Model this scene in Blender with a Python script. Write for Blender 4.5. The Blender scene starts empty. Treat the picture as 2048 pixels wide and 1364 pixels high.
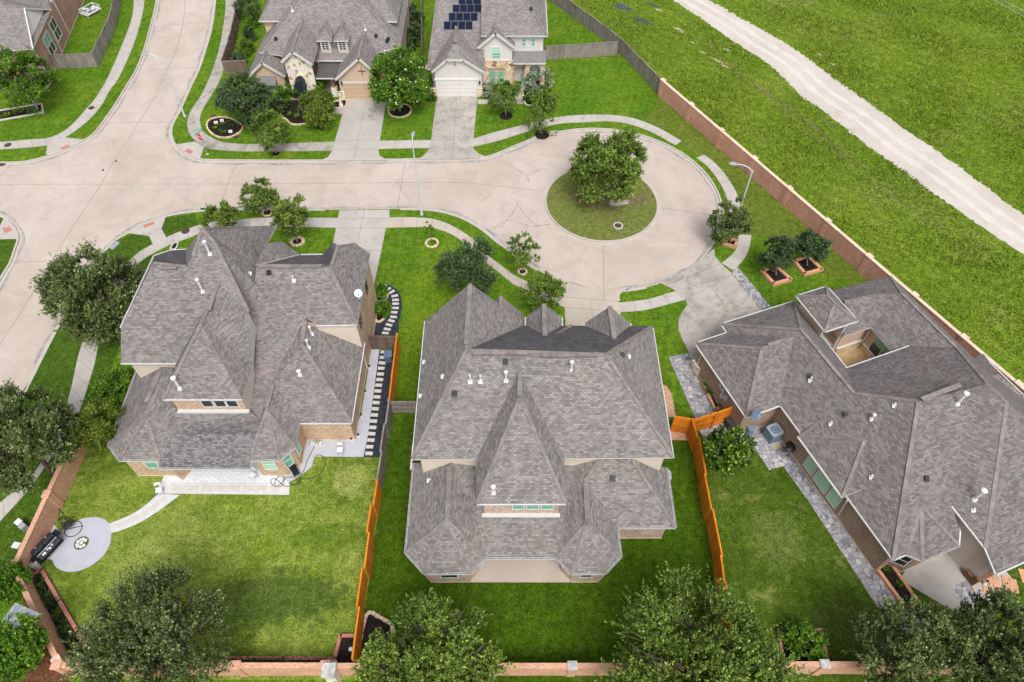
import bpy, bmesh, math, random
import numpy as np
from mathutils import Vector, Matrix
from mathutils.geometry import tessellate_polygon
SC = bpy.context.scene
COL = SC.collection
random.seed(7); RNG = np.random.default_rng(7)
R = math.radians
# ------------------------------------------------------------------ camera, sky, sun, exposure
FPX, PITCH, CAMH, PW, PH = 1434.0, R(52.55), 51.0, 2048, 1364
cd = bpy.data.cameras.new("camera"); cam = bpy.data.objects.new("camera", cd); COL.objects.link(cam)
cam.location = (0, 0, CAMH); cam.rotation_euler = (R(90) - PITCH, 0, 0)
cd.sensor_width = 36.0; cd.lens = FPX / PW * 36.0; cd.clip_start = 0.5; cd.clip_end = 6000
SC.camera = cam
SUN_EL, SUN_AZ = R(57), R(166)            # azimuth clockwise from north (+Y): from the south, slightly east
w = bpy.data.worlds.new("World"); SC.world = w; w.use_nodes = True
wn, wl = w.node_tree.nodes, w.node_tree.links
sky = wn.new("ShaderNodeTexSky"); sky.sky_type = 'NISHITA'; sky.sun_disc = False
sky.sun_elevation = SUN_EL; sky.sun_rotation = SUN_AZ; sky.air_density = 1.0; sky.dust_density = 4.0; sky.ozone_density = 1.0
hs = wn.new("ShaderNodeHueSaturation"); hs.inputs['Saturation'].default_value = 0.35
wl.new(sky.outputs[0], hs.inputs['Color']); wl.new(hs.outputs[0], wn['Background'].inputs[0])
wn['Background'].inputs[1].default_value = 0.145
sd = bpy.data.lights.new("sun", 'SUN'); sd.energy = 1.5; sd.angle = R(24); sd.color = (1, 0.98, 0.95)
sun = bpy.data.objects.new("sun", sd); COL.objects.link(sun)
sdir = Vector((math.sin(SUN_AZ) * math.cos(SUN_EL), math.cos(SUN_AZ) * math.cos(SUN_EL), math.sin(SUN_EL)))
sun.rotation_euler = sdir.to_track_quat('Z', 'Y').to_euler(); sun.location = (0, -40, 80)
SC.view_settings.view_transform = 'Standard'; SC.view_settings.look = 'None'
SC.view_settings.gamma = 1; SC.view_settings.exposure = 0.5
SC.render.engine = 'CYCLES'; SC.cycles.max_bounces = 5; SC.cycles.transparent_max_bounces = 6

# ------------------------------------------------------------------ drafting: photo pixel + known height -> place in metres
_c, _s = math.cos(PITCH), math.sin(PITCH)
def ray(px, py):
    a = (px - PW / 2) / FPX; b = (PH / 2 - py) / FPX
    return Vector((a, _c + b * _s, -_s + b * _c))
O = Vector((0, 0, CAMH))
def G(px, py, z=0.0):                       # on the horizontal plane at height z
    d = ray(px, py); return O + d * ((z - CAMH) / d.z)
def GY(px, py, Y):                          # on the upright plane at distance Y
    d = ray(px, py); return O + d * (Y / d.y)
def GP(px, py, p0, gx, gy):                 # on the sloping plane z = p0.z + gx(x-p0.x) + gy(y-p0.y)
    d = ray(px, py)
    t = (p0.z - gx * p0.x - gy * p0.y - CAMH) / (d.z - gx * d.x - gy * d.y)
    return O + d * t
def proj(p):
    x, y, z = p[0], p[1], p[2] - CAMH
    dep = y * _c - z * _s; up = y * _s + z * _c
    return (PW / 2 + FPX * x / dep, PH / 2 - FPX * up / dep)
def hgt(base, toppy):                       # height of a top pixel row above a ground point
    lo, hi = 0, 40
    for _ in range(40):
        m = (lo + hi) / 2
        if proj((base.x, base.y, m))[1] > toppy: lo = m
        else: hi = m
    return lo
def gl(pts, z=0.0): return [G(x, y, z) for x, y in pts]
def smooth(pts, n=8, closed=False):
    P = [Vector(p) for p in pts]; out = []; N = len(P)
    rng = range(N if closed else N - 1)
    for i in rng:
        p1, p2 = P[i], P[(i + 1) % N]
        p0 = P[i - 1] if (closed or i > 0) else p1 * 2 - p2
        p3 = P[(i + 2) % N] if (closed or i + 2 < N) else p2 * 2 - p1
        for k in range(n):
            t = k / n
            out.append(0.5 * ((2 * p1) + (p2 - p0) * t + (2 * p0 - 5 * p1 + 4 * p2 - p3) * t * t + (3 * p1 - p0 - 3 * p2 + p3) * t ** 3))
    if not closed: out.append(P[-1].copy())
    return out
def resample(pts, n):
    L = [0.0]
    for a, b in zip(pts, pts[1:]): L.append(L[-1] + (b - a).length)
    out = []; j = 0
    for i in range(n):
        s = L[-1] * i / (n - 1)
        while j < len(L) - 2 and L[j + 1] < s: j += 1
        f = (s - L[j]) / max(1e-9, L[j + 1] - L[j]); out.append(pts[j].lerp(pts[j + 1], min(1, f)))
    return out
def plen(pts): return sum((b - a).length for a, b in zip(pts, pts[1:]))
def z0(p, z): return Vector((p[0], p[1], z))

# ------------------------------------------------------------------ mesh gathering
class MB:
    def __init__(s): s.v = []; s.f = []; s.m = []
    def add(s, pts, faces, m=0):
        b = len(s.v); s.v += [tuple(p) for p in pts]
        for f in faces: s.f.append(tuple(b + i for i in f)); s.m.append(m)
    def poly(s, pts, m=0): s.add(pts, [tuple(range(len(pts)))], m)
    def flat(s, pts, m=0):                     # concave polygon, facing up
        P = [Vector((p[0], p[1], 0)) for p in pts]
        tris = tessellate_polygon([P]); fs = []
        for t in tris:
            a, b, c = (P[i] for i in t)
            fs.append(tuple(t) if (b - a).cross(c - a).z > 0 else (t[0], t[2], t[1]))
        s.add(pts, fs, m)
    def prism(s, pts, zb, zt, m=0, ms=None, bottom=False):
        n = len(pts); s.flat([(p[0], p[1], zt) for p in pts], m)
        ar = sum(pts[i][0] * pts[(i + 1) % n][1] - pts[(i + 1) % n][0] * pts[i][1] for i in range(n))
        V = [(p[0], p[1], zb) for p in pts] + [(p[0], p[1], zt) for p in pts]
        F = []
        for i in range(n):
            j = (i + 1) % n; F.append((i, j, n + j, n + i) if ar > 0 else (j, i, n + i, n + j))
        s.add(V, F, m if ms is None else ms)
    def box(s, c, size, rot=0.0, m=0, tilt=None):
        x, y, z = size[0] / 2, size[1] / 2, size[2] / 2
        M = Matrix.Rotation(rot, 3, 'Z')
        if tilt is not None: M = M @ tilt
        P = [Vector(c) + M @ Vector(q) for q in ((-x, -y, -z), (x, -y, -z), (x, y, -z), (-x, y, -z), (-x, -y, z), (x, -y, z), (x, y, z), (-x, y, z))]
        s.add(P, [(3, 2, 1, 0), (4, 5, 6, 7), (0, 1, 5, 4), (1, 2, 6, 5), (2, 3, 7, 6), (3, 0, 4, 7)], m)
    def bar(s, a, b, wd, ht, m=0):             # box beam from a to b (on their top line), hanging down by ht
        a, b = Vector(a), Vector(b); d = (b - a).normalized(); sd = d.cross(Vector((0, 0, 1)))
        if sd.length < 1e-4: sd = Vector((1, 0, 0))
        sd = sd.normalized() * wd / 2; dn = sd.cross(d).normalized() * ht
        if dn.z > 0: dn = -dn
        P = [a - sd, a + sd, b + sd, b - sd]; P += [p + dn for p in P]
        s.add(P, [(0, 1, 2, 3), (7, 6, 5, 4), (0, 4, 5, 1), (1, 5, 6, 2), (2, 6, 7, 3), (3, 7, 4, 0)], m)
    def tube(s, path, r, n=8, m=0, cap=True):
        path = [Vector(p) for p in path]; rs = r if isinstance(r, (list, tuple)) else [r] * len(path)
        V = []; F = []; ref = None
        for i, p in enumerate(path):
            t = (path[min(i + 1, len(path) - 1)] - path[max(i - 1, 0)]).normalized()
            if ref is None: ref = t.orthogonal().normalized()
            ref = (ref - t * ref.dot(t)).normalized(); q = t.cross(ref)
            for k in range(n):
                a = 2 * math.pi * k / n; V.append(p + (ref * math.cos(a) + q * math.sin(a)) * rs[i])
        for i in range(len(path) - 1):
            for k in range(n):
                k2 = (k + 1) % n; F.append((i * n + k, i * n + k2, (i + 1) * n + k2, (i + 1) * n + k))
        if cap: F.append(tuple(range(n - 1, -1, -1))); F.append(tuple((len(path) - 1) * n + k for k in range(n)))
        s.add(V, F, m)
    def lathe(s, c, prof, n=16, m=0, sx=1, sy=1):   # prof: [(r, z)]
        V = []; F = []
        for r, z in prof:
            for k in range(n):
                a = 2 * math.pi * k / n; V.append((c[0] + r * math.cos(a) * sx, c[1] + r * math.sin(a) * sy, c[2] + z))
        for i in range(len(prof) - 1):
            for k in range(n):
                k2 = (k + 1) % n; F.append((i * n + k, i * n + k2, (i + 1) * n + k2, (i + 1) * n + k))
        F.append(tuple(range(n - 1, -1, -1))); F.append(tuple((len(prof) - 1) * n + k for k in range(n)))
        s.add(V, F, m)
    def build(s, name, mats, parent=None, sm=False, label=None):
        if not isinstance(mats, (list, tuple)): mats = [mats]
        me = bpy.data.meshes.new(name); me.from_pydata(s.v, [], s.f)
        for mt in mats: me.materials.append(mt)
        if len(mats) > 1: me.polygons.foreach_set('material_index', s.m)
        if sm: me.polygons.foreach_set('use_smooth', [True] * len(s.f))
        uvl = me.uv_layers.new(name='uv'); Z = Vector((0, 0, 1)); buf = []
        for p in me.polygons:
            n = p.normal
            if abs(n.z) > 0.985: u, v = Vector((1, 0, 0)), Vector((0, 1, 0))
            else:
                u = Z.cross(n).normalized(); v = n.cross(u)
            for vi in p.vertices:
                co = me.vertices[vi].co; buf += [co.dot(u), co.dot(v)]
        uvl.data.foreach_set('uv', buf)
        me.validate(); me.update()
        ob = bpy.data.objects.new(name, me); COL.objects.link(ob)
        if parent is not None: attach(ob, parent)
        if label: ob['label'] = label
        return ob
def attach(ob, parent):
    ob.parent = parent; ob.matrix_parent_inverse = parent.matrix_basis.inverted()
def tag(ob, label, cat, group=None, kind=None):
    ob['label'] = label; ob['category'] = cat
    if group: ob['group'] = group
    if kind: ob['kind'] = kind
    return ob
def thing(name, loc, label, cat, group=None):
    o = bpy.data.objects.new(name, None); COL.objects.link(o); o.location = loc; o.empty_display_size = 0.3
    bpy.context.view_layer.update
    return tag(o, label, cat, group)
def struct(ob): ob['kind'] = 'structure'; return ob
def copy_tree(o, parent=None):
    c = o.copy(); COL.objects.link(c)
    if parent is not None: c.parent = parent
    for ch in list(o.children): copy_tree(ch, c)
    return c

# ------------------------------------------------------------------ materials
class NT:
    def __init__(s, name):
        s.mat = bpy.data.materials.new(name); s.mat.use_nodes = True
        s.n = s.mat.node_tree.nodes; s.l = s.mat.node_tree.links; s.b = s.n['Principled BSDF']
    def node(s, t, **k):
        nd = s.n.new('ShaderNode' + t)
        for a, v in k.items(): setattr(nd, a, v)
        return nd
    def link(s, a, b): s.l.new(a, b)
    def pos(s, kind='pos', scale=None, rot=0):
        if kind == 'uv': o = s.node('TexCoord').outputs['UV']
        else: o = s.node('NewGeometry').outputs['Position']
        if scale is not None or rot:
            m = s.node('Mapping'); s.link(o, m.inputs[0])
            if scale is not None: m.inputs['Scale'].default_value = scale
            m.inputs['Rotation'].default_value = (0, 0, rot); o = m.outputs[0]
        return o
    def noise(s, vec, sc, det=3, rough=0.55, dist=0):
        n = s.node('TexNoise'); s.link(vec, n.inputs['Vector']); n.inputs['Scale'].default_value = sc
        n.inputs['Detail'].default_value = det; n.inputs['Roughness'].default_value = rough; n.inputs['Distortion'].default_value = dist
        return n.outputs['Fac']
    def ramp(s, fac, stops):
        r = s.node('ValToRGB'); s.link(fac, r.inputs[0]); e = r.color_ramp.elements
        while len(e) < len(stops): e.new(0.5)
        for el, (p, c) in zip(e, stops): el.position = p; el.color = (*c, 1) if len(c) == 3 else c
        return r.outputs[0]
    def rmap(s, fac, a, b, c, d):
        m = s.node('MapRange'); s.link(fac, m.inputs[0])
        for i, v in enumerate((a, b, c, d)): m.inputs[i + 1].default_value = v
        return m.outputs[0]
    def mix(s, fac, a, b, bt='MIX'):
        m = s.node('Mix', data_type='RGBA', blend_type=bt)
        for sock, v in ((m.inputs[0], fac), (m.inputs[6], a), (m.inputs[7], b)):
            if hasattr(v, 'links'): s.link(v, sock)
            elif isinstance(v, (int, float)): sock.default_value = v
            else: sock.default_value = (*v, 1)
        return m.outputs[2]
    def grey(s, fac, lo, hi, a=0.3, b=0.7):     # fac -> grey multiplier
        m = s.rmap(fac, a, b, lo, hi); c = s.node('CombineXYZ')
        for i in range(3): s.link(m, c.inputs[i])
        return c.outputs[0]
    def math(s, op, a, b=None):
        m = s.node('Math', operation=op)
        for i, v in enumerate((a, b)):
            if v is None: continue
            if hasattr(v, 'links'): s.link(v, m.inputs[i])
            else: m.inputs[i].default_value = v
        return m.outputs[0]
    def bump(s, h, st=0.4, d=0.02):
        b = s.node('Bump'); s.link(h, b.inputs['Height']); b.inputs['Strength'].default_value = st; b.inputs['Distance'].default_value = d
        s.link(b.outputs[0], s.b.inputs['Normal'])
    def done(s, col, rough=0.85, spec=0.25, metal=0):
        if hasattr(col, 'links'): s.link(col, s.b.inputs['Base Color'])
        else: s.b.inputs['Base Color'].default_value = (*col, 1)
        s.b.inputs['Roughness'].default_value = rough; s.b.inputs['Specular IOR Level'].default_value = spec
        s.b.inputs['Metallic'].default_value = metal
        return s.mat

def m_plain(name, col, rough=0.7, var=0.18, sc=2.5, spec=0.25, metal=0, fine=25, bump=0.0):
    t = NT(name); p = t.pos()
    c = t.mix(1, col, t.grey(t.noise(p, sc, 4), 1 - var, 1 + var), 'MULTIPLY')
    c = t.mix(1, c, t.grey(t.noise(p, fine, 2), 1 - var * 0.6, 1 + var * 0.6), 'MULTIPLY')
    if bump: t.bump(t.noise(p, fine * 2, 3), bump)
    return t.done(c, rough, spec, metal)
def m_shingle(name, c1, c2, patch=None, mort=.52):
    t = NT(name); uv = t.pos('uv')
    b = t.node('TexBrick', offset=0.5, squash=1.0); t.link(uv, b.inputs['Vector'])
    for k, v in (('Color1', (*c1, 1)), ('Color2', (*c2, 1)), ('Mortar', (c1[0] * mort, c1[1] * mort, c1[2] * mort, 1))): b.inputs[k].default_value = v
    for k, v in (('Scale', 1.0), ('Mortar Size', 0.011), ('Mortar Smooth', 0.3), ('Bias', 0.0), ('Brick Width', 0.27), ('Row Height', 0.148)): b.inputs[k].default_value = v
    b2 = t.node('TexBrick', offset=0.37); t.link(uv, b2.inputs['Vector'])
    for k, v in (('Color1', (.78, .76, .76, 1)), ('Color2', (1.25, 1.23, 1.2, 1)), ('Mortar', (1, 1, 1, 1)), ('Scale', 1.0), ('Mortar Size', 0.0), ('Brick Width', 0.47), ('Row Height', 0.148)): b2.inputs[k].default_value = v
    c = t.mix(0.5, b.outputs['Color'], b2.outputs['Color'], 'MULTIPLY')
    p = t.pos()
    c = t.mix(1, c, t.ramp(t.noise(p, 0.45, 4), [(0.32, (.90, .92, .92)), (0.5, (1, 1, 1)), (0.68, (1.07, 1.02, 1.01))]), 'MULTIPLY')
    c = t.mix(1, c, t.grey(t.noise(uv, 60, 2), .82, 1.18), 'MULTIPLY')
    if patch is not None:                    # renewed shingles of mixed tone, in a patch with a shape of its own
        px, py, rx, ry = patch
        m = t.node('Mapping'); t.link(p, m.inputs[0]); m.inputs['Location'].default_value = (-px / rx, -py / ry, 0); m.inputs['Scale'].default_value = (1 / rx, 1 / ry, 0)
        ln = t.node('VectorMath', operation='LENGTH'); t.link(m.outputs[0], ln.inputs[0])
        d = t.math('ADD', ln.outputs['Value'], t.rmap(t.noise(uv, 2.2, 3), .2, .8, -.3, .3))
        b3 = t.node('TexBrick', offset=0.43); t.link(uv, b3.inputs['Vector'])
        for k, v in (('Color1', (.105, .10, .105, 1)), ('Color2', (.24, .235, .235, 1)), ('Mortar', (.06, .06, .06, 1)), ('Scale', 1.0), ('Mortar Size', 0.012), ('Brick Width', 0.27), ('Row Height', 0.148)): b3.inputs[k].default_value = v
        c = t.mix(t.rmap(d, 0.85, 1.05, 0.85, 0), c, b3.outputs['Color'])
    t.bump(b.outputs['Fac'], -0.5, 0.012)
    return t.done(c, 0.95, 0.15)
def m_brick(name, c1, c2, mortar, bw=0.22, rh=0.078, ms=0.012, var=.25, blotch=None):
    t = NT(name); uv = t.pos('uv')
    b = t.node('TexBrick', offset=0.5); t.link(uv, b.inputs['Vector'])
    for k, v in (('Color1', (*c1, 1)), ('Color2', (*c2, 1)), ('Mortar', (*mortar, 1)), ('Scale', 1.0), ('Mortar Size', ms), ('Mortar Smooth', 0.2), ('Bias', 0.0), ('Brick Width', bw), ('Row Height', rh)): b.inputs[k].default_value = v
    c = b.outputs['Color']; p = t.pos()
    c = t.mix(1, c, t.grey(t.noise(p, 0.7, 4), 1 - var * .6, 1 + var * .6), 'MULTIPLY')
    c = t.mix(1, c, t.grey(t.noise(t.pos('uv', (4, 13, 1)), 1.0, 1), 1 - var, 1 + var), 'MULTIPLY')
    if blotch is not None:
        c = t.mix(t.rmap(t.noise(t.pos('uv', (3.5, 12, 1)), 1.0, 1), .60, .66, 0, .75), c, blotch)
    t.bump(b.outputs['Fac'], -0.4, 0.01)
    return t.done(c, 0.9, 0.2)
def m_stone(name, cols, mortar, sc=3.2):
    t = NT(name); uv = t.pos('uv')
    v = t.node('TexVoronoi', feature='F1'); t.link(uv, v.inputs['Vector']); v.inputs['Scale'].default_value = sc
    e = t.node('TexVoronoi', feature='DISTANCE_TO_EDGE'); t.link(uv, e.inputs['Vector']); e.inputs['Scale'].default_value = sc
    sp = t.node('SeparateColor'); t.link(v.outputs['Color'], sp.inputs[0])
    n = len(cols); r = t.node('ValToRGB'); t.link(sp.outputs[0], r.inputs[0]); r.color_ramp.interpolation = 'CONSTANT'
    while len(r.color_ramp.elements) < n: r.color_ramp.elements.new(.5)
    for i, (el, c) in enumerate(zip(r.color_ramp.elements, cols)): el.position = i / n; el.color = (*c, 1)
    c = t.mix(1, r.outputs[0], t.grey(t.noise(uv, 9, 4), .75, 1.25), 'MULTIPLY')
    c = t.mix(t.rmap(e.outputs['Distance'], 0.02, 0.05, 1, 0), c, mortar)
    t.bump(e.outputs['Distance'], .5, .03)
    return t.done(c, .9, .2)
def m_grass(name, c1, c2, c3, patch=0.25, amount=(.35, .65), fine=7, dry=None, bumps=.9, stripes=None, blend=None, spots=()):
    t = NT(name); p = t.pos()
    c = t.mix(t.rmap(t.noise(p, patch, 5, .62, .4), amount[0], amount[1], 0, 1), c1, c2)
    c = t.mix(t.rmap(t.noise(p, patch * 4.3, 4, .65), .40, .72, 0, .8), c, c3)
    if dry is not None:
        c = t.mix(t.rmap(t.noise(p, dry[1], 5, .68, .6), dry[2], dry[3], 0, dry[4] if len(dry) > 4 else .85), c, dry[0])
    if stripes is not None:
        wv = t.node('TexWave', wave_type='BANDS', bands_direction='X'); t.link(t.pos('pos', None, stripes[1]), wv.inputs['Vector'])
        wv.inputs['Scale'].default_value = stripes[0]; wv.inputs['Distortion'].default_value = 1.5; wv.inputs['Detail Scale'].default_value = .4
        c = t.mix(1, c, t.grey(wv.outputs['Fac'], .95, 1.05, 0, 1), 'MULTIPLY')
    if blend is not None:                    # painted shade: dark lawn colour fades to a brighter one along a direction
        dx, dy, a_, b_, k1, k2 = blend; dt = t.node('VectorMath', operation='DOT_PRODUCT'); t.link(p, dt.inputs[0]); dt.inputs[1].default_value = (dx, dy, 0)
        o_ = t.mix(t.rmap(t.noise(p, .2, 5, .62, .4), .35, .65, 0, 1), k1, k2)
        c = t.mix(t.rmap(t.math('ADD', dt.outputs['Value'], t.rmap(t.noise(p, .25, 4), .2, .8, -4, 4)), a_, b_, 0, 1), c, o_)
    for x, y, rx, ry, sc_, k in spots:      # worn, paler or darker areas with a shape of their own
        m = t.node('Mapping'); t.link(p, m.inputs[0]); m.inputs['Location'].default_value = (-x / rx, -y / ry, 0); m.inputs['Scale'].default_value = (1 / rx, 1 / ry, 0)
        ln = t.node('VectorMath', operation='LENGTH'); t.link(m.outputs[0], ln.inputs[0])
        d = t.math('ADD', ln.outputs['Value'], t.rmap(t.noise(p, 1.1, 5, .7), .25, .75, -.55, .55)); c = t.mix(t.rmap(d, .75, 1.1, k, 0), c, sc_)
    nf = t.noise(p, fine, 4, .75); nm = t.noise(p, fine * .3, 4, .7, .3)
    c = t.mix(1, c, t.grey(nf, .40, 1.66, .32, .68), 'MULTIPLY')
    c = t.mix(1, c, t.grey(nm, .66, 1.34, .32, .68), 'MULTIPLY')
    t.bump(t.math('ADD', nf, nm), bumps, .06)
    return t.done(c, .95, .03)
def m_conc(name, col, col2, stain=(.45, .42, .38), sc=.25, amt=.5, fine=14, lo=.55, hi=.75):
    t = NT(name); p = t.pos()
    c = t.mix(t.rmap(t.noise(p, sc, 5, .6, .5), .35, .65, 0, 1), col, col2)
    c = t.mix(t.rmap(t.noise(p, sc * 3.1, 6, .7, .8), lo, hi, 0, amt), c, tuple(a * b for a, b in zip(col, stain)))
    c = t.mix(1, c, t.grey(t.noise(p, fine, 4, .7), .90, 1.10), 'MULTIPLY')
    t.bump(t.noise(p, 60, 3), .12, .004)
    return t.done(c, .88, .25)
def m_planks(name, c1, c2, pw=0.14, dirt=.35, sc=1.0):
    t = NT(name); uv = t.pos('uv')
    b = t.node('TexBrick', offset=0.0); t.link(uv, b.inputs['Vector'])
    for k, v in (('Color1', (*c1, 1)), ('Color2', (*c2, 1)), ('Mortar', tuple(x * .3 for x in c1) + (1,)), ('Scale', 1.0), ('Mortar Size', 0.008), ('Brick Width', pw), ('Row Height', 30.0)): b.inputs[k].default_value = v
    c = t.mix(1, b.outputs['Color'], t.grey(t.noise(t.pos('uv', (14, 1.2, 1)), 1.2, 4, .7), 1 - dirt, 1 + dirt), 'MULTIPLY')
    c = t.mix(1, c, t.grey(t.noise(t.pos(), .8, 3), 1 - dirt * .5, 1 + dirt * .5), 'MULTIPLY')
    t.bump(b.outputs['Fac'], -.4, .01)
    return t.done(c, .85, .2)
def m_leaf(name, dark, light, tip, rough=.55):
    t = NT(name); at = t.node('Attribute', attribute_name='tone'); at.attribute_type = 'GEOMETRY'
    c = t.ramp(at.outputs['Fac'], [(0, dark), (.62, light), (1, tip)])
    c = t.mix(1, c, t.grey(t.noise(t.pos(), 1.1, 4), .70, 1.32), 'MULTIPLY')
    t.link(c, t.b.inputs['Base Color']); t.b.inputs['Roughness'].default_value = rough; t.b.inputs['Specular IOR Level'].default_value = .3
    tr = t.node('BsdfTranslucent'); t.link(c, tr.inputs[0]); mx = t.node('MixShader'); mx.inputs[0].default_value = .16
    out = t.n['Material Output']; t.link(t.b.outputs[0], mx.inputs[1]); t.link(tr.outputs[0], mx.inputs[2]); t.link(mx.outputs[0], out.inputs[0])
    return t.mat
def m_pavers(name, cols, mortar, sc, hexa=False):
    t = NT(name); uv = t.pos('uv')
    v = t.node('TexVoronoi', feature='F1'); v.inputs['Randomness'].default_value = .62 if hexa else 1; t.link(uv, v.inputs['Vector']); v.inputs['Scale'].default_value = sc
    e = t.node('TexVoronoi', feature='DISTANCE_TO_EDGE'); e.inputs['Randomness'].default_value = .62 if hexa else 1; t.link(uv, e.inputs['Vector']); e.inputs['Scale'].default_value = sc
    sp = t.node('SeparateColor'); t.link(v.outputs['Color'], sp.inputs[0])
    c = t.ramp(sp.outputs[0], [(i / (len(cols) - 1), q) for i, q in enumerate(cols)])
    c = t.mix(t.rmap(e.outputs['Distance'], 0.02, 0.07, .9, 0), c, mortar)
    c = t.mix(1, c, t.grey(t.noise(t.pos(), .9, 4), .82, 1.15), 'MULTIPLY')
    return t.done(c, .85, .25)

M = {}
M['shingle'] = m_shingle('shingle_roof', (.158, .146, .139), (.272, .254, .244))
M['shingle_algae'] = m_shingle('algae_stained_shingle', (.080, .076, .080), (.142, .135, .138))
M['shingle_r'] = m_shingle('shingle_roof_right', (.132, .117, .113), (.226, .205, .197))
M['shingle_far'] = m_shingle('shingle_roof_far', (.165, .152, .146), (.255, .238, .230), None, .85)
M['shingle_l'] = m_shingle('shingle_roof_left', (.150, .138, .133), (.256, .238, .230))
M['cap'] = m_plain('ridge_cap_shingle', (.205, .178, .165), .95, .25, 1.2, .1, fine=5)
M['trim'] = m_plain('white_trim', (.56, .54, .51), .55, .06)
M['white'] = m_plain('white_paint', (.66, .65, .64), .5, .05)
M['gutterw'] = m_plain('white_gutter', (.54, .54, .535), .45, .06)
M['gutterd'] = m_plain('gutter_trough', (.12, .12, .13), .5, .2)
M['stucco'] = m_plain('cream_stucco', (.60, .52, .44), .9, .07, .8, .1, fine=60, bump=.1)
M['stucco_tan'] = m_plain('tan_stucco', (.56, .42, .305), .9, .07, .8, .1, fine=60, bump=.1)
M['stucco_white'] = m_plain('white_stucco', (.60, .575, .55), .9, .05, .8, .1, fine=60, bump=.1)
M['brick_tan'] = m_brick('tan_brick', (.46, .31, .20), (.56, .40, .27), (.50, .41, .31), blotch=(.22, .15, .10), ms=.008)
M['brick_mid'] = m_brick('mixed_pink_brick', (.40, .25, .19), (.55, .42, .32), (.52, .45, .38), var=.35, blotch=(.25, .13, .09))
M['brick_brown'] = m_brick('brown_brick', (.25, .155, .105), (.33, .22, .15), (.36, .29, .23))
M['brick_red'] = m_brick('red_brick', (.33, .15, .10), (.42, .22, .16), (.40, .31, .26))
M['brick_wall'] = m_brick('wall_brick', (.50, .21, .145), (.60, .29, .21), (.55, .36, .29), var=.2)
M['brick_cap'] = m_brick('wall_brick_pale', (.54, .255, .16), (.62, .34, .225), (.54, .36, .26), var=.2)
M['cast'] = m_plain('cast_stone', (.60, .48, .36), .9, .15, 1.5)
M['cast_grey'] = m_plain('weathered_cast_stone', (.42, .41, .40), .9, .35, 2.5, fine=9)
M['stone'] = m_stone('rubble_stone', [(.55, .42, .28), (.66, .56, .42), (.50, .34, .20), (.70, .62, .50), (.30, .14, .08), (.62, .50, .35)], (.58, .48, .36), 2.0)
M['stone_white'] = m_stone('pale_ashlar_stone', [(.72, .68, .58), (.66, .62, .54), (.74, .70, .62), (.45, .30, .16), (.70, .66, .56), (.60, .57, .50)], (.68, .64, .56), 2.6)
M['stone_tan'] = m_stone('tan_ledge_stone', [(.58, .42, .24), (.66, .52, .34), (.50, .33, .17), (.68, .56, .40)], (.55, .45, .33), 1.5)
M['glass'] = m_plain('window_glass', (.025, .035, .04), .08, .1, spec=.6)
M['blind'] = m_plain('green_tinted_blind', (.16, .42, .30), .3, .1, spec=.5)
M['blind_pale'] = m_plain('pale_green_blind', (.34, .58, .42), .3, .08, spec=.5)
M['metal_roof'] = m_plain('standing_seam_metal', (.135, .125, .125), .45, .12, spec=.4, metal=.3)
M['black'] = m_plain('black_metal', (.018, .018, .02), .45, .2)
M['dark'] = m_plain('dark_grey_plastic', (.045, .05, .06), .5, .2)
M['navy'] = m_plain('blue_grey_plastic', (.10, .15, .24), .5, .15)
M['steel'] = m_plain('galvanised_steel', (.42, .46, .50), .35, .1, spec=.5, metal=.4)
M['pole'] = m_plain('grey_painted_pole', (.50, .56, .60), .4, .08, spec=.5)
M['pvc'] = m_plain('white_vent_pipe', (.60, .60, .60), .5, .06)
M['solar'] = m_plain('solar_cells', (.003, .007, .026), .6, .2, spec=.12)
M['solar_edge'] = m_plain('panel_frame', (.10, .12, .17), .4, .1)
M['wood_orange'] = m_planks('stained_cedar', (.56, .165, .010), (.72, .25, .020), .14, .26)
M['wood_grey'] = m_planks('weathered_cedar', (.20, .175, .155), (.30, .265, .235), .14, .35)
M['wood_dark'] = m_planks('dark_weathered_cedar', (.12, .085, .065), (.19, .145, .115), .14, .35)
M['bark'] = m_plain('bark', (.16, .125, .10), .95, .35, 6, .1, bump=.4)
M['bark_pale'] = m_plain('pale_bark', (.30, .265, .23), .95, .25, 6, .1)
M['mulch'] = m_plain('dark_mulch', (.022, .017, .014), .95, .6, 4, .1, fine=14, bump=.8)
M['mulch_red'] = m_plain('pine_straw_mulch', (.13, .058, .03), .95, .5, 5, .1, fine=18, bump=.8)
M['gravel'] = m_plain('dark_gravel', (.028, .034, .042), .9, .5, 3, .2, fine=22, bump=.6)
M['edging'] = m_plain('stone_edging', (.60, .47, .32), .9, .3, 3, fine=8)
M['paver_red'] = m_brick('red_edging_brick', (.42, .13, .10), (.50, .20, .16), (.40, .22, .18), bw=.2, rh=.1)
M['planter'] = m_brick('orange_planter_brick', (.56, .26, .14), (.64, .33, .20), (.58, .34, .22), bw=.2, rh=.1, ms=.006, var=.12)
M['slab'] = m_plain('pale_paving_slab', (.52, .49, .455), .85, .10, 3)
M['white_edge'] = m_plain('white_edge_concrete', (.54, .54, .545), .7, .10, 2)
M['patio_white'] = m_plain('white_painted_concrete', (.42, .43, .475), .75, .07, 1.2)
M['hex'] = m_pavers('grey_flagstone_pavers', [(.22, .215, .24), (.33, .315, .33), (.46, .435, .42), (.29, .285, .32)], (.13, .125, .14), 2.6, True)
M['brickpave'] = m_brick('clay_pavers', (.44, .24, .15), (.55, .35, .24), (.32, .2, .14), bw=.22, rh=.11, var=.3)
M['flag'] = m_plain('terracotta_flag', (.55, .30, .18), .9, .15, 2)
M['wicker'] = m_brick('brown_wicker', (.24, .14, .075), (.32, .19, .11), (.09, .05, .03), bw=.14, rh=.09, ms=.02)
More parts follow.
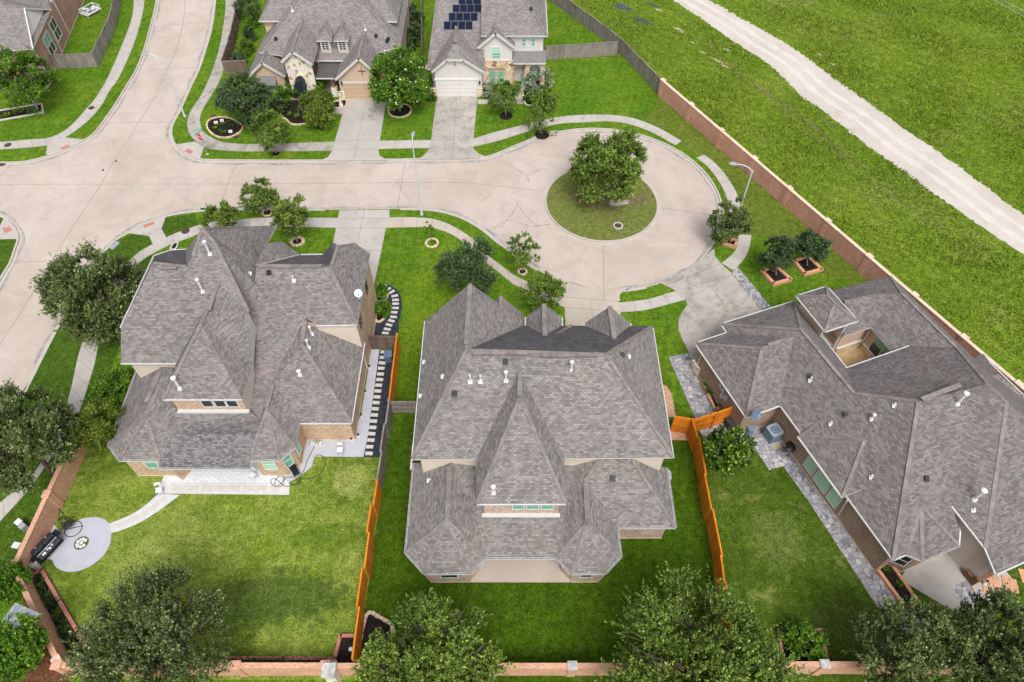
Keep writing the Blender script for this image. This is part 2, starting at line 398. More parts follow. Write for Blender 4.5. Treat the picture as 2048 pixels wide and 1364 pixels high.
M['cushion'] = m_plain('dark_cushion', (.02, .023, .03), .9, .2)
M['iron'] = m_plain('rusty_cast_iron', (.07, .045, .042), .8, .3, 6)
M['tactile'] = m_brick('tactile_paving', (.46, .19, .15), (.50, .23, .18), (.40, .17, .13), bw=.15, rh=.15, ms=.03, var=.1)
M['joint'] = m_plain('joint_sealant', (.16, .135, .12), .9, .3)
M['pad'] = m_conc('ac_pad_concrete', (.42, .34, .25), (.50, .43, .33), (.3, .3, .3), .8, .7)
# ground
def gp_(x, y): q = G(x, y); return (q.x, q.y)
M['lawn'] = m_grass('lawn_bright', (.070, .152, .010), (.125, .196, .016), (.050, .112, .008), .20, stripes=(.35, .25), dry=((.17, .20, .04), .22, .62, .80, .5))
M['lawn_dark'] = m_grass('lawn_deep', (.042, .086, .005), (.060, .112, .007), (.030, .066, .004), .20, dry=((.155, .175, .05), .30, .60, .80, .55), blend=(0, 1, 29, 42, (.076, .158, .010), (.138, .206, .014)), stripes=(.35, .25))  # shade and brightness falloff round the middle house put into the grass colour
M['lawn_dk2'] = m_grass('lawn_verge', (.048, .096, .010), (.070, .122, .014), (.036, .076, .009), .3)
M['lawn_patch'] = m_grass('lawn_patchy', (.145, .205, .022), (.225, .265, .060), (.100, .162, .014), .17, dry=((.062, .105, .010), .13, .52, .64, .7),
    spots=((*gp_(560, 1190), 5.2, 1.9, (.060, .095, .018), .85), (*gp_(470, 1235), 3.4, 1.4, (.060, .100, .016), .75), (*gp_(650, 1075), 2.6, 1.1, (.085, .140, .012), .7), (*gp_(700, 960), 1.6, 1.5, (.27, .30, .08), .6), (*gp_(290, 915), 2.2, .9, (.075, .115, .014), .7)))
M['lawn_right'] = m_grass('lawn_mid', (.052, .092, .009), (.078, .124, .015), (.038, .072, .007), .2, dry=((.26, .26, .09), .40, .58, .76, .6), spots=((*gp_(1560, 1080), 2.2, 2.6, (.15, .18, .05), .35), (*gp_(1690, 1250), 3.0, 1.6, (.055, .075, .018), .6)))
M['lawn_dry'] = m_grass('lawn_olive', (.095, .135, .018), (.130, .165, .026), (.072, .115, .012), .22, dry=((.22, .21, .09), .3, .60, .80, .6), stripes=(.5, -.7))
M['field'] = m_grass('wild_field', (.098, .158, .015), (.140, .196, .020), (.078, .135, .008), .055, fine=5, dry=((.20, .20, .065), .08, .54, .72, .55), bumps=1.0, stripes=(.16, -.72))
M['isl'] = m_grass('island_grass', (.130, .155, .034), (.115, .155, .026), (.17, .16, .07), .3, spots=((*gp_(1222, 398), 4.0, 1.5, (.16, .115, .07), .8), (*gp_(1240, 404), 1.0, .6, (.52, .45, .37), .95), (*gp_(1165, 388), .9, .6, (.15, .09, .06), .8)))
M['trail'] = m_conc('crushed_limestone', (.445, .40, .355), (.51, .465, .42), (.74, .71, .66), .2, .7)
M['trail_rut'] = m_conc('packed_limestone', (.52, .475, .435), (.56, .515, .475), (.72, .70, .66), .3, .6)
M['bare'] = m_conc('bare_soil', (.36, .32, .22), (.44, .39, .29), (.6, .6, .55), .8, .4)
M['road'] = m_conc('pink_concrete_road', (.432, .355, .300), (.495, .425, .375), (.76, .78, .82), .13, .6, lo=.44, hi=.74)
M['walk'] = m_conc('pavement_concrete', (.385, .350, .320), (.455, .42, .385), (.55, .54, .53), .5, .6)
M['drive'] = m_conc('driveway_concrete', (.375, .345, .315), (.43, .40, .365), (.62, .6, .6), .3, .4)
M['drive_pink'] = m_conc('driveway_pinkish', (.42, .36, .305), (.47, .41, .35), (.7, .7, .7), .3, .4)
M['drive_old'] = m_conc('driveway_stained', (.345, .315, .28), (.42, .385, .345), (.40, .39, .37), .28, .75, lo=.47, hi=.72)
M['gutter_pan'] = m_conc('gutter_pan_concrete', (.335, .315, .30), (.41, .375, .345), (.50, .50, .52), .6, .8, lo=.42, hi=.66)
M['kerb'] = m_conc('kerb_concrete', (.42, .375, .335), (.48, .435, .39), (.5, .5, .5), .8, .5)
# ------------------------------------------------------------------ ground, roads, pavements, lawns
def sc(pts, ox, oy, s): return [(ox + x / s, oy + y / s) for x, y in pts]
def sheet(name, pts, z, mat, rs=None):
    b = MB(); b.flat([(p[0], p[1], z) for p in pts]); ob = b.build(name, mat); return struct(ob)
g = MB(); g.flat([(-3000, -800, -.35), (3000, -800, -.35), (3000, 4000, -.35), (-3000, 4000, -.35)]); struct(g.build('ground', M['field']))
sheet('road', [(-160, -60), (60, -60), (60, 130), (-160, 130)], -.13, M['road'])
LIFT = 0.0
def block(pts, name='lawn', mat=None):
    b = MB(); b.prism(pts, -.34, LIFT, 0, 1); return struct(b.build(name, [mat or M['lawn'], M['kerb']]))
nsW = smooth(gl([(318, -60), (313.7, 0), (303.7, 45), (291, 92), (275, 135), (250, 178), (225, 218), (190, 265), (165, 282), (140, 295), (95, 312), (57, 322), (25, 325), (-40, 325), (-300, 325)]), 6)
block([(-60, 125), (-300, 125), (-300, nsW[-1].y)] + [p for p in reversed(nsW)])
nsE = smooth(gl([(434, -60), (430, 0), (422.5, 55), (410, 100), (397.5, 137.5), (380, 175), (360, 220), (347.5, 242.5), (342, 257.5), (342.5, 272.5), (350, 290), (367.5, 305), (397, 318), (431, 320.5)]), 6)
nc = smooth(gl([(431, 320.5), (655, 321), (771, 319), (840, 318), (916, 318.5), (945, 316), (975, 313.6), (999.6, 305), (1044.6, 286), (1083, 270), (1117, 261.6)]), 6)
CUL = Vector((9.42, 57.55, 0)); CR = 12.52
def arc(c, r, a0, a1, n): return [Vector((c.x + r * math.cos(R(a0 + (a1 - a0) * i / n)), c.y + r * math.sin(R(a0 + (a1 - a0) * i / n)), 0)) for i in range(n + 1)]
ca = arc(CUL, CR, 112, -112, 60)
sc_ = smooth(gl([(1075, 540), (1055, 527), (1020, 501), (992.6, 481.7), (965, 459), (933.7, 440), (902.5, 428), (871, 421), (840, 418.5), (788, 418), (679, 419.5), (480, 418.5), (393, 422), (331.6, 432), (282, 449), (254, 466), (223, 486), (185, 535), (150, 590), (101, 680.5), (71, 739.5), (20, 840), (-50, 985), (-140, 1190)]), 6)
big = nsE + nc[1:-1] + ca + sc_[1:]
far = [(-55, -300), (900, -300), (900, 900), (nsE[0].x - 3, 900)]
block([(p.x, p.y) for p in big] + far)
wl_ = smooth(gl([(-200, 398), (-60, 412), (0, 430.5), (23.5, 446.6), (35, 464), (36.7, 479), (29, 502), (20.5, 526), (0, 559.5), (-50, 650), (-160, 850)]), 6)
block([(p.x, p.y) for p in wl_] + [(-200, wl_[-1].y), (-200, wl_[0].y)], 'lawn', M['lawn_dk2'])
ic = arc(CUL, 5.95, 0, 358, 60)
ib = MB(); ib.prism([(p.x, p.y) for p in ic], -.34, .0, 0, 1); tag(ib.build('lawn', [M['isl'], M['kerb']]), None or 'round grass island in the turning circle', 'lawn', None, 'structure')
def strip_pts(A, B, n): return resample(smooth(A, 6), n), resample(smooth(B, 6), n)
def ribbon(name, A, B, z, mat, n=40, joints=None, jm='joint', mats=None):
    a, b_ = strip_pts(A, B, n); b = MB()
    for i in range(n - 1): b.add([z0(a[i], z), z0(a[i + 1], z), z0(b_[i + 1], z), z0(b_[i], z)], [(0, 1, 2, 3) if (a[i + 1] - a[i]).cross(b_[i] - a[i]).z > 0 else (3, 2, 1, 0)])
    if joints:
        L = (plen(a) + plen(b_)) / 2; k = max(1, int(L / joints)); aa, bb = resample(a, k + 1), resample(b_, k + 1)
        for i in range(1, k):
            d = (aa[i + 1] - aa[i - 1]).normalized() * .016
            q = [z0(aa[i] - d, z + .003), z0(aa[i] + d, z + .003), z0(bb[i] + d, z + .003), z0(bb[i] - d, z + .003)]
            b.add(q, [(0, 1, 2, 3) if (q[1] - q[0]).cross(q[3] - q[0]).z > 0 else (3, 2, 1, 0)], 1)
    return struct(b.build(name, [mat, M[jm]]))
def kerb(pts, wd=.17, name='kerb', side=1, z=.012, gut=True):
    n = max(8, int(plen(pts) / .5)); a = resample(pts, n); b = MB(); V = []; F = []
    for i, p in enumerate(a):
        t = (a[min(i + 1, n - 1)] - a[max(i - 1, 0)]).normalized(); nn = Vector((-t.y, t.x, 0)) * side
        V += [z0(p - nn * .30, -.124), z0(p - nn * .012, -.124), z0(p - nn * .012, z), z0(p + nn * wd, z)]
    for i in range(n - 1):
        for k in range(3):
            q = (i * 4 + k, (i + 1) * 4 + k, (i + 1) * 4 + k + 1, i * 4 + k + 1)
            F.append(q if side > 0 else q[::-1])
    b.add(V, F); return struct(b.build(name, M['kerb']))
kerb(nsW, side=-1)
kerb(nsE + nc[1:7], side=1)
def kpx(pts, side=1, **k): return kerb(smooth(gl(pts), 6), side=side, **k)
kpx([(700, 320.5), (757, 319.5), (800, 319), (846, 318)], 1)
north = [p for p in nc if p.x > G(958, 312).x]
kerb(north + ca[:34], side=1)
kpx([(1241, 601), (1238, 590), (1243, 582), (1256, 576)], 1); kerb(ca[50:52] + ca[52:54], side=1)
kerb(list(reversed([p for p in (ca[57:] + sc_) if p.x > G(788, 418).x and p.y > 40 and p.x < G(1117, 561).x + .2])), side=-1)
kerb([p for p in sc_ if p.x < G(676, 420).x], side=1)
kerb(wl_, side=-1)
kerb(ic + [ic[0]], wd=.16, side=-1 if False else 1)

def pan(pts, side, wd=.5):
    n = max(8, int(plen(pts) / .6)); a = resample(pts, n); b = MB(); V = []
    for i, p in enumerate(a):
        t = (a[min(i + 1, n - 1)] - a[max(i - 1, 0)]).normalized(); nn = Vector((-t.y, t.x, 0)) * -side; V += [z0(p + nn * .28, -.122), z0(p + nn * (wd + .12 * math.sin(i * .7) + random.uniform(-.06, .1)), -.122)]
    b.add(V, [((i * 2, i * 2 + 1, i * 2 + 3, i * 2 + 2) if side < 0 else (i * 2, i * 2 + 2, i * 2 + 3, i * 2 + 1)) for i in range(n - 1)]); return struct(b.build('gutter_pan', M['gutter_pan']))
pan(nsW, -1); pan(nsE + nc + ca, 1); pan([p for p in sc_ if p.y > 36], 1); pan(wl_, -1)
SW = M['walk']
A = sc([(1070, -160), (1070, 0), (1060, 120), (1020, 250), (960, 400), (890, 560), (830, 680), (760, 790), (700, 860), (620, 950), (560, 1010), (490, 1060), (380, 1105), (250, 1115), (0, 1135), (-300, 1150)], 0, 0, 4)
B = sc([(1160, -160), (1155, 0), (1140, 110), (1110, 230), (1060, 380), (1000, 520), (940, 640), (880, 720), (820, 830), (740, 930), (640, 1020), (520, 1100), (410, 1155), (230, 1180), (0, 1195), (-300, 1210)], 0, 0, 4)
ribbon('pavement', gl(A), gl(B), .006, SW, 70, 1.5)
A = sc([(1805, -200), (1805, 0), (1800, 100), (1780, 250), (1750, 400), (1710, 530), (1650, 680), (1590, 790), (1530, 880), (1500, 960), (1500, 1020), (1520, 1080), (1570, 1130), (1640, 1175), (1740, 1200), (2048, 1212), (2660, 1206)], 0, 0, 4)
B = sc([(1885, -200), (1885, 0), (1885, 110), (1870, 240), (1840, 370), (1800, 520), (1750, 660), (1680, 780), (1620, 880), (1600, 950), (1610, 1020), (1640, 1065), (1700, 1105), (1760, 1130), (1850, 1145), (2048, 1152), (2684, 1132)], 0, 0, 4)
ribbon('pavement', gl(A), gl(B), .006, M['drive_old'], 80, 1.5)
ribbon('pavement', gl([(756, 281.5), (862, 280)]), gl([(754, 298), (859, 296)]), .006, SW, 8, 1.6)
A = sc([(568, 165), (700, 125), (860, 85), (1000, 50), (1130, 32), (1300, 26), (1450, 38), (1560, 70), (1660, 115), (1770, 178)], 750, 220, 2.885)
B = sc([(566, 212), (720, 175), (890, 122), (1060, 80), (1200, 72), (1350, 65), (1480, 85), (1600, 130), (1735, 203)], 750, 220, 2.885)
ribbon('pavement', gl(A), gl(B), .006, SW, 60, 1.5)
A = sc([(45, 190), (110, 240), (170, 310), (220, 390), (255, 470), (268, 560)], 1380, 260, 3.41); B = sc([(95, 168), (160, 215), (230, 290), (285, 370), (325, 450), (350, 555)], 1380, 260, 3.41)
ribbon('pavement', gl(A), gl(B), .006, SW, 30, 1.5)
A = sc([(332, 712), (320, 790), (295, 840), (215, 908)], 1380, 260, 3.41); B = sc([(418, 719), (405, 800), (375, 870), (300, 960)], 1380, 260, 3.41)
ribbon('pavement', gl(A), gl(B), .006, SW, 20, 1.5)
A = sc([(70, 620), (170, 618), (280, 622), (340, 630), (420, 655), (510, 705), (580, 760), (640, 830), (720, 890), (800, 950), (910, 1005), (1000, 1050), (1092, 1080)], 750, 220, 2.885)
B = sc([(62, 680), (280, 675), (340, 682), (400, 700), (480, 740), (540, 795), (600, 850), (700, 925), (800, 1005), (880, 1040), (960, 1085), (1094, 1138)], 750, 220, 2.885)
ribbon('pavement', gl(A), gl(B), .006, M['drive_pink'], 50, 1.5)
A = sc([(1400, 1112), (1520, 1100), (1600, 1085), (1740, 1042)], 750, 220, 2.885); B = sc([(1402, 1167), (1520, 1160), (1620, 1140), (1795, 1093)], 750, 220, 2.885)
ribbon('pavement', gl(A), gl(B), .006, SW, 20, 1.5)
A = [(680, 436), (569, 435), (507, 436), (476, 440), (430, 443), (396, 451), (369, 460), (338, 472), (304, 489), (273, 508), (240, 545), (205, 600), (180, 640), (165, 684), (155, 717), (148, 751), (138, 792), (126, 832), (114, 873), (95, 905), (60, 955), (0, 1005), (-70, 1065)]
B = [(675, 455.5), (569, 453), (486, 453), (415, 462), (375, 477), (341, 489), (313, 503), (285, 520), (264, 542), (240, 575), (222, 605), (207, 650), (199, 677), (189, 728), (177, 768), (165, 805), (152, 839), (128, 876), (101, 917), (60, 975), (0, 1043), (-60, 1105)]
ribbon('pavement', gl(A), gl(B), .006, SW, 90, 1.5)
# driveways
def drive(pts, mat, joints=(), z=.010, name='driveway'):
    b = MB(); b.flat([(p.x, p.y, z) for p in gl(pts)])
    for a, c in joints:
        a, c = G(*a), G(*c); d = (c - a).normalized(); n = Vector((-d.y, d.x, 0)) * .016
        b.add([z0(a - n, z + .004), z0(c - n, z + .004), z0(c + n, z + .004), z0(a + n, z + .004)], [(0, 1, 2, 3)], 1)
    return struct(b.build(name, [mat, M['joint']]))
drive([(694, 196), (780, 196), (771, 210), (757, 300), (759, 311), (775, 320.5), (640, 321.5), (656, 314), (664, 302)], M['drive'], [((734, 198), (707, 320)), ((684, 240), (766, 240)), ((672, 281), (759, 281)), ((665, 300), (757, 299))])
drive([(874, 191), (955.6, 191), (946.7, 280), (947, 297), (957, 307), (974, 314), (916, 318.5), (838, 318.5), (851, 307), (858.7, 297), (862, 281)], M['drive_old'], [((914, 193), (904, 317)), ((868, 234), (951, 234)), ((861, 279.5), (947, 279.5)), ((859, 296), (947, 296))])
drive([(679, 421), (779, 419.5), (779, 437), (772, 456), (744, 590), (740, 640), (630, 640), (655, 540)], M['walk'], [((729, 420), (700, 560)), ((680, 437), (778, 437)), ((673, 456), (772, 456)), ((662, 502), (763, 501)), ((652, 553), (752, 553))])
drive([(1115, 561), (1126, 578), (1128, 594), (1131, 643), (1131, 690), (1243, 690), (1241, 626), (1237, 604), (1240, 588), (1256, 576), (1211, 577.7), (1166, 573.6)], M['drive_pink'], [((1208, 578), (1209, 603)), ((1128, 594), (1237, 603)), ((1131, 615), (1240, 624)), ((1183, 602), (1185, 645))])
drive([(1318, 565), (1329, 570), (1351, 581), (1372, 600), (1375, 609), (1362, 627), (1357, 642), (1357.5, 660), (1366, 682), (1379, 707), (1390, 722), (1440, 735), (1610, 660), (1600, 640), (1519, 618), (1462, 545), (1443, 528), (1430, 512), (1428.5, 496), (1415, 509), (1391, 528), (1355, 550)], M['drive_old'],
      [((1391, 530), (1468, 640)), ((1330, 571), (1445, 527)), ((1371, 599), (1466, 548)), ((1362, 629), (1500, 596)), ((1430, 585), (1490, 655)), ((1382, 612), (1410, 650))])
rj = [[(370, 0), (367, 45), (355, 95), (332, 145), (307, 200), (277, 245), (260, 275), (232, 313), (205, 365), (164, 426), (123, 488), (88, 549), (44, 622), (0, 687), (-60, 780)],
      [(312, 52), (422, 44)], [(277, 141), (400, 134)], [(212, 246), (348, 244)], [(20, 525), (135, 521)], [(-100, 369), (264, 368), (512, 368), (750, 365.6), (920, 364), (1086, 382)],
      [(473.6, 323), (440, 411)], [(810.6, 321), (795, 413)], [(1206, 476), (1207.5, 576)], [(1318.5, 415), (1436, 432)], [(25, 327), (0, 350), (-60, 420)]]
b = MB()
for L in rj:
    P = resample(gl(L, -.126), 24)
    for i in range(23):
        d = (P[i + 1] - P[i]).normalized(); n = Vector((-d.y, d.x, 0)) * .02; b.add([P[i] - n, P[i + 1] - n, P[i + 1] + n, P[i] + n], [(0, 1, 2, 3)])
# hairline cracks in the concrete near the turning circle
for L in ([(1000, 456), (1030, 420), (1036, 402)], [(1036, 412), (1060, 440), (1075, 453)], [(985, 460), (1015, 440), (1060, 452), (1100, 448)], [(1020, 330), (1055, 350), (1080, 338)], [(1055, 352), (1058, 366)], [(965, 402), (985, 385)]):
    P = resample(smooth(gl(L, -.126), 5), 16)
    for i in range(15):
        d = (P[i + 1] - P[i]).normalized(); n = Vector((-d.y, d.x, 0)) * random.uniform(.012, .03); b.add([P[i] - n, P[i + 1] - n, P[i + 1] + n, P[i] + n], [(0, 1, 2, 3)])
struct(b.build('road_joints', M['joint']))
# kerb ramps with tactile paving
for ramp, pad in (([(95, 289), (131, 275), (170, 279), (143, 294), (95, 312), (92, 306)], [(120, 296), (137, 289.5), (141.5, 293.5), (125, 300)]),
                  ([(352, 289), (390, 283), (408, 294), (400, 318), (375, 311), (360, 301)], [(369, 303), (377, 297), (387, 303.5), (380, 309)]),
                  ([(254, 466), (284, 449), (332, 432.5), (323, 458), (341, 489), (313, 503), (298, 472)], [(286, 451), (308, 442.5), (309.5, 448), (289, 456)]),
                  ([(-10, 470), (8, 436), (33, 461), (35, 478), (-10, 479)], [(5, 456), (19, 453), (25, 461), (10, 467.5)])):
    drive(ramp, M['walk'], z=.014); sheet('pavement', gl(pad), .020, M['tactile'])
# lawns of each plot, laid over the ground
WA, WB = G(1320, 192.5), G(1738, 559); wd = (WB - WA).normalized(); wnrm = Vector((-wd.y, wd.x, 0)); wnrm = wnrm if wnrm.x > 0 else -wnrm
FE = WA + wd * 70; F0 = G(1100, 4); 
sheet('field', [WA + wnrm * .15, FE + wnrm * .15, (400, -40), (400, 600), (-20, 600), (F0.x - 14, F0.y + 30), F0 + Vector((.3, 0, 0)), G(1240, 108)], .006, M['field'])
def jit(pts, n, a):
    P = resample(smooth(pts, 6), n); out = []
    for i, p in enumerate(P): out.append(p + Vector((random.uniform(-a, a), random.uniform(-a, a), 0)))
    return out
tl_ = [(1270, -50), (1345, 0), (1400, 35), (1470, 85), (1540, 130), (1600, 190), (1650, 225), (1720, 280), (1790, 330), (1850, 375), (1930, 430), (2000, 478), (2048, 508), (2200, 610), (2500, 800)]
tr_ = [(1330, -55), (1420, 0), (1480, 35), (1560, 80), (1620, 120), (1680, 165), (1750, 215), (1820, 265), (1900, 320), (1980, 380), (2048, 430), (2200, 530), (2500, 710)]
sheet('dirt_track', jit(gl(tl_), 260, .16) + list(reversed(jit(gl(tr_), 260, .22))), .011, M['trail'])
tcl = resample(smooth(gl([((a[0] + b[0]) / 2, (a[1] + b[1]) / 2) for a, b in zip(tl_, tr_)]), 6), 160)
for off in (-.85, .85):
    A_, B_ = [], []
    for i, p in enumerate(tcl):
        t = (tcl[min(i + 1, 159)] - tcl[max(i - 1, 0)]).normalized(); n = Vector((-t.y, t.x, 0)); k = .35 + .12 * math.sin(i * .9) + random.uniform(-.1, .1); q = p + n * (off + .12 * math.sin(i * .23)); A_.append(q + n * k); B_.append(q - n * k)
    sheet('wheel_track', A_ + B_[::-1], .015, M['trail_rut'])
def patchy(c, rx, ry, z, mat, name, n=26, a=.45, rot=0):
    C = G(*c); pts = []
    for i in range(n):
        t = 2 * math.pi * i / n; k = 1 + random.uniform(-a, a); x, y = rx * k * math.cos(t), ry * k * math.sin(t)
        pts.append((C.x + x * math.cos(rot) - y * math.sin(rot), C.y + x * math.sin(rot) + y * math.cos(rot)))
    return sheet(name, pts, z, mat)
M['rut'] = m_grass('worn_rut', (.13, .14, .035), (.17, .165, .055), (.09, .115, .020), .4, fine=6)
def rut(L, wd):
    P = jit(gl(L), 70, .10); A_ = []; B_ = []
    for i, p in enumerate(P):
        t = (P[min(i + 1, 69)] - P[max(i - 1, 0)]).normalized(); n = Vector((-t.y, t.x, 0)); k = wd * random.uniform(.3, 1) * math.sin(math.pi * (i + 1) / 71) ** .4; A_.append(p + n * k); B_.append(p - n * k)
    sheet('worn_rut', A_ + B_[::-1], .0085, M['rut'])
rut([(1400, 70), (1470, 140), (1540, 190), (1600, 230), (1640, 262), (1690, 305), (1760, 352)], .5); rut([(1560, 225), (1610, 262), (1665, 300), (1720, 345), (1790, 395), (1860, 450)], .28); rut([(1640, 560 - 330), (1700, 280), (1740, 310)], .35)
for q in ((1356, 58, .7, .22), (1364, 64, .4, .15), (1405, 105, .5, .15), (1440, 124, .7, .22), (1450, 132, .5, .2), (1385, 85, .4, .12), (1318, 20, .6, .25), (1640, 110, .5, .2), (1665, 128, .5, .2), (1455, 100, .5, .2), (1430, 118, .5, .15)):
    patchy(q[:2], q[2], q[3], .010, M['bare'], 'bare_soil', rot=-.7)
t = NT('pond_water'); M['water'] = t.done((.05, .06, .08), .12, .5)
for q in ((1245, 15, 1.6, .7), (1285, 42, 1.3, .55), (1305, 10, 1.1, .35)): patchy(q[:2], q[2], q[3], .009, M['water'], 'puddle', rot=-.6)
# strip by the brick wall (dry olive), mid back yard, left back yard, right back yard, left verge
sheet('lawn', [WA, WB + wd * 1.2] + gl([(1640, 545), (1560, 480), (1500, 470), (1460, 420), (1440, 370), (1405, 325), (1368, 292), (1330, 262), (1290, 238), (1312, 213)]), .003, M['lawn_dry'])
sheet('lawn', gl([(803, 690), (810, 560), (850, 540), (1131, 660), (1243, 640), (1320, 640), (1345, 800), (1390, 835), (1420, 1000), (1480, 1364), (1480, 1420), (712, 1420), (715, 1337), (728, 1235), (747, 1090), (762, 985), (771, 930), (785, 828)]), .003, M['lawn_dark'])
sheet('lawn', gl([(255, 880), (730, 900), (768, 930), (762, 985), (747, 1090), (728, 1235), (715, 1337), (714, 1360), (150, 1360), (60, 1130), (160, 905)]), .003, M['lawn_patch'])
sheet('lawn', gl([(1385, 840), (1500, 860), (1830, 1100), (2100, 1130), (2100, 1420), (1470, 1420), (1430, 1130)]), .0045, M['lawn_right'])
sheet('lawn', gl([(222, 490), (330, 436), (390, 428), (395, 448), (300, 500), (310, 540), (260, 640), (225, 730), (160, 880), (20, 1160), (-200, 1500), (-300, 1300), (60, 760), (102, 684), (150, 590)]), .003, M['lawn_dk2'])
# ------------------------------------------------------------------ house building kit
def plane3(a, b, c):
    n = (b - a).cross(c - a); return (a, -n.x / n.z, -n.y / n.z)
def zon(pl, x, y): return pl[0].z + pl[1] * (x - pl[0].x) + pl[2] * (y - pl[0].y)
def GV(px, py, a, b):                       # on the upright plane through a and b
    d = ray(px, py); n = Vector((-(b.y - a.y), b.x - a.x, 0)); return O + d * ((a - O).dot(n) / d.dot(n))
def inset(pts, d):
    n = len(pts); ar = sum(pts[i].x * pts[(i + 1) % n].y - pts[(i + 1) % n].x * pts[i].y for i in range(n)); sg = 1 if ar > 0 else -1; out = []
    for i in range(n):
        p, q, r = pts[i - 1], pts[i], pts[(i + 1) % n]
        e1 = (q - p); e1.z = 0; e1.normalize(); e2 = (r - q); e2.z = 0; e2.normalize()
        n1 = Vector((-e1.y, e1.x, 0)) * sg; n2 = Vector((-e2.y, e2.x, 0)) * sg
        k = 1 + n1.dot(n2); out.append(q + (n1 + n2) * (d / max(k, .3)))
    return out
class House:
    def __init__(s, loc, label, cat='house', name='brick_house', shingle='shingle'):
        s.o = thing(name, z0(loc, 0), label, cat); s.sh = shingle; s.V = {}
    def p(s, **kw):                          # name=(px,py,z) or name=(px,py,plane)
        for k, v in kw.items():
            if isinstance(v, Vector): s.V[k] = v
            elif isinstance(v[2], tuple): s.V[k] = GP(v[0], v[1], *v[2])
            else: s.V[k] = G(*v)
    def g(s, k): return s.V[k] if isinstance(k, str) else k
    def roof(s, faces, th=.15, mat=None, name='roof', drop=0.0):
        b = MB(); idx = {}; top = []
        for f in faces:
            f = f.split() if isinstance(f, str) else f; P = [s.g(k) for k in f]
            if len(P) > 3:
                tr = [tuple(t) for t in tessellate_polygon([[Vector((q.x, q.y, 0)) for q in P]])]
            else: tr = [(0, 1, 2)]
            ii = []
            for q in P:
                key = (round(q.x, 3), round(q.y, 3), round(q.z, 3))
                if key not in idx: idx[key] = len(idx); b.v.append(tuple(q - Vector((0, 0, drop))))
                ii.append(idx[key])
            if len(P) > 3:                    # keep the polygon whole where it is flat
                c = sum(P, Vector()) / len(P); nrm = Vector((0, 0, 0))
                for i in range(len(P)): nrm += (P[i] - c).cross(P[(i + 1) % len(P)] - c)
                nrm.normalize()
                if max(abs((q - c).dot(nrm)) for q in P) < .03: tr = [tuple(range(len(P)))]
            for t in tr:
                a = [ii[k] for k in t]; V3 = [Vector(b.v[k]) for k in a]
                nz = sum(((V3[i].x - V3[i - 1].x) * (V3[i].y + V3[i - 1].y)) for i in range(len(V3)))
                if nz > 0: a = a[::-1]
                top.append(tuple(a))
        n = len(b.v); ec = {}
        for f in top:
            for i in range(len(f)):
                e = (f[i], f[(i + 1) % len(f)]); ec[e] = 1
        b.v += [(x, y, z - th) for x, y, z in b.v]
        for f in top: b.f.append(f); b.m.append(0); b.f.append(tuple(n + i for i in reversed(f))); b.m.append(1)
        for (i, j) in ec:
            if (j, i) not in ec: b.f.append((i, n + i, n + j, j)); b.m.append(1)
        s.r = b.build(name, [M[mat or s.sh], M['trim']], s.o); return s.r
    def caps(s, pairs, wd=.26, up=.035, mat='cap', name='ridge_cap'):
        for grp in ([[q] for q in pairs] if len(pairs) < 4 else [pairs]):
            b = MB()
            for q in grp:
                a, c = (s.g(k) for k in (q.split() if isinstance(q, str) else q)); u = Vector((0, 0, up)); b.bar(a + u, c + u, wd, .05)
            o = b.build(name, M[mat], s.r)
        return o
    def vents(s, px, z_or_pl, wd=.36):       # raised ridge vents with dark sides, each by its two end pixels
        b = MB()
        for x0, y0, x1, y1 in px:
            if isinstance(z_or_pl, tuple): a, c = GP(x0, y0, *z_or_pl), GP(x1, y1, *z_or_pl)
            else: a, c = G(x0, y0, z_or_pl), G(x1, y1, z_or_pl)
            b.bar(a + Vector((0, 0, .12)), c + Vector((0, 0, .12)), wd, .06); b.bar(a + Vector((0, 0, .055)), c + Vector((0, 0, .055)), wd - .05, .05, 1)
        return b.build('ridge_vent', [M['cap'], M['black']], s.r)
    def gutter(s, runs, out=.08, dark=True, z=.0):
        if 1 < len(runs) < 4:
            for r_ in runs: o = s.gutter([r_], out, dark, z)
            return o
        b = MB()
        for r_ in runs:
            P = [s.g(k) for k in (r_.split() if isinstance(r_, str) else r_)]
            for a, c in zip(P, P[1:]):
                d = (c - a).normalized(); nn = Vector((d.y, -d.x, 0)) * (out / 2 + .005); u = Vector((0, 0, z))
                b.bar(a + nn + u, c + nn + u, out, .11, 0)
                if dark: b.bar(a + nn + u + Vector((0, 0, .004)), c + nn + u + Vector((0, 0, .004)), out * .55, .02, 1)
                if dark:
                    n = int((c - a).length / .9)
                    for i in range(1, n + 1):
                        q = a.lerp(c, i / (n + 1)) + nn + Vector((0, 0, .012 + z)); b.box(q, (.03, out, .02), math.atan2(d.y, d.x), 0)
        return b.build('gutter', [M['gutterw'], M['gutterd']], s.r)
    def walls(s, pts, zb, zt, mats, ins=.4, name='wall', sel=None):
        P = [s.g(k) for k in (pts.split() if isinstance(pts, str) else pts)]
        if ins: P = inset(P, ins)
        mats = mats if isinstance(mats, (list, tuple)) else [mats]; n = len(P); b = MB()
        ar = sum(P[i].x * P[(i + 1) % n].y - P[(i + 1) % n].x * P[i].y for i in range(n))
        for i in range(n):
            a, c = P[i], P[(i + 1) % n]; q = [z0(a, zb), z0(c, zb), z0(c, zt), z0(a, zt)]
            b.poly(q if ar > 0 else q[::-1], (sel[i] if sel else 0))
        if zb < .5:                           # pale foundation strip
            for i in range(n):
                a, c = P[i], P[(i + 1) % n]; b.bar(z0(a, .12), z0(c, .12), .05, .3, len(mats))
        s.W = P; s.w = b.build(name, [M[m] for m in mats] + [M['cast']], s.o); return P
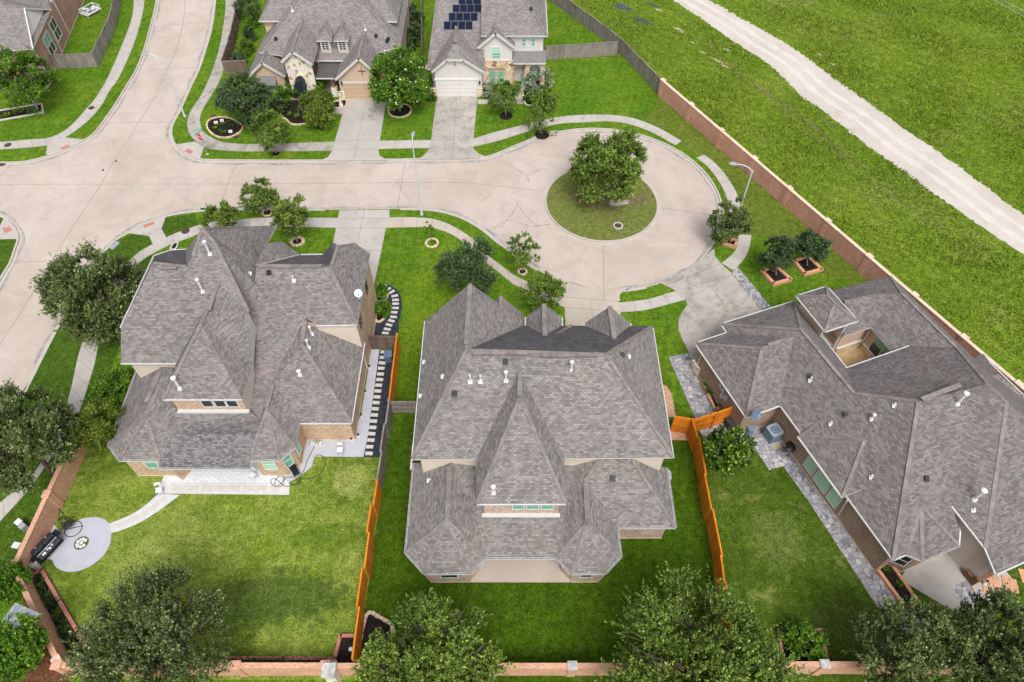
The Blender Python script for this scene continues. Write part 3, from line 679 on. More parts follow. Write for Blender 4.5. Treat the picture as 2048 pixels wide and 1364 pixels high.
    def upright(s, pts, mat, th=.2, name='wall', back=True):   # upright panel from its outline (gable fronts)
        n = (pts[1] - pts[0]).cross(pts[2] - pts[0]).normalized()
        if n.y > 0: n = -n; pts = pts[::-1]
        b = MB(); k = len(pts); off = -n * th; b.v = [tuple(q) for q in pts] + [tuple(q + off) for q in pts]
        b.f = [tuple(range(k)), tuple(range(2 * k - 1, k - 1, -1))] + [(i, k + i, k + (i + 1) % k, (i + 1) % k) for i in range(k)]; b.m = [0] * len(b.f)
        return b.build(name, M[mat], s.o)
    def win(s, a, c, x0, x1, yb, h, cols=1, rows=2, pane='glass', top=None, fr=.07, label=None, zb=None, name='window', fmat='white'):
        p0, p1 = GV(x0, yb, a, c), GV(x1, yb, a, c); z = (p0.z + p1.z) / 2 if zb is None else zb
        return s.win3(z0(p0, z), z0(p1, z), h, cols, rows, pane, top, fr, label, name, fmat)
    def win3(s, p0, p1, h, cols=1, rows=2, pane='glass', top=None, fr=.07, label=None, name='window', fmat='white'):
        d = (p1 - p0); w = d.length; d.normalize(); n = Vector((d.y, -d.x, 0)); rot = math.atan2(d.y, d.x); up = Vector((0, 0, 1))
        b = MB(); c = (p0 + p1) / 2 + n * .015; mats = [M[pane], M[top or pane]]
        b.box(c + up * h * .25, (w, .05, h * .5), rot, 0); b.box(c + up * h * .75, (w, .05, h * .5), rot, 1)
        o = b.build(name, mats, s.o, label=label); f = MB(); q = (p0 + p1) / 2 + n * .03
        for i in range(cols + 1):
            t = fr if i in (0, cols) else fr * .7; f.box(p0.lerp(p1, i / cols) + n * .03 + up * h / 2, (t, .07, h + (fr if i in (0, cols) else -fr)), rot)
        for j in range(rows + 1):
            t = fr if j in (0, rows) else fr * .6; f.box(q + n * .001 + up * h * j / rows, (w - fr * .9, .06, t), rot)
        f.build('frame', M[fmat], o); return o
    def pipe(s, px, py, pl, h=.55, r=.065, kind='vent'):   # base pixel on roof plane or height
        q = GP(px, py, *pl) if isinstance(pl, tuple) else G(px, py, pl); b = MB()
        b.box(q + Vector((0, -.03, .03)), (.30, .30, .03), tilt=Matrix.Rotation(R(34), 3, 'X')); b.lathe(q, [(r * 1.9, -.1), (r * 1.7, .12), (r, .2), (r, h)], 10)
        if kind == 'flue': b.lathe(q + Vector((0, 0, h)), [(r * 1.2, -.02), (r * 2.0, 0.02), (r * 2.0, .12), (r * 1.1, .16)], 12)
        return b.build('vent_pipe', M['pvc'], s.r)
    def louver(s, px, py, pl):
        q = GP(px, py, *pl) if isinstance(pl, tuple) else G(px, py, pl); b = MB(); b.box(q + Vector((0, 0, .09)), (.28, .30, .16), tilt=Matrix.Rotation(R(25), 3, 'X')); b.box(q + Vector((0, -.06, .02)), (.40, .42, .02), tilt=Matrix.Rotation(R(33), 3, 'X'))
        return b.build('roof_vent', M['black'], s.r)
    def spout(s, top, bot, mat='gutterw'):
        b = MB(); b.bar(top, bot, .09, .07); return b.build('downspout', M[mat], s.o)

# ------------------------------------------------------------------ the middle house
zu, zl = 6.5, 3.05
H = House(G(1080, 1000), 'large two storey brick house in the middle with grey hipped roof and twin turrets', shingle='shingle')
H.p(SW=(824.5, 918.5, zu), SE=(1347, 915, zu), NE=(1305, 652, zu), NW=(850, 642, zu), RK=(1045, 640, zu))
pS = (H.V['SW'], 0, .72)
H.p(AW=(933, 698, pS), AE=(1211.5, 711, pS))
V = H.V; V['AE'].z = V['AW'].z = (V['AE'].z + V['AW'].z) / 2
gW = (V['AW'].z - zu) / (V['AW'].x - V['SW'].x); pW = (V['SW'], gW, 0)
H.p(PK=(940.6, 567, pW)); yN = G(1130, 651, zu).y; pN = (Vector((0, yN, zu)), 0, -(V['AE'].z - zu) / (yN - V['AE'].y))
H.p(N1=(1046, 651, zu))
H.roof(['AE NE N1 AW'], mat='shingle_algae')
H.roof(['SW AW PK NW', 'SW SE AE AW', 'SE NE AE', 'PK AW N1 RK'])
H.caps(['AW SW', 'AE SE', 'PK AW', 'AW AE', 'AE NE']); H.caps([(GP(1061, 708, *pN), GP(1145, 650, *pN))], .34)
H.vents([(940.2, 574, 933, 690), (946, 706.5, 1058, 706.5), (1083, 711.5, 1196, 710.5)], V['AW'].z)
H.gutter(['N1 NE', 'SE SW'], dark=False); H.gutter(['NW SW', 'SE NE'], .06, dark=False)
for k, z_ in ((565, 0), (598, 0)): pass
for x, y in ((940.5, 763), (961, 763)): H.pipe(x, y, pS, .75)
H.pipe(1012, 761, pS, .95, .075, 'flue'); H.pipe(1142, 741, pS, .95, .075, 'flue'); 
for x, y in ((849, 724), (886, 753), (842, 792)): H.pipe(x, y, pW, .25, .05)
H.louver(1011, 723, pS); H.louver(909, 787, pS)
pE = plane3(V['SE'], V['NE'], V['AE']); H.pipe(1257, 713, pE, .3, .05); H.louver(1244, 710, pE)
mainr = H.r
def dormer(xl, yl, xr, yr, xp, yp, xb, yb):
    eL, eR = G(xl, yl, zu), G(xr, yr, zu); Y = (eL.y + eR.y) / 2; eL.y = eR.y = Y
    pk = GY(xp, yp, Y); bk = GP(xb, yb, *pN); bk.z = max(bk.z, pk.z)
    H.p(eL=eL, eR=eR, pk=pk, bk=bk, lL=Vector((eL.x, yN - .3, zu)), lR=Vector((eR.x, yN - .3, zu)))
    H.roof(['eL pk bk lL', 'eR lR bk pk']); H.caps(['pk bk'], .36, .07); H.gutter(['eL lL', 'lR eR'], dark=False)
    H.upright([Vector((eL.x + .2, Y - .25, zu - .2)), Vector((eR.x - .2, Y - .25, zu - .2)), Vector((pk.x, Y - .25, pk.z - .25))], 'stucco')
    H.walls([Vector((eL.x, Y, 0)), Vector((eL.x, yN - 1, 0)), Vector((eR.x, yN - 1, 0)), Vector((eR.x, Y, 0))], 0, zu - .05, 'brick_mid', .3)
dormer(1051.5, 634, 1123, 633.3, 1087.8, 608.7, 1090, 673); dormer(1169.4, 646.5, 1260, 645.7, 1219.4, 613.3, 1228.6, 677.7)
q = GY(1002, 592, V['PK'].y + .9); e = G(1046, 637, zu - .3)
H.p(q0=q, q1=q + Vector((0, -2.6, 0)), q2=z0((e.x, q.y), e.z), q3=z0((e.x, q.y - 2.6), e.z), q4=z0((2 * q.x - e.x, q.y), e.z), q5=z0((2 * q.x - e.x, q.y - 2.6), e.z))
H.roof(['q2 q3 q1 q0', 'q0 q1 q5 q4']); H.caps(['q0 q1'])
H.upright([V['NW'] + Vector((.3, -.4, 0)), z0((q.x, V['PK'].y - .4), zu), V['RK'] + Vector((-.2, 0, 0)), V['PK'] + Vector((0, -.4, -.2))] if False else [Vector((V['NW'].x + .4, V['NW'].y - .3, zu)), Vector((V['RK'].x - .3, V['NW'].y - .3, zu)), Vector((V['PK'].x, V['NW'].y - .3, V['PK'].z - .4))], 'brick_mid')
# rear wing over the porch
H.p(wSW=(954, 1007.8, zu), wSE=(1131.4, 1007.2, zu), wNW=(952, 918, zu), wNE=(1129, 917, zu), R0=(1039, 738, pS))
H.p(R1=(1040, 795, V['R0'].z)); R0 = V['R0']; H.p(R0b=R0 + Vector((0, .25, -.04)))
H.roof(['wSW R1 R0b wNW', 'wSW wSE R1', 'wSE wNE R0b R1']); H.caps(['R1 wSW', 'R1 wSE', 'R0 R1']); H.vents([(1040.5, 764, 1040, 794)], V['R0'].z)
pw = plane3(V['wSW'], V['wSE'], V['R1']); H.pipe(987, 985, pw, .8, .085, 'flue'); H.gutter(['wSW wSE'], dark=False)
yw = V['wSW'].y + .45
WW = H.walls([z0((V['wSW'].x, yw - .4), 0), z0((V['wSE'].x, yw - .4), 0), z0((V['wSE'].x, 25, 0), 0), z0((V['wSW'].x, 25, 0), 0)], 2.6, zu - .02, 'brick_mid', .38)
a, c = WW[0], WW[1]
for x0, x1 in ((1025, 1048), (1053, 1077), (1082, 1106)): H.win(a, c, x0, x1, 1017.5, 1.25, 1, 1, 'blind', 'glass')
fl = MB(); fz = GV(1040, 1027, a, c).z; fl.box(((a.x + c.x) / 2, a.y - .13, fz), (c.x - a.x + .3, .30, .12)); fl.build('flashing', M['gutterw'], H.o)
H.walls('SW SE NE NW', 2.5, zu - .03, ['stucco', 'brick_mid'], .45, sel=[0, 0, 1, 0])
for x0, x1, b_, h in (): pass
# lower roofs: turrets, porch and the east block
ymid = G(1040, 1115, zl).y; zw = GV(1040, 1030, a, c).z; pM = (Vector((0, ymid, zl)), 0, (zw - zl) / (yw - ymid))
H.p(L0=(828, 926, zl), L1=(811.7, 1105, zl), L2=(848.7, 1146.4, zl), L3=(941, 1145.5, zl), L4=(970, 1115, zl), L5=(1113, 1115, zl), L6=(1143.6, 1146.4, zl),
    L7=(1210, 1145.7, zl), L8=(1241.5, 1112.4, zl), L9=(1234, 1054.5, zl), L10=(1350.5, 1054, zl), L11=(1332.8, 930, zl), AT=(893.8, 1041, 5.1), RT=(902, 924, 5.1),
    V1=(954, 1034, pM), V1t=(951, 928, pM), V2=(1129, 1032, pM), V2t=(1148, 928, pM), AE2=(1175.8, 1044.8, 5.0))
pSE = (V['L9'], 0, .62); H.p(RE=(1170, 963, pSE)); V['AE2'] = G(1175.8, 1044.8, V['RE'].z - .05)
H.p(T1=(1199, 918, pSE), T2=(1264, 918, pSE)); T1z = V['T1'].z
H.p(E1=z0((V['L10'].x, V['T2'].y + .6), 0) + Vector((0, 0, zl)))
H.roof(['L0 L1 AT RT', 'L1 L2 AT', 'L2 L3 AT', 'L3 L4 AT', 'L4 V1 AT', 'V1 V1t RT AT', 'L4 L5 V2 V1', 'V1 V2 V2t V1t', 'L5 V2 RE AE2', 'V2 V2t T1 RE', 'L5 L6 AE2', 'L6 L7 AE2', 'L7 L8 AE2', 'L8 L9 RE AE2', 'L9 L10 T2 T1 RE', 'L10 E1 T2'])
H.caps(['AT L1', 'AT L2', 'AT L3', 'AT L4', 'RT AT', 'AE2 L5', 'AE2 L6', 'AE2 L7', 'AE2 L8', 'AE2 RE', 'RE T1', 'T2 L10'])
H.vents([(898.6, 934, 895.4, 1036)], 5.1); H.vents([(1171, 968, 1175.4, 1040)], V['RE'].z - .02)
H.gutter(['L0 L1 L2 L3 L4 L5 L6 L7 L8 L9 L10 E1'], .11)
H.louver(1225, 956, pSE); H.pipe(858, 961, plane3(V['L0'], V['L1'], V['AT']), .35, .05)
sc0 = MB(); P = G(820, 926, zl); sc0.box((P.x + .1, P.y + .6, zl - .06), (.12, 2.2, .12)); sc0.build('gutter', M['gutterw'], H.r)
V2_ = lambda k: V[k]
yb_ = 21.6
LW = H.walls([V['L0'], V['L1'], V['L2'], V['L3'], V['L4'], z0((V['L4'].x, yb_), 0), z0((V['L5'].x, yb_), 0), V['L5'], V['L6'], V['L7'], V['L8'], V['L9'], V['L10'], V['E1'], z0((V['E1'].x, 35), 0), z0((V['L0'].x, 35), 0)], 0, zl - .03, 'brick_mid', .42)
H.win(LW[2], LW[3], 882, 916, 1154.3, 1.35, 1, 1, 'glass'); H.win(LW[8], LW[9], 1160, 1183, 1153.5, 1.35, 1, 1, 'glass')
H.win(LW[3], LW[4], 945, 961, 1140, 1.3, 1, 1, 'glass'); H.win(LW[7], LW[8], 1124, 1139, 1140, 1.3, 1, 1, 'glass')
ps = MB(); ps.prism(gl([(940, 1165), (1140, 1165), (1140, 1090), (940, 1090)]), -.05, .10); struct(ps.build('patio', M['drive_pink']))
HM = H

# ------------------------------------------------------------------ the left house
zu, zl = 6.3, 3.05
H = House(G(480, 800), 'large tan brick house on the left with tall steep roof and white rear patio', shingle='shingle_l'); V = H.V
H.p(Wa=(241.6, 726, zu)); pS = (V['Wa'], 0, .67); H.p(Wb=(242, 654, pS), Wc=(307, 526, pS), Wd=(373, 533, pS), T0=(386, 512, pS), T1=(404, 457, pS), Ha=(429, 486, pS), Hb=(497, 624, pS), R0=(437, 566, pS), Ec=(528, 588, zu + 1.0), Vw=(352.6, 726, zu))
V['T1'] = G(404, 457, V['T1'].z); pE = plane3(V['Ha'], V['Hb'], V['Ec'])
H.p(T2=(481, 453, pE), T3=(531, 489, pE), T4=(511, 531, pE), E2=(512, 653, zu), Ne1=(308, 512, zu), Ne2=(340, 501, zu), Ne3=(372, 499, zu), Wf=(388, 480, zu + 1))
H.p(B1=z0((V['T1'].x, V['T1'].y + 6), zu), B2=z0((V['T3'].x, V['T1'].y + 6.5), zu))
H.roof(['Wa Vw R0 Hb Ha T1 T0 Wd Wc Wb', 'Wb Wc Ne1', 'Wd T0 Ne3', 'T0 T1 Wf Ne3', 'T1 T2 B2 B1', 'T1 B1 Wf', 'T2 T3 B2'])
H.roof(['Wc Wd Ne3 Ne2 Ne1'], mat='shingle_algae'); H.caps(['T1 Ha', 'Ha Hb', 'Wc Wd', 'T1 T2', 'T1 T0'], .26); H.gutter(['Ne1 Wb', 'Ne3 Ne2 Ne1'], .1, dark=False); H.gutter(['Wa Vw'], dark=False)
H.vents([(322, 536.5, 354, 536.5)], pS)
H.roof(['T1 Ha Hb E2 Ec T4 T3 T2']); 
for x, y, h, k in ((420, 508, 1.25, 'flue'), (406, 583, 1.3, 'flue')): H.pipe(x, y, pS, h, .08, k)
H.pipe(500, 547, pE, .2, .06)
H.p(wSW=(326.5, 798.5, zu), wSE=(485, 798.5, zu), wE=(505.8, 726, zu)); H.p(R1=(402, 648, V['R0'].z), R0b=V['R0'] + Vector((0, .2, -.03)))
H.roof(['wSW R1 R0b Vw', 'wSW wSE R1', 'wSE wE E2 Hb R0b R1']); H.caps(['R1 wSW', 'R0 R1'], .3); H.vents([(426, 598, 417, 622)], V['R0'].z)
H.gutter(['wSW wSE'], dark=False); pw = plane3(V['wSW'], V['wSE'], V['R1']); H.pipe(360, 777, pw, 1.3, .1, 'flue')
WW = H.walls([V['wSW'], V['wSE'], V['wE'], V['E2'], V['Ec'], z0((V['Ec'].x, 44), 0), z0((V['wSW'].x + 1, 44), 0)], 2.2, zu - .03, ['brick_tan', 'stucco'], .30, sel=[0, 1, 1, 1, 1, 1, 1])
a, c = WW[0], WW[1]
for x0, x1 in ((408, 430), (434, 455), (458, 479)): H.win(a, c, x0, x1, 812.5, 1.3, 1, 1, 'glass', 'glass')
fz = GV(420, 820, a, c).z; fl = MB(); fl.box(((a.x + c.x) / 2 + .1, a.y - .14, fz + .03), (c.x - a.x + .2, .3, .14)); fl.build('flashing', M['gutterw'], H.o)
H.walls([V['Wa'], V['Vw'], z0((V['Vw'].x, 40), 0), z0((V['Ne1'].x + .3, V['Ne1'].y - .2), 0), z0((V['Ne1'].x - 1, V['Wb'].y + 2), 0)], 0, zu - .03, ['stucco', 'brick_tan'], .45, sel=[0, 0, 1, 1, 1])
# east block with the garage gable
H.p(Q3=(714.5, 649, zu), Q4=(632.6, 650, zu)); pS2 = (V['Q3'], 0, .60)
H.p(Q1=(512, 535, pS2), Q2=(658, 534, pS2), Rb0=(611, 631, pS2), Nx=(739.7, 507, zu), n1=(709.4, 485.4, zu + 1.2), n2=(676, 490.5, zu + 2.4), n3=(665.5, 484.6, zu + 2.1), n4=(645, 509.5, zu), n5=(601, 510, zu), n6=(664, 528, zu + 2.35), u1=(564, 482, zu + 1.1), u2=(531, 488, zu + 2.4), u3=(598, 508, zu), u4=(511, 530, zu + 2.5))
yq = V['Q3'].y; pL = (V['Q3'], 0, .40)
H.p(c1=(571, 707, pL), c2=(540, 772, pL), c3=(520, 838, pL), c4=(500, 824, pL), c5=(507.5, 760, pL), c6=(519, 690, pL), c7=(529.5, 592, pS2))
for k in ('c4', 'c5', 'c6', 'c7'): V[k] = V[k] + Vector((-.9, 0, 0))
H.roof(['Q1 Q2 Q3 Q4 Rb0 c1 c6 c7', 'Q2 Nx Q3', 'n2 n6 Q2', 'Q2 Nx n1 n2', 'u1 u3 u4 u2'])
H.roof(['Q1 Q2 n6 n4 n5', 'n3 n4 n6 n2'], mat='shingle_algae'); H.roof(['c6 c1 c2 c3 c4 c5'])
H.caps(['Q2 Q3', 'n2 n6'], .26); H.vents([(517, 533.5, 644, 533.5)], V['Q2'].z); H.gutter(['Q4 Q3'], dark=False); H.gutter(['n4 n5'], .12, dark=False)
H.louver(538, 545, pS2); H.pipe(588, 561, pS2, .6, .06)
EW = H.walls([V['Q4'], V['Q3'], z0((V['Nx'].x, V['n4'].y - .1), 0), z0((V['n5'].x - 2, V['n4'].y - .1), 0), z0((V['Ec'].x, V['Q4'].y + 1), 0)], 0, zu - .03, ['stucco', 'brick_tan'], .14, sel=[0, 1, 1, 1, 1])
for y0, y1 in ((558, 536), (652, 632)):
    A_, B_ = EW[1], EW[2]; f = (y0 - 497) / (690 - 497); m = A_.lerp(B_, 1 - f * 1.05); d = (B_ - A_).normalized() * .42
    H.win3(z0(m - d, 4.55), z0(m + d, 4.55), 1.35, 1, 2, 'glass', fmat='dark')
# lower roofs
H.p(RBa=(600.6, 846, zl), RBb=(702.6, 846, zl), RBc=(728.8, 685, zl)); pRB = (V['RBb'], 0, .60); H.p(Rb1=(604, 690, pRB), AR=(546, 767, pRB), tp=(578, 806, pRB))
pRE = plane3(V['Rb1'], V['RBb'], V['RBc']); H.p(d1=(660, 652, pRE), d2=(627, 652, pRE)); V['Rb0'] = G(611, 631, V['Rb1'].z + .05)
H.roof(['Rb1 RBb RBc d1 d2 Rb0', 'RBa RBb Rb1 AR', 'Rb1 Rb0 c1 c2 AR']); H.caps(['Rb1 RBb', 'Rb0 Rb1'], .26); H.vents([(610, 640, 604.5, 686)], V['Rb1'].z)
H.gutter(['RBa RBb'], dark=False); H.gutter(['RBb RBc'], .08, dark=False)
H.pipe(624, 668, pRE, .85, .06, 'flue'); H.pipe(618, 695, pRE, .85, .06, 'flue'); H.pipe(600, 749, pRB, .4, .09, 'flue')
ymid = G(420, 935, zl).y; pM = (Vector((0, ymid, zl)), 0, (fz - zl) / (a.y - ymid))
pt = G(420, 890, 3.3); M['shingle_p'] = m_shingle('shingle_roof_renewed', (.150, .138, .133), (.256, .238, .230), (pt.x + .2, ymid + 1.1, 4.3, 2.3))
zt = 5.1; H.p(LT=(292, 833, zt), LR=(325, 733, zt), l0=(274, 740, zl), l1=(217, 889.4, zl), l2=(238.8, 919.7, zl), l3=(319, 919.5, zl), l4=(318, 935.5, zl), l5=(499, 935.8, zl), vl=(344, 868, pM), vt=(345, 736, pM), vr=(514, 868, pM), vr2=(500, 912, pM), m1=(350, 815, pM), m2=(499, 822, pM))
H.p(tt=(532.5, 823.6, V['AR'].z), k1=(497, 919.7, zl), k2=(558.7, 919, zl), k3=(590, 894.5, zl))
H.roof(['l0 l1 LT LR', 'l1 l2 LT', 'l2 l3 LT', 'l3 vl LT', 'LT vl m1 vt LR'], name='roof'); H.caps(['LR LT', 'LT l1', 'LT l2', 'LT l3', 'LT vl'], .28); H.vents([(323, 740, 293, 806)], zt)
H.gutter(['l0 l1 l2 l3'], .11)
H.roof(['l4 l5 vr2 vr c3 m2 m1 vl l3'], mat='shingle_p'); H.gutter(['l4 l5'], .12)
H.roof(['k1 k2 tt', 'k2 k3 tt', 'k3 RBa tp AR tt', 'k1 tt AR c2 c3 vr vr2']); H.caps(['tt k1', 'tt k2', 'tt k3', 'AR tt'], .28); H.vents([(545, 773, 533, 816)], V['AR'].z); H.gutter(['k1 k2 k3'], .11); 
LW = H.walls([V['l0'], V['l1'], V['l2'], V['l3'], z0((V['l4'].x + .6, V['l4'].y + .2), 0), z0((V['l4'].x + 2.2, V['l4'].y + 3), 0), z0((V['l5'].x - .1, V['l4'].y + 3), 0), V['k1'], V['k2'], V['k3'], V['RBa'], V['RBb'], V['RBc'], z0((V['RBc'].x, 40), 0), z0((V['l0'].x, 40), 0)], 0, zl - .03, 'brick_tan', .22)
H.win(LW[2], LW[3], 297, 321, 935, 1.75, 1, 2, 'blind'); H.win(LW[7], LW[8], 532, 556, 938, 1.6, 1, 2, 'blind_pale', fr=.09); H.win(LW[8], LW[9], 571, 590, 930, 1.7, 1, 2, 'blind', fr=.09); H.win(LW[9], LW[10], 595, 605, 905, 1.6, 1, 2, 'blind', fr=.09)
H.spout(V['k2'] + Vector((.05, .15, -.1)), z0(G(588, 950), .1)); 
HL = H
# ------------------------------------------------------------------ the right house (turned about 22 degrees)
zl = 3.3; a0 = G(1391, 686.6, zl); d1 = (G(1492.4, 834, zl) - a0).normalized(); d2 = Vector((-d1.y, d1.x, 0))
def AB(a, b, z=0.0): p = a0 + d1 * a + d2 * b; return Vector((p.x, p.y, z))
H = House(AB(12, 12), 'sprawling single storey brown brick house on the right built around a small open courtyard', shingle='shingle_r'); V = H.V
H.p(A0=AB(0, 0, zl), A1=AB(7.74, 0, zl), A2=AB(7.74, 3.1, zl), A3=AB(21.05, 3.1, zl), A4=AB(-1, 3.1, zl), A5=AB(0, 3.1, zl), A6=AB(-.9, 10.4, zl))
pWr = (V['A3'], .75 * d2.x, .75 * d2.y)
H.p(K=(1837, 803, pWr), Rc=(1709, 786, pWr), Ra=(1602.6, 660, pWr), g1=(1586.6, 676, pWr)); V['Ra'].z = V['Rc'].z = (V['Ra'].z + V['Rc'].z) / 2
kz = V['K'].z; H.p(g=(1524.4, 697.3, V['g1'].z), K2=(1938, 777, kz), Mx=(2014, 806, kz), gc=(1974, 766.6, kz - .25))
H.p(cn=(1742, 654.6, zl), c5=(1688, 672.4, zl), Nr=(1753, 587, 4.75), Nw=(1690, 601, 4.7), NEc=(1781, 552, zl), Er0=(1804, 587, 5.25), Hh=(1913.7, 695.5, 5.3), cE=(1783, 702, zl), n0=(1655, 583, zl), n1=(1697, 572, zl))
pEW = plane3(V['cn'], V['Nr'], V['Hh']); H.p(B2=(1819.5, 692, pEW)); H.p(B1=(1693, 736.4, V['B2'].z)); H.p(E2=(1946, 715, zl), E3=(1965, 709.5, zl))
pSr = plane3(V['K'], V['A3'], V['K2']); H.p(S2=(1810, 1109, pSr), S4=(1917.4, 1090.5, pSr), S5=(1919.6, 1062.6, pSr), U1=(1904.6, 1012, pSr), tA=(1842.5, 1013.4, pSr), tR=(1889, 1046, pSr))
pDk = plane3(V['K2'], V['U1'], V['Mx']); H.p(Nn=(1971, 1096.5, pDk), sb=(1992.4, 1148, zl), sc2=AB(24.5, 17, zl), SEc=AB(24.5, 21.5, zl), E4=AB(15, 21.5, zl))
H.roof(['A0 A1 g', 'A1 A2 g1 g', 'A0 g g1 A5', 'A4 Ra A6', 'A4 A5 g1 A2 A3 K Rc Ra', 'A6 Ra Rc B1', 'B1 Rc K K2 gc Hh B2', 'cn cE B2 Hh Er0 Nr', 'c5 cn Nr Nw', 'n0 NEc Er0 Nr Nw', 'NEc E2 E4 Mx gc Hh Er0', 'K A3 S2 S4 S5 U1 K2', 'K2 U1 Nn Mx gc', 'Mx Nn sb SEc', 'Mx SEc E4'])
R_ = H.r
H.caps(['A0 g', 'A1 g', 'g g1', 'A4 Ra', 'A6 Ra', 'Ra Rc', 'K A3', 'Mx Nn', 'K Rc', 'Er0 Hh', 'Hh gc', 'gc Mx', 'NEc Er0'], .28); H.vents([(1842, 800, 1920, 771)], kz); H.vents([(1536, 692, 1572, 680)], V['g'].z)
H.gutter(['A5 A0 A1 A2', 'A6 A4 A5', 'A2 A3 S2', 'B2 B1 A6', 'cE cn c5', 'n0 NEc E2', 'S4 S5', 'U1 Nn sb SEc'], .09, dark=False)
H.p(t1=(1844.6, 1121, zl), t2=(1812, 1108, zl + .02), t3=(1917.4, 1090.5, zl))
up = Vector((0, 0, .06)); H.roof([[V['tA'] + up, V['t2'], V['t1']], [V['tA'] + up, V['t1'], V['t3']], [V['tA'] + up, V['t3'], V['tR'] + up]]); H.caps([(V['tA'] + up, V['t2']), (V['tA'] + up, V['t1']), (V['tA'] + up, V['t3'])], .26); H.gutter(['t2 t1 t3'], .1)
pe0 = AB(10.6, 2.75, zl); pe1 = AB(16, 2.75, zl); H.p(b0=pe0, b1=pe1, bA=(1729, 880.6, pWr), bB=AB(16.2, 4.2, zl + .8), bC=AB(10.4, 4.2, zl + .8))
H.roof(['b0 b1 bA', [V['b0'], V['bA'], V['bC']], [V['b1'], V['bB'], V['bA']]], drop=-.06); H.caps(['b0 bA', 'b1 bA'], .26, .1); H.gutter(['b0 b1'], .1, dark=False)
H.p(x0=(1945, 716, zl), x1=(1966, 709.5, zl), x2=(1994.5, 749, 4.5), x3=(1977, 754, 4.5), x4=(2075, 815, zl), x5=(2090, 900, 4.6)); H.roof(['x0 x1 x2 x3', 'x3 x2 x4 x5'], drop=-.1); H.gutter(['x0 x1 x4'], .1, dark=False)
# small lantern roof over the entry passage
tz = 5.2; H.p(w0=(1593, 591.7, tz), w1=(1654, 573, tz), w2=(1715.7, 641.5, tz), w3=(1650.6, 662.8, tz), wa=(1663, 596, 6.35), wb=(1660, 606, 6.35))
V['wa'] = V['w0'].lerp(V['w2'], .5) + d1 * -.45 + Vector((0, 0, 1.1)); V['wb'] = V['w0'].lerp(V['w2'], .5) + d1 * .45 + Vector((0, 0, 1.1))
H.roof(['w0 wa w1', 'w1 wa wb w2', 'w2 wb w3', 'w3 wb wa w0']); H.caps(['w0 wa', 'w1 wa', 'w2 wb', 'w3 wb', 'wa wb'], .24); H.gutter(['w0 w3 w2 w1 w0'], .08, dark=False)
q = [V['w0'].lerp(V['w2'], .12), V['w3'].lerp(V['w1'], .12), V['w2'].lerp(V['w0'], .12), V['w1'].lerp(V['w3'], .12)]
b = MB()
for i, j in ((0, 1), (2, 3), (3, 0)):
    b.bar(z0(q[i], tz - .05), z0(q[j], tz - .05), .16, 2.6 if (i, j) != (3, 0) else 1.0)
b.build('wall', M['stucco_tan'], H.o)
for k in (1, 2): c = MB(); c.box(z0(q[k], 2.5), (.18, .18, 5), math.atan2(d1.y, d1.x)); c.build('post', M['trim'], H.o)
c = MB(); c.bar(z0(q[1], tz - .06), z0(q[2], tz - .06), .2, .45); c.build('lintel', M['trim'], H.o)
br = ['brick_brown']
def wl2(pts, mats=br, zt=zl - .03, sel=None, zb=0): return H.walls([AB(a_, b_) for a_, b_ in pts], zb, zt, mats, 0, sel=sel)
P1 = wl2([(.4, .24), (7.48, .24), (7.48, 4), (.4, 4)]); P2 = wl2([(-.55, 3.36), (20.72, 3.36), (20.62, 8.4), (6.9, 9.98), (-.5, 9.98)])
wl2([(.1, 12.4), (3.55, 12.4), (3.55, 15.3), (6.4, 15.3), (6.4, 20.15), (.1, 20.15)], ['stucco_tan', 'brick_brown'], sel=[0, 0, 0, 0, 1, 1]); wl2([(7.1, 9.9), (19.5, 9.9), (19.5, 20.1), (7.1, 20.1)]); wl2([(19.4, 11.6), (24.05, 11.6), (24.05, 21.1), (9.95, 21.1), (9.95, 20), (19.4, 20)])
wl2([(20.5, 4.2), (21.5, 5.1), (21.5, 7.6), (20.5, 8.5)])
A_, B_ = P2[0], P2[1]
for x0, x1, y in ((1642, 1658, 933), (1657, 1678, 958), (1677, 1692, 976)):
    f0, f1 = {1642: (11.9, 12.95), 1657: (13.15, 14.6), 1677: (14.8, 15.85)}[x0]; H.win3(AB(f0, 3.34, .6), AB(f1, 3.34, .6), 2.1, 1, 1, 'blind_pale', fr=.08, fmat='trim')
H.win3(AB(20.7, 4.36, 1.0), AB(21.35, 4.96, 1.0), 1.5, 1, 2, 'glass')
H.spout(AB(16.3, 3.0, zl - .1), AB(16.35, 3.45, .1)); H.spout(AB(7.42, .2, zl - .1), AB(7.36, .38, .1)); H.spout(V['A0'] + d1 * .9 + d2 * .12 - Vector((0, 0, .1)), AB(.7, .38, .1)); H.spout(V['S5'] + Vector((.1, 0, -.1)), V['S5'] + Vector((.5, .9, -.5)))
c = MB(); c.prism([AB(.2, .05), AB(1.3, .05), AB(1.3, .42), AB(.2, .42)], 0, 1.15); c.build('pier', M['stone_white'], H.o)
cw = [V['U1'] + d2 * .15, V['Nn'] + d2 * .12 - d1 * .1]; c = MB(); c.poly([z0(cw[0], .1), z0(cw[1], .1), z0(cw[1], cw[1].z - .2), z0(cw[0], cw[0].z - .2)]); c.poly([z0(cw[1], .1), z0(V['sb'] + d2 * .5 - d1 * .4, .1), z0(V['sb'] + d2 * .5 - d1 * .4, zl - .1), z0(cw[1], cw[1].z - .2)]); c.build('wall', M['stucco'], H.o)
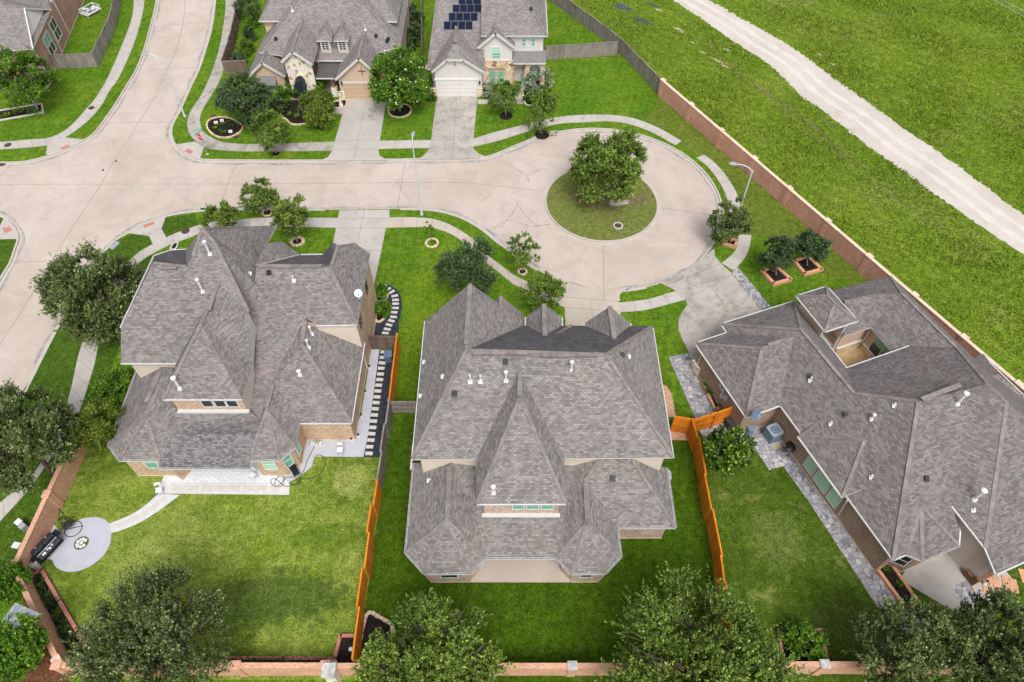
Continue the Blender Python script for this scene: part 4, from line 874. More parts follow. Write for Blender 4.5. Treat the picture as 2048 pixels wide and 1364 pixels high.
# courtyard
c = MB(); c.flat([AB(-.3, 10.0, .06), AB(-.3, 12.4, .06), AB(3.5, 12.4, .06), AB(3.5, 15.3, .06), AB(7.1, 15.3, .06), AB(7.1, 10.0, .06)]); M['court'] = m_conc('courtyard_stained_concrete', (.42, .29, .14), (.52, .38, .22), (.5, .5, .5), .9, .7); struct(c.build('patio', M['court']))
for u, v_, h_ in (((3.56, 12.5), (3.56, 15.3), .95), ((3.9, 15.26), (7.0, 15.26), .75), ((1.0, 12.36), (3.5, 12.36), .95)):
    c = MB(); p_, r_ = AB(*u, h_), AB(*v_, h_); c.bar(p_, r_, .32, h_); c.bar(p_ + Vector((0, 0, .05)), r_ + Vector((0, 0, .05)), .36, .049, 1); c.build('stone_base', [M['stone_tan'], M['trim']], H.o)
for f0, f1 in ((4.55, 5.55), (5.7, 6.65)): H.win3(AB(f1, 15.27, .8), AB(f0, 15.27, .8), 2.0, 1, 2, 'glass', 'blind', fr=.1, fmat='trim')
H.spout(AB(3.95, 14.9, zl - .1), AB(3.75, 15.2, .9))
for x, y, pl, h, k in ((1620, 761, pWr, .45, ''), (1743, 838, pWr, .5, 'flue'), (1661, 848, pWr, .3, ''), (1788, 811, pWr, .3, ''), (1742, 954, pWr, .3, '')): H.pipe(x, y, pl, h, .07, k)
H.pipe(1914, 808, plane3(V['K'], V['A3'], V['K2']), 1.3, .1, 'flue'); H.pipe(1948, 999, pDk, 1.3, .11, 'flue'); H.pipe(1946, 1020, pDk, .25, .06)
for x, y, pl in ((1619, 752, pWr), (1690, 829, pWr), (1852, 957, pSr)): H.louver(x, y, pl)
c = MB()
for x, y in ((1444, 770), (1449, 779), (1446, 791), (1453, 795)):
    q = GV(x, y, P1[0], P1[1]); c.box(q - d2 * .09, (.34, .2, .42), math.atan2(d1.y, d1.x))
c.build('meter_box', M['steel'], H.o)
HR = H
struct_ = sheet('patio', [AB(20.3, 8.0), AB(21.9, 4.7), AB(25.4, 6.9), AB(25.4, 12.2), AB(20.3, 12.2)], .008, M['walk'])

# ------------------------------------------------------------------ houses across the street
def gable(H, Y, L, Pk, Rr, depth, wallmat, base=0.0, cap=True, over=.35, side=True, wallx=None, trim=True):
    """front gable roof: L, Pk, Rr pixels of the two eave ends and the peak on the plane Y"""
    l, p, r = GY(*L, Y - over), GY(*Pk, Y - over), GY(*Rr, Y - over); D = Vector((0, depth, 0))
    H.roof([[l, p, p + D, l + D], [p, r, r + D, p + D]], th=.18)
    if cap: H.caps([(p, p + D)], .3)
    t = MB(); t.bar(l + Vector((0, -.02, .02)), p + Vector((0, -.02, .02)), .1, .26); t.bar(p + Vector((0, -.02, .02)), r + Vector((0, -.02, .02)), .1, .26); t.build('barge_board', M['trim'], H.o)
    w0, w1 = (l.x + .35, r.x - .35) if wallx is None else (GY(wallx[0], L[1], Y).x, GY(wallx[1], L[1], Y).x)
    def zt(x):
        k = (x - l.x) / (p.x - l.x) if x < p.x else (r.x - x) / (r.x - p.x)
        return (l.z if x < p.x else r.z) + k * (p.z - (l.z if x < p.x else r.z)) - .2
    H.upright([Vector((w0, Y, base)), Vector((w1, Y, base)), Vector((w1, Y, zt(w1))), Vector((p.x, Y, p.z - .25)), Vector((w0, Y, zt(w0)))], wallmat)
    if side:
        for x in (w0 + .11, w1 - .11): c = MB(); c.bar(Vector((x, Y + .21, zt(w0) - .05)), Vector((x, Y + depth, zt(w0) - .05)), .2, zt(w0) - base - .05); c.build('wall', M[wallmat], H.o)
    return l, p, r
def flatwin(H, Y, x0, x1, yt, yb, **k):
    a, c = GY(x0, yb, Y), GY(x1, yb, Y); return H.win3(a, Vector((c.x, c.y, a.z)), GY(x0, yt, Y).z - a.z, **k)
def lamp_on(H, Y, x, y):
    q = GY(x, y, Y); c = MB(); c.box(q + Vector((0, -.12, .1)), (.16, .16, .3)); c.box(q + Vector((0, -.06, .3)), (.05, .12, .05)); c.lathe(q + Vector((0, -.12, .25)), [(.12, 0), (.02, .14)], 8); c.build('wall_lantern', M['black'], H.o)
H = House(G(640, 190), 'cream and pale stone house with twin dormers and a tan garage door', name='stone_front_house', shingle='shingle_far'); V = H.V
Yg, Ye, Yl = G(695, 197).y, G(600, 200).y, G(520, 184).y
e0 = G(660, 121, 3.4); pM = (e0, 0, .88)
H.p(ml=(517, 104, pM), me=(632, 121, pM), mf=(695, 121, pM), mr=(801, 93, pM), tl=(625, -42, pM), tr=(690, -42, pM)); V['tr'].z = V['tl'].z
H.p(bl=V['ml'] + Vector((0, 16, 0)), br=V['mr'] + Vector((0, 16, 0)))
H.roof(['ml me mf mr tr tl', 'ml tl bl', 'mr br tr', 'tl tr br bl']); H.caps(['tl ml', 'tr mr'], .3); H.gutter(['me mf'], .1, dark=False)
H.upright([z0(V['me'] + Vector((0, .4, 0)), 0), z0(V['mf'] + Vector((0, .4, 0)), 0), z0(V['mf'] + Vector((0, .4, 0)), 3.3), z0(V['me'] + Vector((0, .4, 0)), 3.3)], 'stone_white')
H.walls([z0((V['ml'].x + .5, V['ml'].y + 1.5), 0), z0((V['mr'].x - .3, V['ml'].y + 1.5), 0), z0((V['mr'].x - .3, V['br'].y), 0), z0((V['ml'].x + .5, V['bl'].y), 0)], 0, 3.1, ['stucco_tan', 'brick_mid'], 0, sel=[0, 1, 1, 1])
zu = 5.9
for x0, x1, m, yy in ((517, 579, 'stucco_tan', 41.8), (733, 794.5, 'stucco_tan', 43)):
    a, c = G(x0, yy, zu), G(x1, yy, zu); c.z = a.z; c.y = a.y; lft = x0 < 600
    if lft: ap, bp = a + Vector((3.6, 5, 4)), c + Vector((3, 5, 4)); H.roof([[a, c, bp, ap], [a, ap, a + Vector((0, 10, 0))], [ap, bp, c + Vector((3, 10, 0)), a + Vector((0, 10, 0))]])
    else: ap, bp = a + Vector((-3, 5, 4)), c + Vector((-3.6, 5, 4)); H.roof([[a, c, bp, ap], [c, c + Vector((0, 10, 0)), bp], [ap, bp, c + Vector((0, 10, 0)), a + Vector((-3, 10, 0))]])
    H.gutter([[a, c]], .1, dark=False)
    H.walls([a, c, c + Vector((0, 10, 0)), a + Vector((0, 10, 0))], 0, zu - .05, ['stucco_tan', 'brick_mid'], .45, sel=[0, 0 if lft else 1, 1, 0])
    if lft: H.spout(G(564, 42, zu - .1), G(568, 56, zu - 1.4))
# dormers
for xa, xb, xp, xt in ((632, 662.5, 657, 655), (666.5, 697, 691, 690)):
    zd = zon(pM, 0, G(650, 104, 4.5).y) ; q = GP((xa + xb) / 2, 105, *pM); Yd = q.y; a, c = GY(xa, 81.5, Yd - .3), GY(xb, 81.5, Yd - .3); w_ = c.x - a.x
    pk = (a + c) / 2 + Vector((0, w_ * .55, w_ * .5)); bk = pk + Vector((0, 3.2, 0)); D = Vector((0, 2.2, 0))
    H.roof([[a, c, pk], [a, pk, bk, a + D], [c, c + D, bk, pk]], th=.14); H.caps([(pk, bk), (a, pk), (c, pk)], .2)
    H.walls([a, c, c + D, a + D], q.z - .3, a.z - .03, 'stucco', .3, name='dormer_wall'); aw, cw_ = H.W[0], H.W[1]; m_ = (aw + cw_) / 2; m_.z = q.z + .35; H.win3(m_ - Vector((.42, 0, 0)), m_ + Vector((.42, 0, 0)), a.z - q.z - .55, 2, 4, 'glass', fr=.08)
gable(H, Yl, (495, 152), (522.7, 124.3), (571, 152), 8, 'stucco_tan'); flatwin(H, Yl, 530, 550, 166, 186, pane='blind', rows=2)
aw_ = GY(516, 152, Yl); ax = GY(551.5, 152, Yl); c = MB(); z_ = GY(516, 165, Yl).z; c.poly([aw_, ax, Vector((ax.x, Yl - .75, z_ + .1)), Vector((aw_.x, Yl - .75, z_ + .1))][::-1]); c.bar(Vector((aw_.x, Yl - .75, z_ + .1)), Vector((ax.x, Yl - .75, z_ + .1)), .06, .12)
for i in range(7): f = i / 6; p_ = aw_.lerp(ax, f); c.bar(p_ + Vector((0, 0, .03)), Vector((p_.x, Yl - .75, z_ + .13)), .03, .04)
c.build('awning', M['metal_roof'], H.o); lamp_on(H, Yl, 553.5, 166)
l, p, r = gable(H, Ye, (561, 123.5), (583.6, 101.3), (625, 128.5), 7, 'stone_white', wallx=(568.5, 621), side=False)
arch = [GY(x, y, Ye - .03) for x, y in ((587, 197), (587, 168), (589, 158), (594, 151), (600, 149), (606, 151), (611, 157), (614, 166), (614, 197))]
c = MB(); c.poly(arch); c.build('doorway', M['dark'], H.o); c = MB(); c.tube([q + Vector((0, -.05, 0)) for q in arch[1:8]], .14, 6); c.build('arch_trim', M['cast'], H.o)
c = MB(); dw = GY(600, 196, Ye - .05); c.box(dw + Vector((.25, -.02, 1.1)), (.9, .05, 2.2)); c.build('door', M['glass'], H.o)
# porch with a metal roof
a, c = GY(632, 156, Ye + .1), GY(668, 156, Ye + .1); c.z = a.z; ua, uc = Vector((a.x, V['me'].y + .3, V['me'].z - .35)), Vector((c.x + .3, V['mf'].y + .3, V['mf'].z - .35))
b = MB(); b.poly([a, c, uc, ua]); b.poly([q - Vector((0, 0, .1)) for q in (ua, uc, c, a)])
for i in range(8): b.bar(a.lerp(c, i / 7) + Vector((0, 0, .05)), ua.lerp(uc, i / 7) + Vector((0, 0, .05)), .04, .05)
b.build('porch_roof', M['metal_roof'], H.o); H.gutter([[a, c]], .1, dark=False)
b = MB(); b.poly([Vector((a.x, Ye + 1.6, 0)), Vector((c.x, Ye + 1.6, 0)), Vector((c.x, Ye + 1.6, 3)), Vector((a.x, Ye + 1.6, 3))]); b.build('porch_wall', M['brick_brown'], H.o)
H.win3(Vector((a.x + 1.2, Ye + 1.58, .8)), Vector((a.x + 2.4, Ye + 1.58, .8)), 1.7, 2, 2, 'glass')
q = GY(673, 196, Yg + .7); b = MB(); b.box((q.x, q.y, .55), (.7, .7, 1.1)); b.build('porch_pier', M['stone_white'], H.o); b = MB(); b.box((q.x, q.y, 1.9), (.28, .28, 1.7)); b.build('post', M['brick_brown'], H.o)
l, p, r = gable(H, Yg, (669, 158.5), (716.7, 114.5), (752, 145), 9, 'stucco_tan')
g0, g1_ = GY(691, 197, Yg), GY(750, 197, Yg); hz = GY(691, 167, Yg).z; b = MB(); b.box(((g0.x + g1_.x) / 2, Yg - .01, hz / 2), (g1_.x - g0.x, .08, hz), m=0)
for i in range(1, 4): b.box(((g0.x + g1_.x) / 2, Yg - .055, hz * i / 4), (g1_.x - g0.x - .1, .02, .03), m=1)
M['gd_tan'] = m_plain('tan_garage_door', (.50, .37, .24), .6, .05); b.build('garage_door', [M['gd_tan'], M['cast']], H.o)
b = MB(); b.box(((g0.x + g1_.x) / 2, Yg - .04, hz + .12), (g1_.x - g0.x + .4, .12, .24)); b.build('lintel', M['trim'], H.o); lamp_on(H, Yg, 684, 167)
b = MB(); q = GY(684.5, 197, Yg); b.box((q.x + .05, Yg - .08, .5), (.75, .16, 1.0)); b.build('stone_base', M['stone_white'], H.o)
q = GY(723.5, 143, Yg - .06); b = MB(); b.box(q, (.06, .05, 1.2)); b.box(q + Vector((0, 0, .05)), (.9, .045, .06)); b.build('iron_cross', M['iron'], H.o)
for x, y in ((552, 78), (585, 22), (752, 72), (777, 78), (774, 82)): H.louver(x, y, pM) if y > 30 else H.pipe(x, y, pM, .6, .07)
H.pipe(731, 60, pM, .7, .06); H.vents([(601, 57, 586, 93)], p.z + .2) if False else None
H1 = H
H = House(G(980, 170), 'white and rubble stone house with solar panels on its roof and a white garage door', name='white_gable_house', shingle='shingle_far'); V = H.V
Yg, Yb, Yp = G(910, 192.4).y, G(990, 169).y, G(1060, 170).y
ez = GY(862, 143, Yg - .3).z; e0 = G(900, 132, ez); pM = (e0, 0, .72)
H.p(a=(855.5, 138, pM), b=(968, 138, pM), c=(1034, 60, pM), d=(1000, -42, pM), e=(880, -42, pM)); V['d'].z = V['e'].z
V['b2'] = Vector((V['c'].x, V['a'].y, V['a'].z)); H.p(f=V['a'] + Vector((0, 15, 0)), h=V['b2'] + Vector((3, 15, 0)))
H.p(b3=(963, 138, pM), b4=(972, 74, pM)); H.roof(['a b3 b4 c d e', 'a e f', 'e d h f', 'c h d']); H.caps(['a e'], .28); H.gutter(['f a'], .1, dark=False)
H.walls([V['a'], V['b3'], z0((V['b3'].x, V['f'].y), 0), V['f']], 0, ez - .05, ['stucco_white'], .4)
# solar panels: four rows of four, plus a few on the west slope
sp = [(903.6, 0.5, 4, 887 - 887), (0, 0, 0, 0)]
for (xl, xr, yt, yb) in ((917, 975, -7, 9.5), (905, 963, 9.5, 25), (897.5, 955.5, 25.8, 42), (887.5, 945.5, 42.5, 59.5)):
    for i in range(4):
        q = [GP(xl + (xr - xl) * f, y, *pM) for f, y in ((i / 4 + .006, yb), ((i + 1) / 4 - .006, yb), ((i + 1) / 4 - .006, yt + .8), (i / 4 + .006, yt + .8))]
        n = Vector((0, -.58, .81)) * .11; b = MB(); P = [x + n for x in q]; b.v = [tuple(x) for x in P] + [tuple(x - n * .5) for x in P]
        b.f = [(0, 1, 2, 3)] + [(k, 4 + k, 4 + (k + 1) % 4, (k + 1) % 4) for k in range(4)]; b.m = [0, 1, 1, 1, 1]
        c_ = sum(P, Vector()) / 4; b.v += [tuple(c_ + (x - c_) * .96 + n * .03) for x in P]; b.f.append((8, 9, 10, 11)); b.m.append(0); b.m[0] = 1
        b.build('solar_panel', [M['solar'], M['solar_edge']], H.r)
l, p, r = GY(862, 143, Yg - .35), GY(910, 101, Yg - .35), GY(968.5, 148.5, Yg - .35); r.z = l.z; tl_2, tr_2 = GY(891.6, 118.5, Yg - .35), GY(928, 118.5, Yg - .35); tr_2.z = tl_2.z
pk = (tl_2 + tr_2) / 2 + Vector((0, 1.6, 1.25)); D = Vector((0, 8, 0))
H.roof([[l, tl_2, pk, pk + D, l + D], [tr_2, r, r + D, pk + D, pk], [tl_2, tr_2, pk]], th=.18); H.caps([(pk, pk + D)], .3); pkz = pk.z
t = MB(); t.bar(l, tl_2, .1, .26); t.bar(tl_2, tr_2, .1, .26); t.bar(tr_2, r, .1, .26); t.build('barge_board', M['trim'], H.o)
H.upright([Vector((l.x + .35, Yg, 0)), Vector((r.x - .35, Yg, 0)), Vector((r.x - .35, Yg, r.z - .1)), Vector((tr_2.x, Yg, tr_2.z - .2)), Vector((tl_2.x, Yg, tl_2.z - .2)), Vector((l.x + .35, Yg, l.z - .1))], 'stucco_white')
for x in (l.x + .46, r.x - .46): c = MB(); c.bar(Vector((x, Yg + .21, l.z - .1)), Vector((x, Yg + 7, l.z - .1)), .2, l.z - .1); c.build('wall', M['stucco_white'], H.o)
g0, g1_ = GY(874, 192, Yg), GY(954.5, 192, Yg); hz = GY(874, 160, Yg).z; b = MB(); b.box(((g0.x + g1_.x) / 2, Yg - .01, hz / 2), (g1_.x - g0.x, .08, hz), m=0)
for i in range(1, 4): b.box(((g0.x + g1_.x) / 2, Yg - .055, hz * i / 4), (g1_.x - g0.x - .1, .02, .03), m=1)
b.build('garage_door', [M['white'], M['cast']], H.o); b = MB(); b.box(((g0.x + g1_.x) / 2, Yg - .05, hz + .1), (g1_.x - g0.x + .3, .14, .2)); b.build('lintel', M['white'], H.o)
for x in (866.5, 959.5): lamp_on(H, Yg, x, 166)
for x in (868, 961): q = GY(x, 192, Yg); b = MB(); b.box((q.x + (.05 if x < 900 else -.05), Yg - .08, .55), (.68, .16, 1.1)); b.box((q.x + (.05 if x < 900 else -.05), Yg - .1, 1.13), (.75, .22, .06), m=1); b.build('stone_base', [M['stone'], M['cast']], H.o)
flatwin(H, Yg, 907.5, 913.5, 121, 132.5, cols=2, rows=2, pane='glass', fr=.1)
zs = GY(990, 121, Yb).z
l, p, r = gable(H, Yb, (953.7, 95.7), (991, 64.5), (1030, 94.3), 9, 'stucco_white', wallx=(960, 1024.5))
wx0, wx1 = GY(960, 120, Yb).x, GY(1024.5, 120, Yb).x
b = MB(); b.box(((wx0 + wx1) / 2, Yb - .06, zs / 2), (wx1 - wx0 + .1, .12, zs), m=0); b.box(((wx0 + wx1) / 2, Yb - .08, zs + .04), (wx1 - wx0 + .16, .18, .1), m=1); b.build('stone_facing', [M['stone'], M['cast']], H.o)
flatwin(H, Yb, 983.5, 1001.5, 93.5, 117, pane='blind', cols=1, rows=4, fr=.12, top='blind_pale'); 
for x0, x1 in ((979.5, 991.5), (996, 1008)): flatwin(H, Yb - .12, x0, x1, 141, 168, pane='blind', cols=1, rows=2, fr=.08, fmat='cast')
b = MB(); c0, c1 = GY(977, 141, Yb - .14), GY(1010, 141, Yb - .14); b.bar(c0 + Vector((0, 0, .3)), c1 + Vector((0, 0, .3)), .06, .3); b.build('lintel', M['brick_brown'], H.o)
# right block
Yr = Yp + .9; a, c = GY(1031, 71.5, Yr - .4), GY(1094.5, 71.6, Yr - .4); c.z = a.z; ap = Vector((a.x + 1.0, a.y + 4.2, a.z + 3.4)); bp = Vector((c.x - 3.4, c.y + 4.2, a.z + 3.4)); ap.x = a.x - 4
H.roof([[a - Vector((4, 0, 0)), c, bp, ap], [c, c + Vector((0, 9, 0)), bp], [bp, c + Vector((0, 9, 0)), a + Vector((-4, 9, 0)), ap]]); H.caps([(bp, c)], .28); H.gutter([[a, c, c + Vector((0, 9, 0))]], .1, dark=False); pR = plane3(a, c, bp); H.louver(1062, 18, pR)
H.walls([a - Vector((3, 0, 0)), c, c + Vector((0, 9, 0)), a + Vector((-3, 9, 0))], 0, a.z - .05, ['stucco_white'], .42); Yw = a.y + .42
for x0, x1 in ((1043, 1052), (1062, 1070.5)): flatwin(H, Yw, x0, x1, 77, 92, pane='blind', cols=1, rows=2, fr=.12)
pa, pc = GY(1026, 126.5, Yp - .3), GY(1092, 127, Yp - .3); pc.z = pa.z; z_ = GY(1040, 101, Yw).z; ua, uc = Vector((pa.x, Yw + .1, z_)), Vector((pc.x, Yw + .1, z_))
b = MB(); b.poly([pa, pc, uc, ua]); b.poly([q - Vector((0, 0, .12)) for q in (ua, uc, pc, pa)])
for i in range(9): b.bar(pa.lerp(pc, i / 8) + Vector((0, 0, .05)), ua.lerp(uc, i / 8) + Vector((0, 0, .05)), .04, .05)
b.build('porch_roof', M['metal_roof'], H.o); H.gutter([[pa, pc]], .1, dark=False)
wx = [GY(x, 150, Yp).x for x in (1026, 1028, 1049, 1059, 1080, 1089)]; zt = pa.z - .12; za = GY(1040, 130, Yp).z
for i in (0, 2, 4): b = MB(); b.box(((wx[i] + wx[i + 1]) / 2, Yp + .2, zt / 2), (wx[i + 1] - wx[i] + .02, .4, zt)); b.build('stone_pier', M['stone'], H.o)
for i in (1, 3):
    n = 10; cx, rx = (wx[i] + wx[i + 1]) / 2, (wx[i + 1] - wx[i]) / 2; P = [Vector((cx - rx * math.cos(math.pi * k / n), Yp + .02, za - .55 + .5 * math.sin(math.pi * k / n))) for k in range(n + 1)]
    b = MB()
    for k in range(n): b.poly([P[k], P[k + 1], Vector((P[k + 1].x, Yp + .02, zt)), Vector((P[k].x, Yp + .02, zt))])
    b.build('arch', M['stone'], H.o)
b = MB(); b.poly([Vector((pa.x, Yp + 1.7, 0)), Vector((pc.x, Yp + 1.7, 0)), Vector((pc.x, Yp + 1.7, 3.2)), Vector((pa.x, Yp + 1.7, 3.2))]); b.build('porch_wall', M['brick_brown'], H.o)
b = MB(); q = GY(1069, 168, Yp + 1.6); b.box((q.x, q.y, 1.1), (1.0, .06, 2.2)); b.build('door', M['iron'], H.o)
H.win3(Vector((wx[1] + .3, Yp + 1.66, .5)), Vector((wx[1] + 1.3, Yp + 1.66, .5)), 2.0, 1, 2, 'glass', fr=.1)
H.vents([(991, 31, 991, 58)], p.z); H.vents([(911, 66, 911, 86)], pkz)
H2 = H
# top left house
H = House(G(40, 110), 'red brick house at the top left corner with a white gable and dormer', name='red_brick_house', shingle='shingle_far'); V = H.V
B0, B1_ = G(158, 26), G(101, 164); dd = (B0 - B1_).normalized(); nn = Vector((-dd.y, dd.x, 0)); nn = nn if nn.x < 0 else -nn
ze = hgt(B1_, 120); ze = min(max(ze, 4.6), 6.0)
C0 = B1_; C1 = B1_ + dd * 30; C2 = C1 + nn * 16; C3 = C0 + nn * 16
H.walls([C0, C1, C2, C3], 0, ze, ['brick_red'], 0); Wa_, Wb_ = (C0, C1)
o_ = -nn * .4
H.p(e0=z0(C0 + o_ - dd * .5, ze + .1), e1=z0(C0 + o_ + dd * 8.8, ze + .1), f0=z0(C0 + nn * 16 - dd * .5, ze + .1))
H.p(r0=(68, 46, ze + 3.0), r1=(18, 50, ze + 3.4), up0=(22, 13, ze + 2.2), up1=(77, 7, ze + 2.2))
ra = z0(C0 + dd * 4.2 - o_ * 1, ze + 2.7); H.p(r0=ra, r1=z0(C0 + dd * 6 + nn * 7, ze + 4.2))
H.roof(['e0 f0 r1 r0', [V['e1'], V['r0'], V['r1'], z0(C1 + nn * 8, ze + 4)]]); H.caps(['r0 r1'], .26); H.gutter([[V['e1'], V['e0']]], .14, dark=False)
b = MB(); b.poly([V['e0'] + Vector((.0, .25, .12)) + nn * .5, V['e1'] + nn * .5, V['r0'] + nn * .1][::1]); b.poly([V['e0'] + nn * .52, V['r0'] + nn * .12, V['e1'] + nn * .52]); b.build('gable_wall', M['stucco_white'], H.o)
b = MB(); b.bar(V['e0'], V['r0'], .14, .2); b.bar(V['r0'], V['e1'], .14, .2); b.build('barge_board', M['trim'], H.o)
b = MB(); b.poly([V['e0'], V['e1'], V['e1'] + nn * .7 + Vector((0, 0, .35)), V['e0'] + nn * .7 + Vector((0, 0, .35))]); b.build('skirt_roof', M['shingle'], H.o)
u0 = z0(C0 + dd * 10.5 + o_ * .5, ze + 3.2); H.p(u0=u0, u1=z0(C0 + dd * 11.0 + nn * 9, ze + 3.2), u2=z0(C0 + dd * 24 + o_, ze + 3.2), u3=z0(C0 + dd * 17 + nn * 5, ze + 7), u4=z0(C0 + dd * 17 + nn * 12, ze + 7)); H.roof(['u0 u1 u4 u3', 'u0 u3 u2']); H.gutter(['u1 u0 u2'], .12, dark=False)
H.walls([z0(C0 + dd * 11.2 + nn * .05, 0), z0(C1 + nn * .05, 0), z0(C1 + nn * 12, 0), z0(C0 + dd * 11.2 + nn * 12, 0)], ze - 1, ze + 3.1, ['stucco_white', 'brick_red'], 0, sel=[1, 1, 1, 0])
for f0, f1, zz, pn, tp in ((3.6, 5.6, 1.2, 'glass', 'blind'), (7.0, 9.0, 1.3, 'glass', 'glass')):
    H.win3(z0(C0 + dd * f0 - nn * 0, zz), z0(C0 + dd * f1, zz), 2.4, 2, 2, pn, tp, fr=.16)
H.spout(z0(C0 - nn * .1 + dd * .1, ze), z0(C0 - nn * .1 + dd * .1, .1)); H.spout(z0(C0 - nn * .1 + dd * 6.5, ze), z0(C0 - nn * .1 + dd * 6.5, .1)); H.spout(z0(C0 - nn * .1 + dd * 11, ze), z0(C0 - nn * .1 + dd * 11, .1))
dm = V['e0'].lerp(V['f0'], .3).lerp(V['r1'], .42); fw = (V['f0'] - V['e0']).normalized(); bw = Vector((-fw.y, fw.x, 0)); bw = bw if bw.dot(dd) > 0 else -bw
l, r = dm - fw * 1.1 + Vector((0, 0, 1.2)) - bw * .3, dm + fw * 1.1 + Vector((0, 0, 1.2)) - bw * .3; p = (l + r) / 2 + Vector((0, 0, .9)); D = bw * 3
H.roof([[l, p, p + D, l + D], [p, r, r + D, p + D]], th=.12); b = MB(); b.bar(l, p, .1, .2); b.bar(p, r, .1, .2); b.build('barge_board', M['trim'], H.o)
H.upright([dm - fw * .9 - Vector((0, 0, .6)), dm + fw * .9 - Vector((0, 0, .6)), r - fw * .2 + bw * .3, p + bw * .3 - Vector((0, 0, .2)), l + fw * .2 + bw * .3], 'stucco_white', name='dormer_wall')
q = dm - Vector((0, 0, .1)) - bw * .02; H.win3(q - fw * .4, q + fw * .4, .95, 2, 2, 'glass', fr=.08)
H0 = H
# ------------------------------------------------------------------ trees and shrubs
M['leaf_oak'] = m_leaf('oak_leaves', (.020, .040, .010), (.105, .150, .036), (.34, .39, .15))
M['leaf_olive'] = m_leaf('olive_oak_leaves', (.018, .036, .009), (.120, .160, .045), (.40, .44, .20))
M['leaf_mid'] = m_leaf('elm_leaves', (.028, .062, .008), (.135, .215, .026), (.37, .46, .09))
M['leaf_dark'] = m_leaf('dark_leaves', (.016, .040, .014), (.065, .115, .036), (.200, .260, .110))
M['leaf_bright'] = m_leaf('bright_leaves', (.020, .062, .004), (.090, .205, .010), (.270, .430, .030))
M['leaf_gloss'] = m_leaf('glossy_leaves', (.008, .026, .004), (.060, .125, .008), (.320, .430, .050), .35)
M['leaf_pine'] = m_leaf('pine_needles', (.024, .050, .005), (.120, .180, .012), (.310, .370, .050))
M['leaf_grey'] = m_leaf('variegated_leaves', (.10, .15, .08), (.26, .32, .20), (.50, .55, .42))
M['blossom'] = m_plain('white_blossom', (.80, .78, .74), .7, .1)
M['blossom_pink'] = m_plain('red_blossom', (.50, .12, .09), .7, .2)
M['blossom_lilac'] = m_plain('lilac_blossom', (.30, .22, .50), .7, .2)
M['tuft'] = m_leaf('field_grass_blades', (.068, .120, .006), (.150, .225, .012), (.31, .36, .08), .9)
def quads(name, P, U, W, tone, mat, parent):
    """leaf quads from numpy: centre P, half-length vector U, half-width vector W"""
    n = len(P); v = np.empty((n, 4, 3), np.float32)
    v[:, 0] = P - U * .95; v[:, 1] = P + W - U * .05; v[:, 2] = P + U; v[:, 3] = P - W - U * .05
    me = bpy.data.meshes.new(name); me.vertices.add(n * 4); me.vertices.foreach_set('co', v.ravel())
    me.loops.add(n * 4); me.loops.foreach_set('vertex_index', np.arange(n * 4, dtype=np.int32))
    me.polygons.add(n); me.polygons.foreach_set('loop_start', np.arange(0, n * 4, 4, dtype=np.int32))
    at = me.attributes.new('tone', 'FLOAT', 'POINT'); at.data.foreach_set('value', np.repeat(tone.astype(np.float32), 4))
    me.materials.append(mat); me.update(calc_edges=True); me.validate()
    o = bpy.data.objects.new(name, me); COL.objects.link(o)
    if parent is not None: attach(o, parent)
    return o
def rdir(n): v = RNG.normal(size=(n, 3)); return v / np.linalg.norm(v, axis=1, keepdims=True)
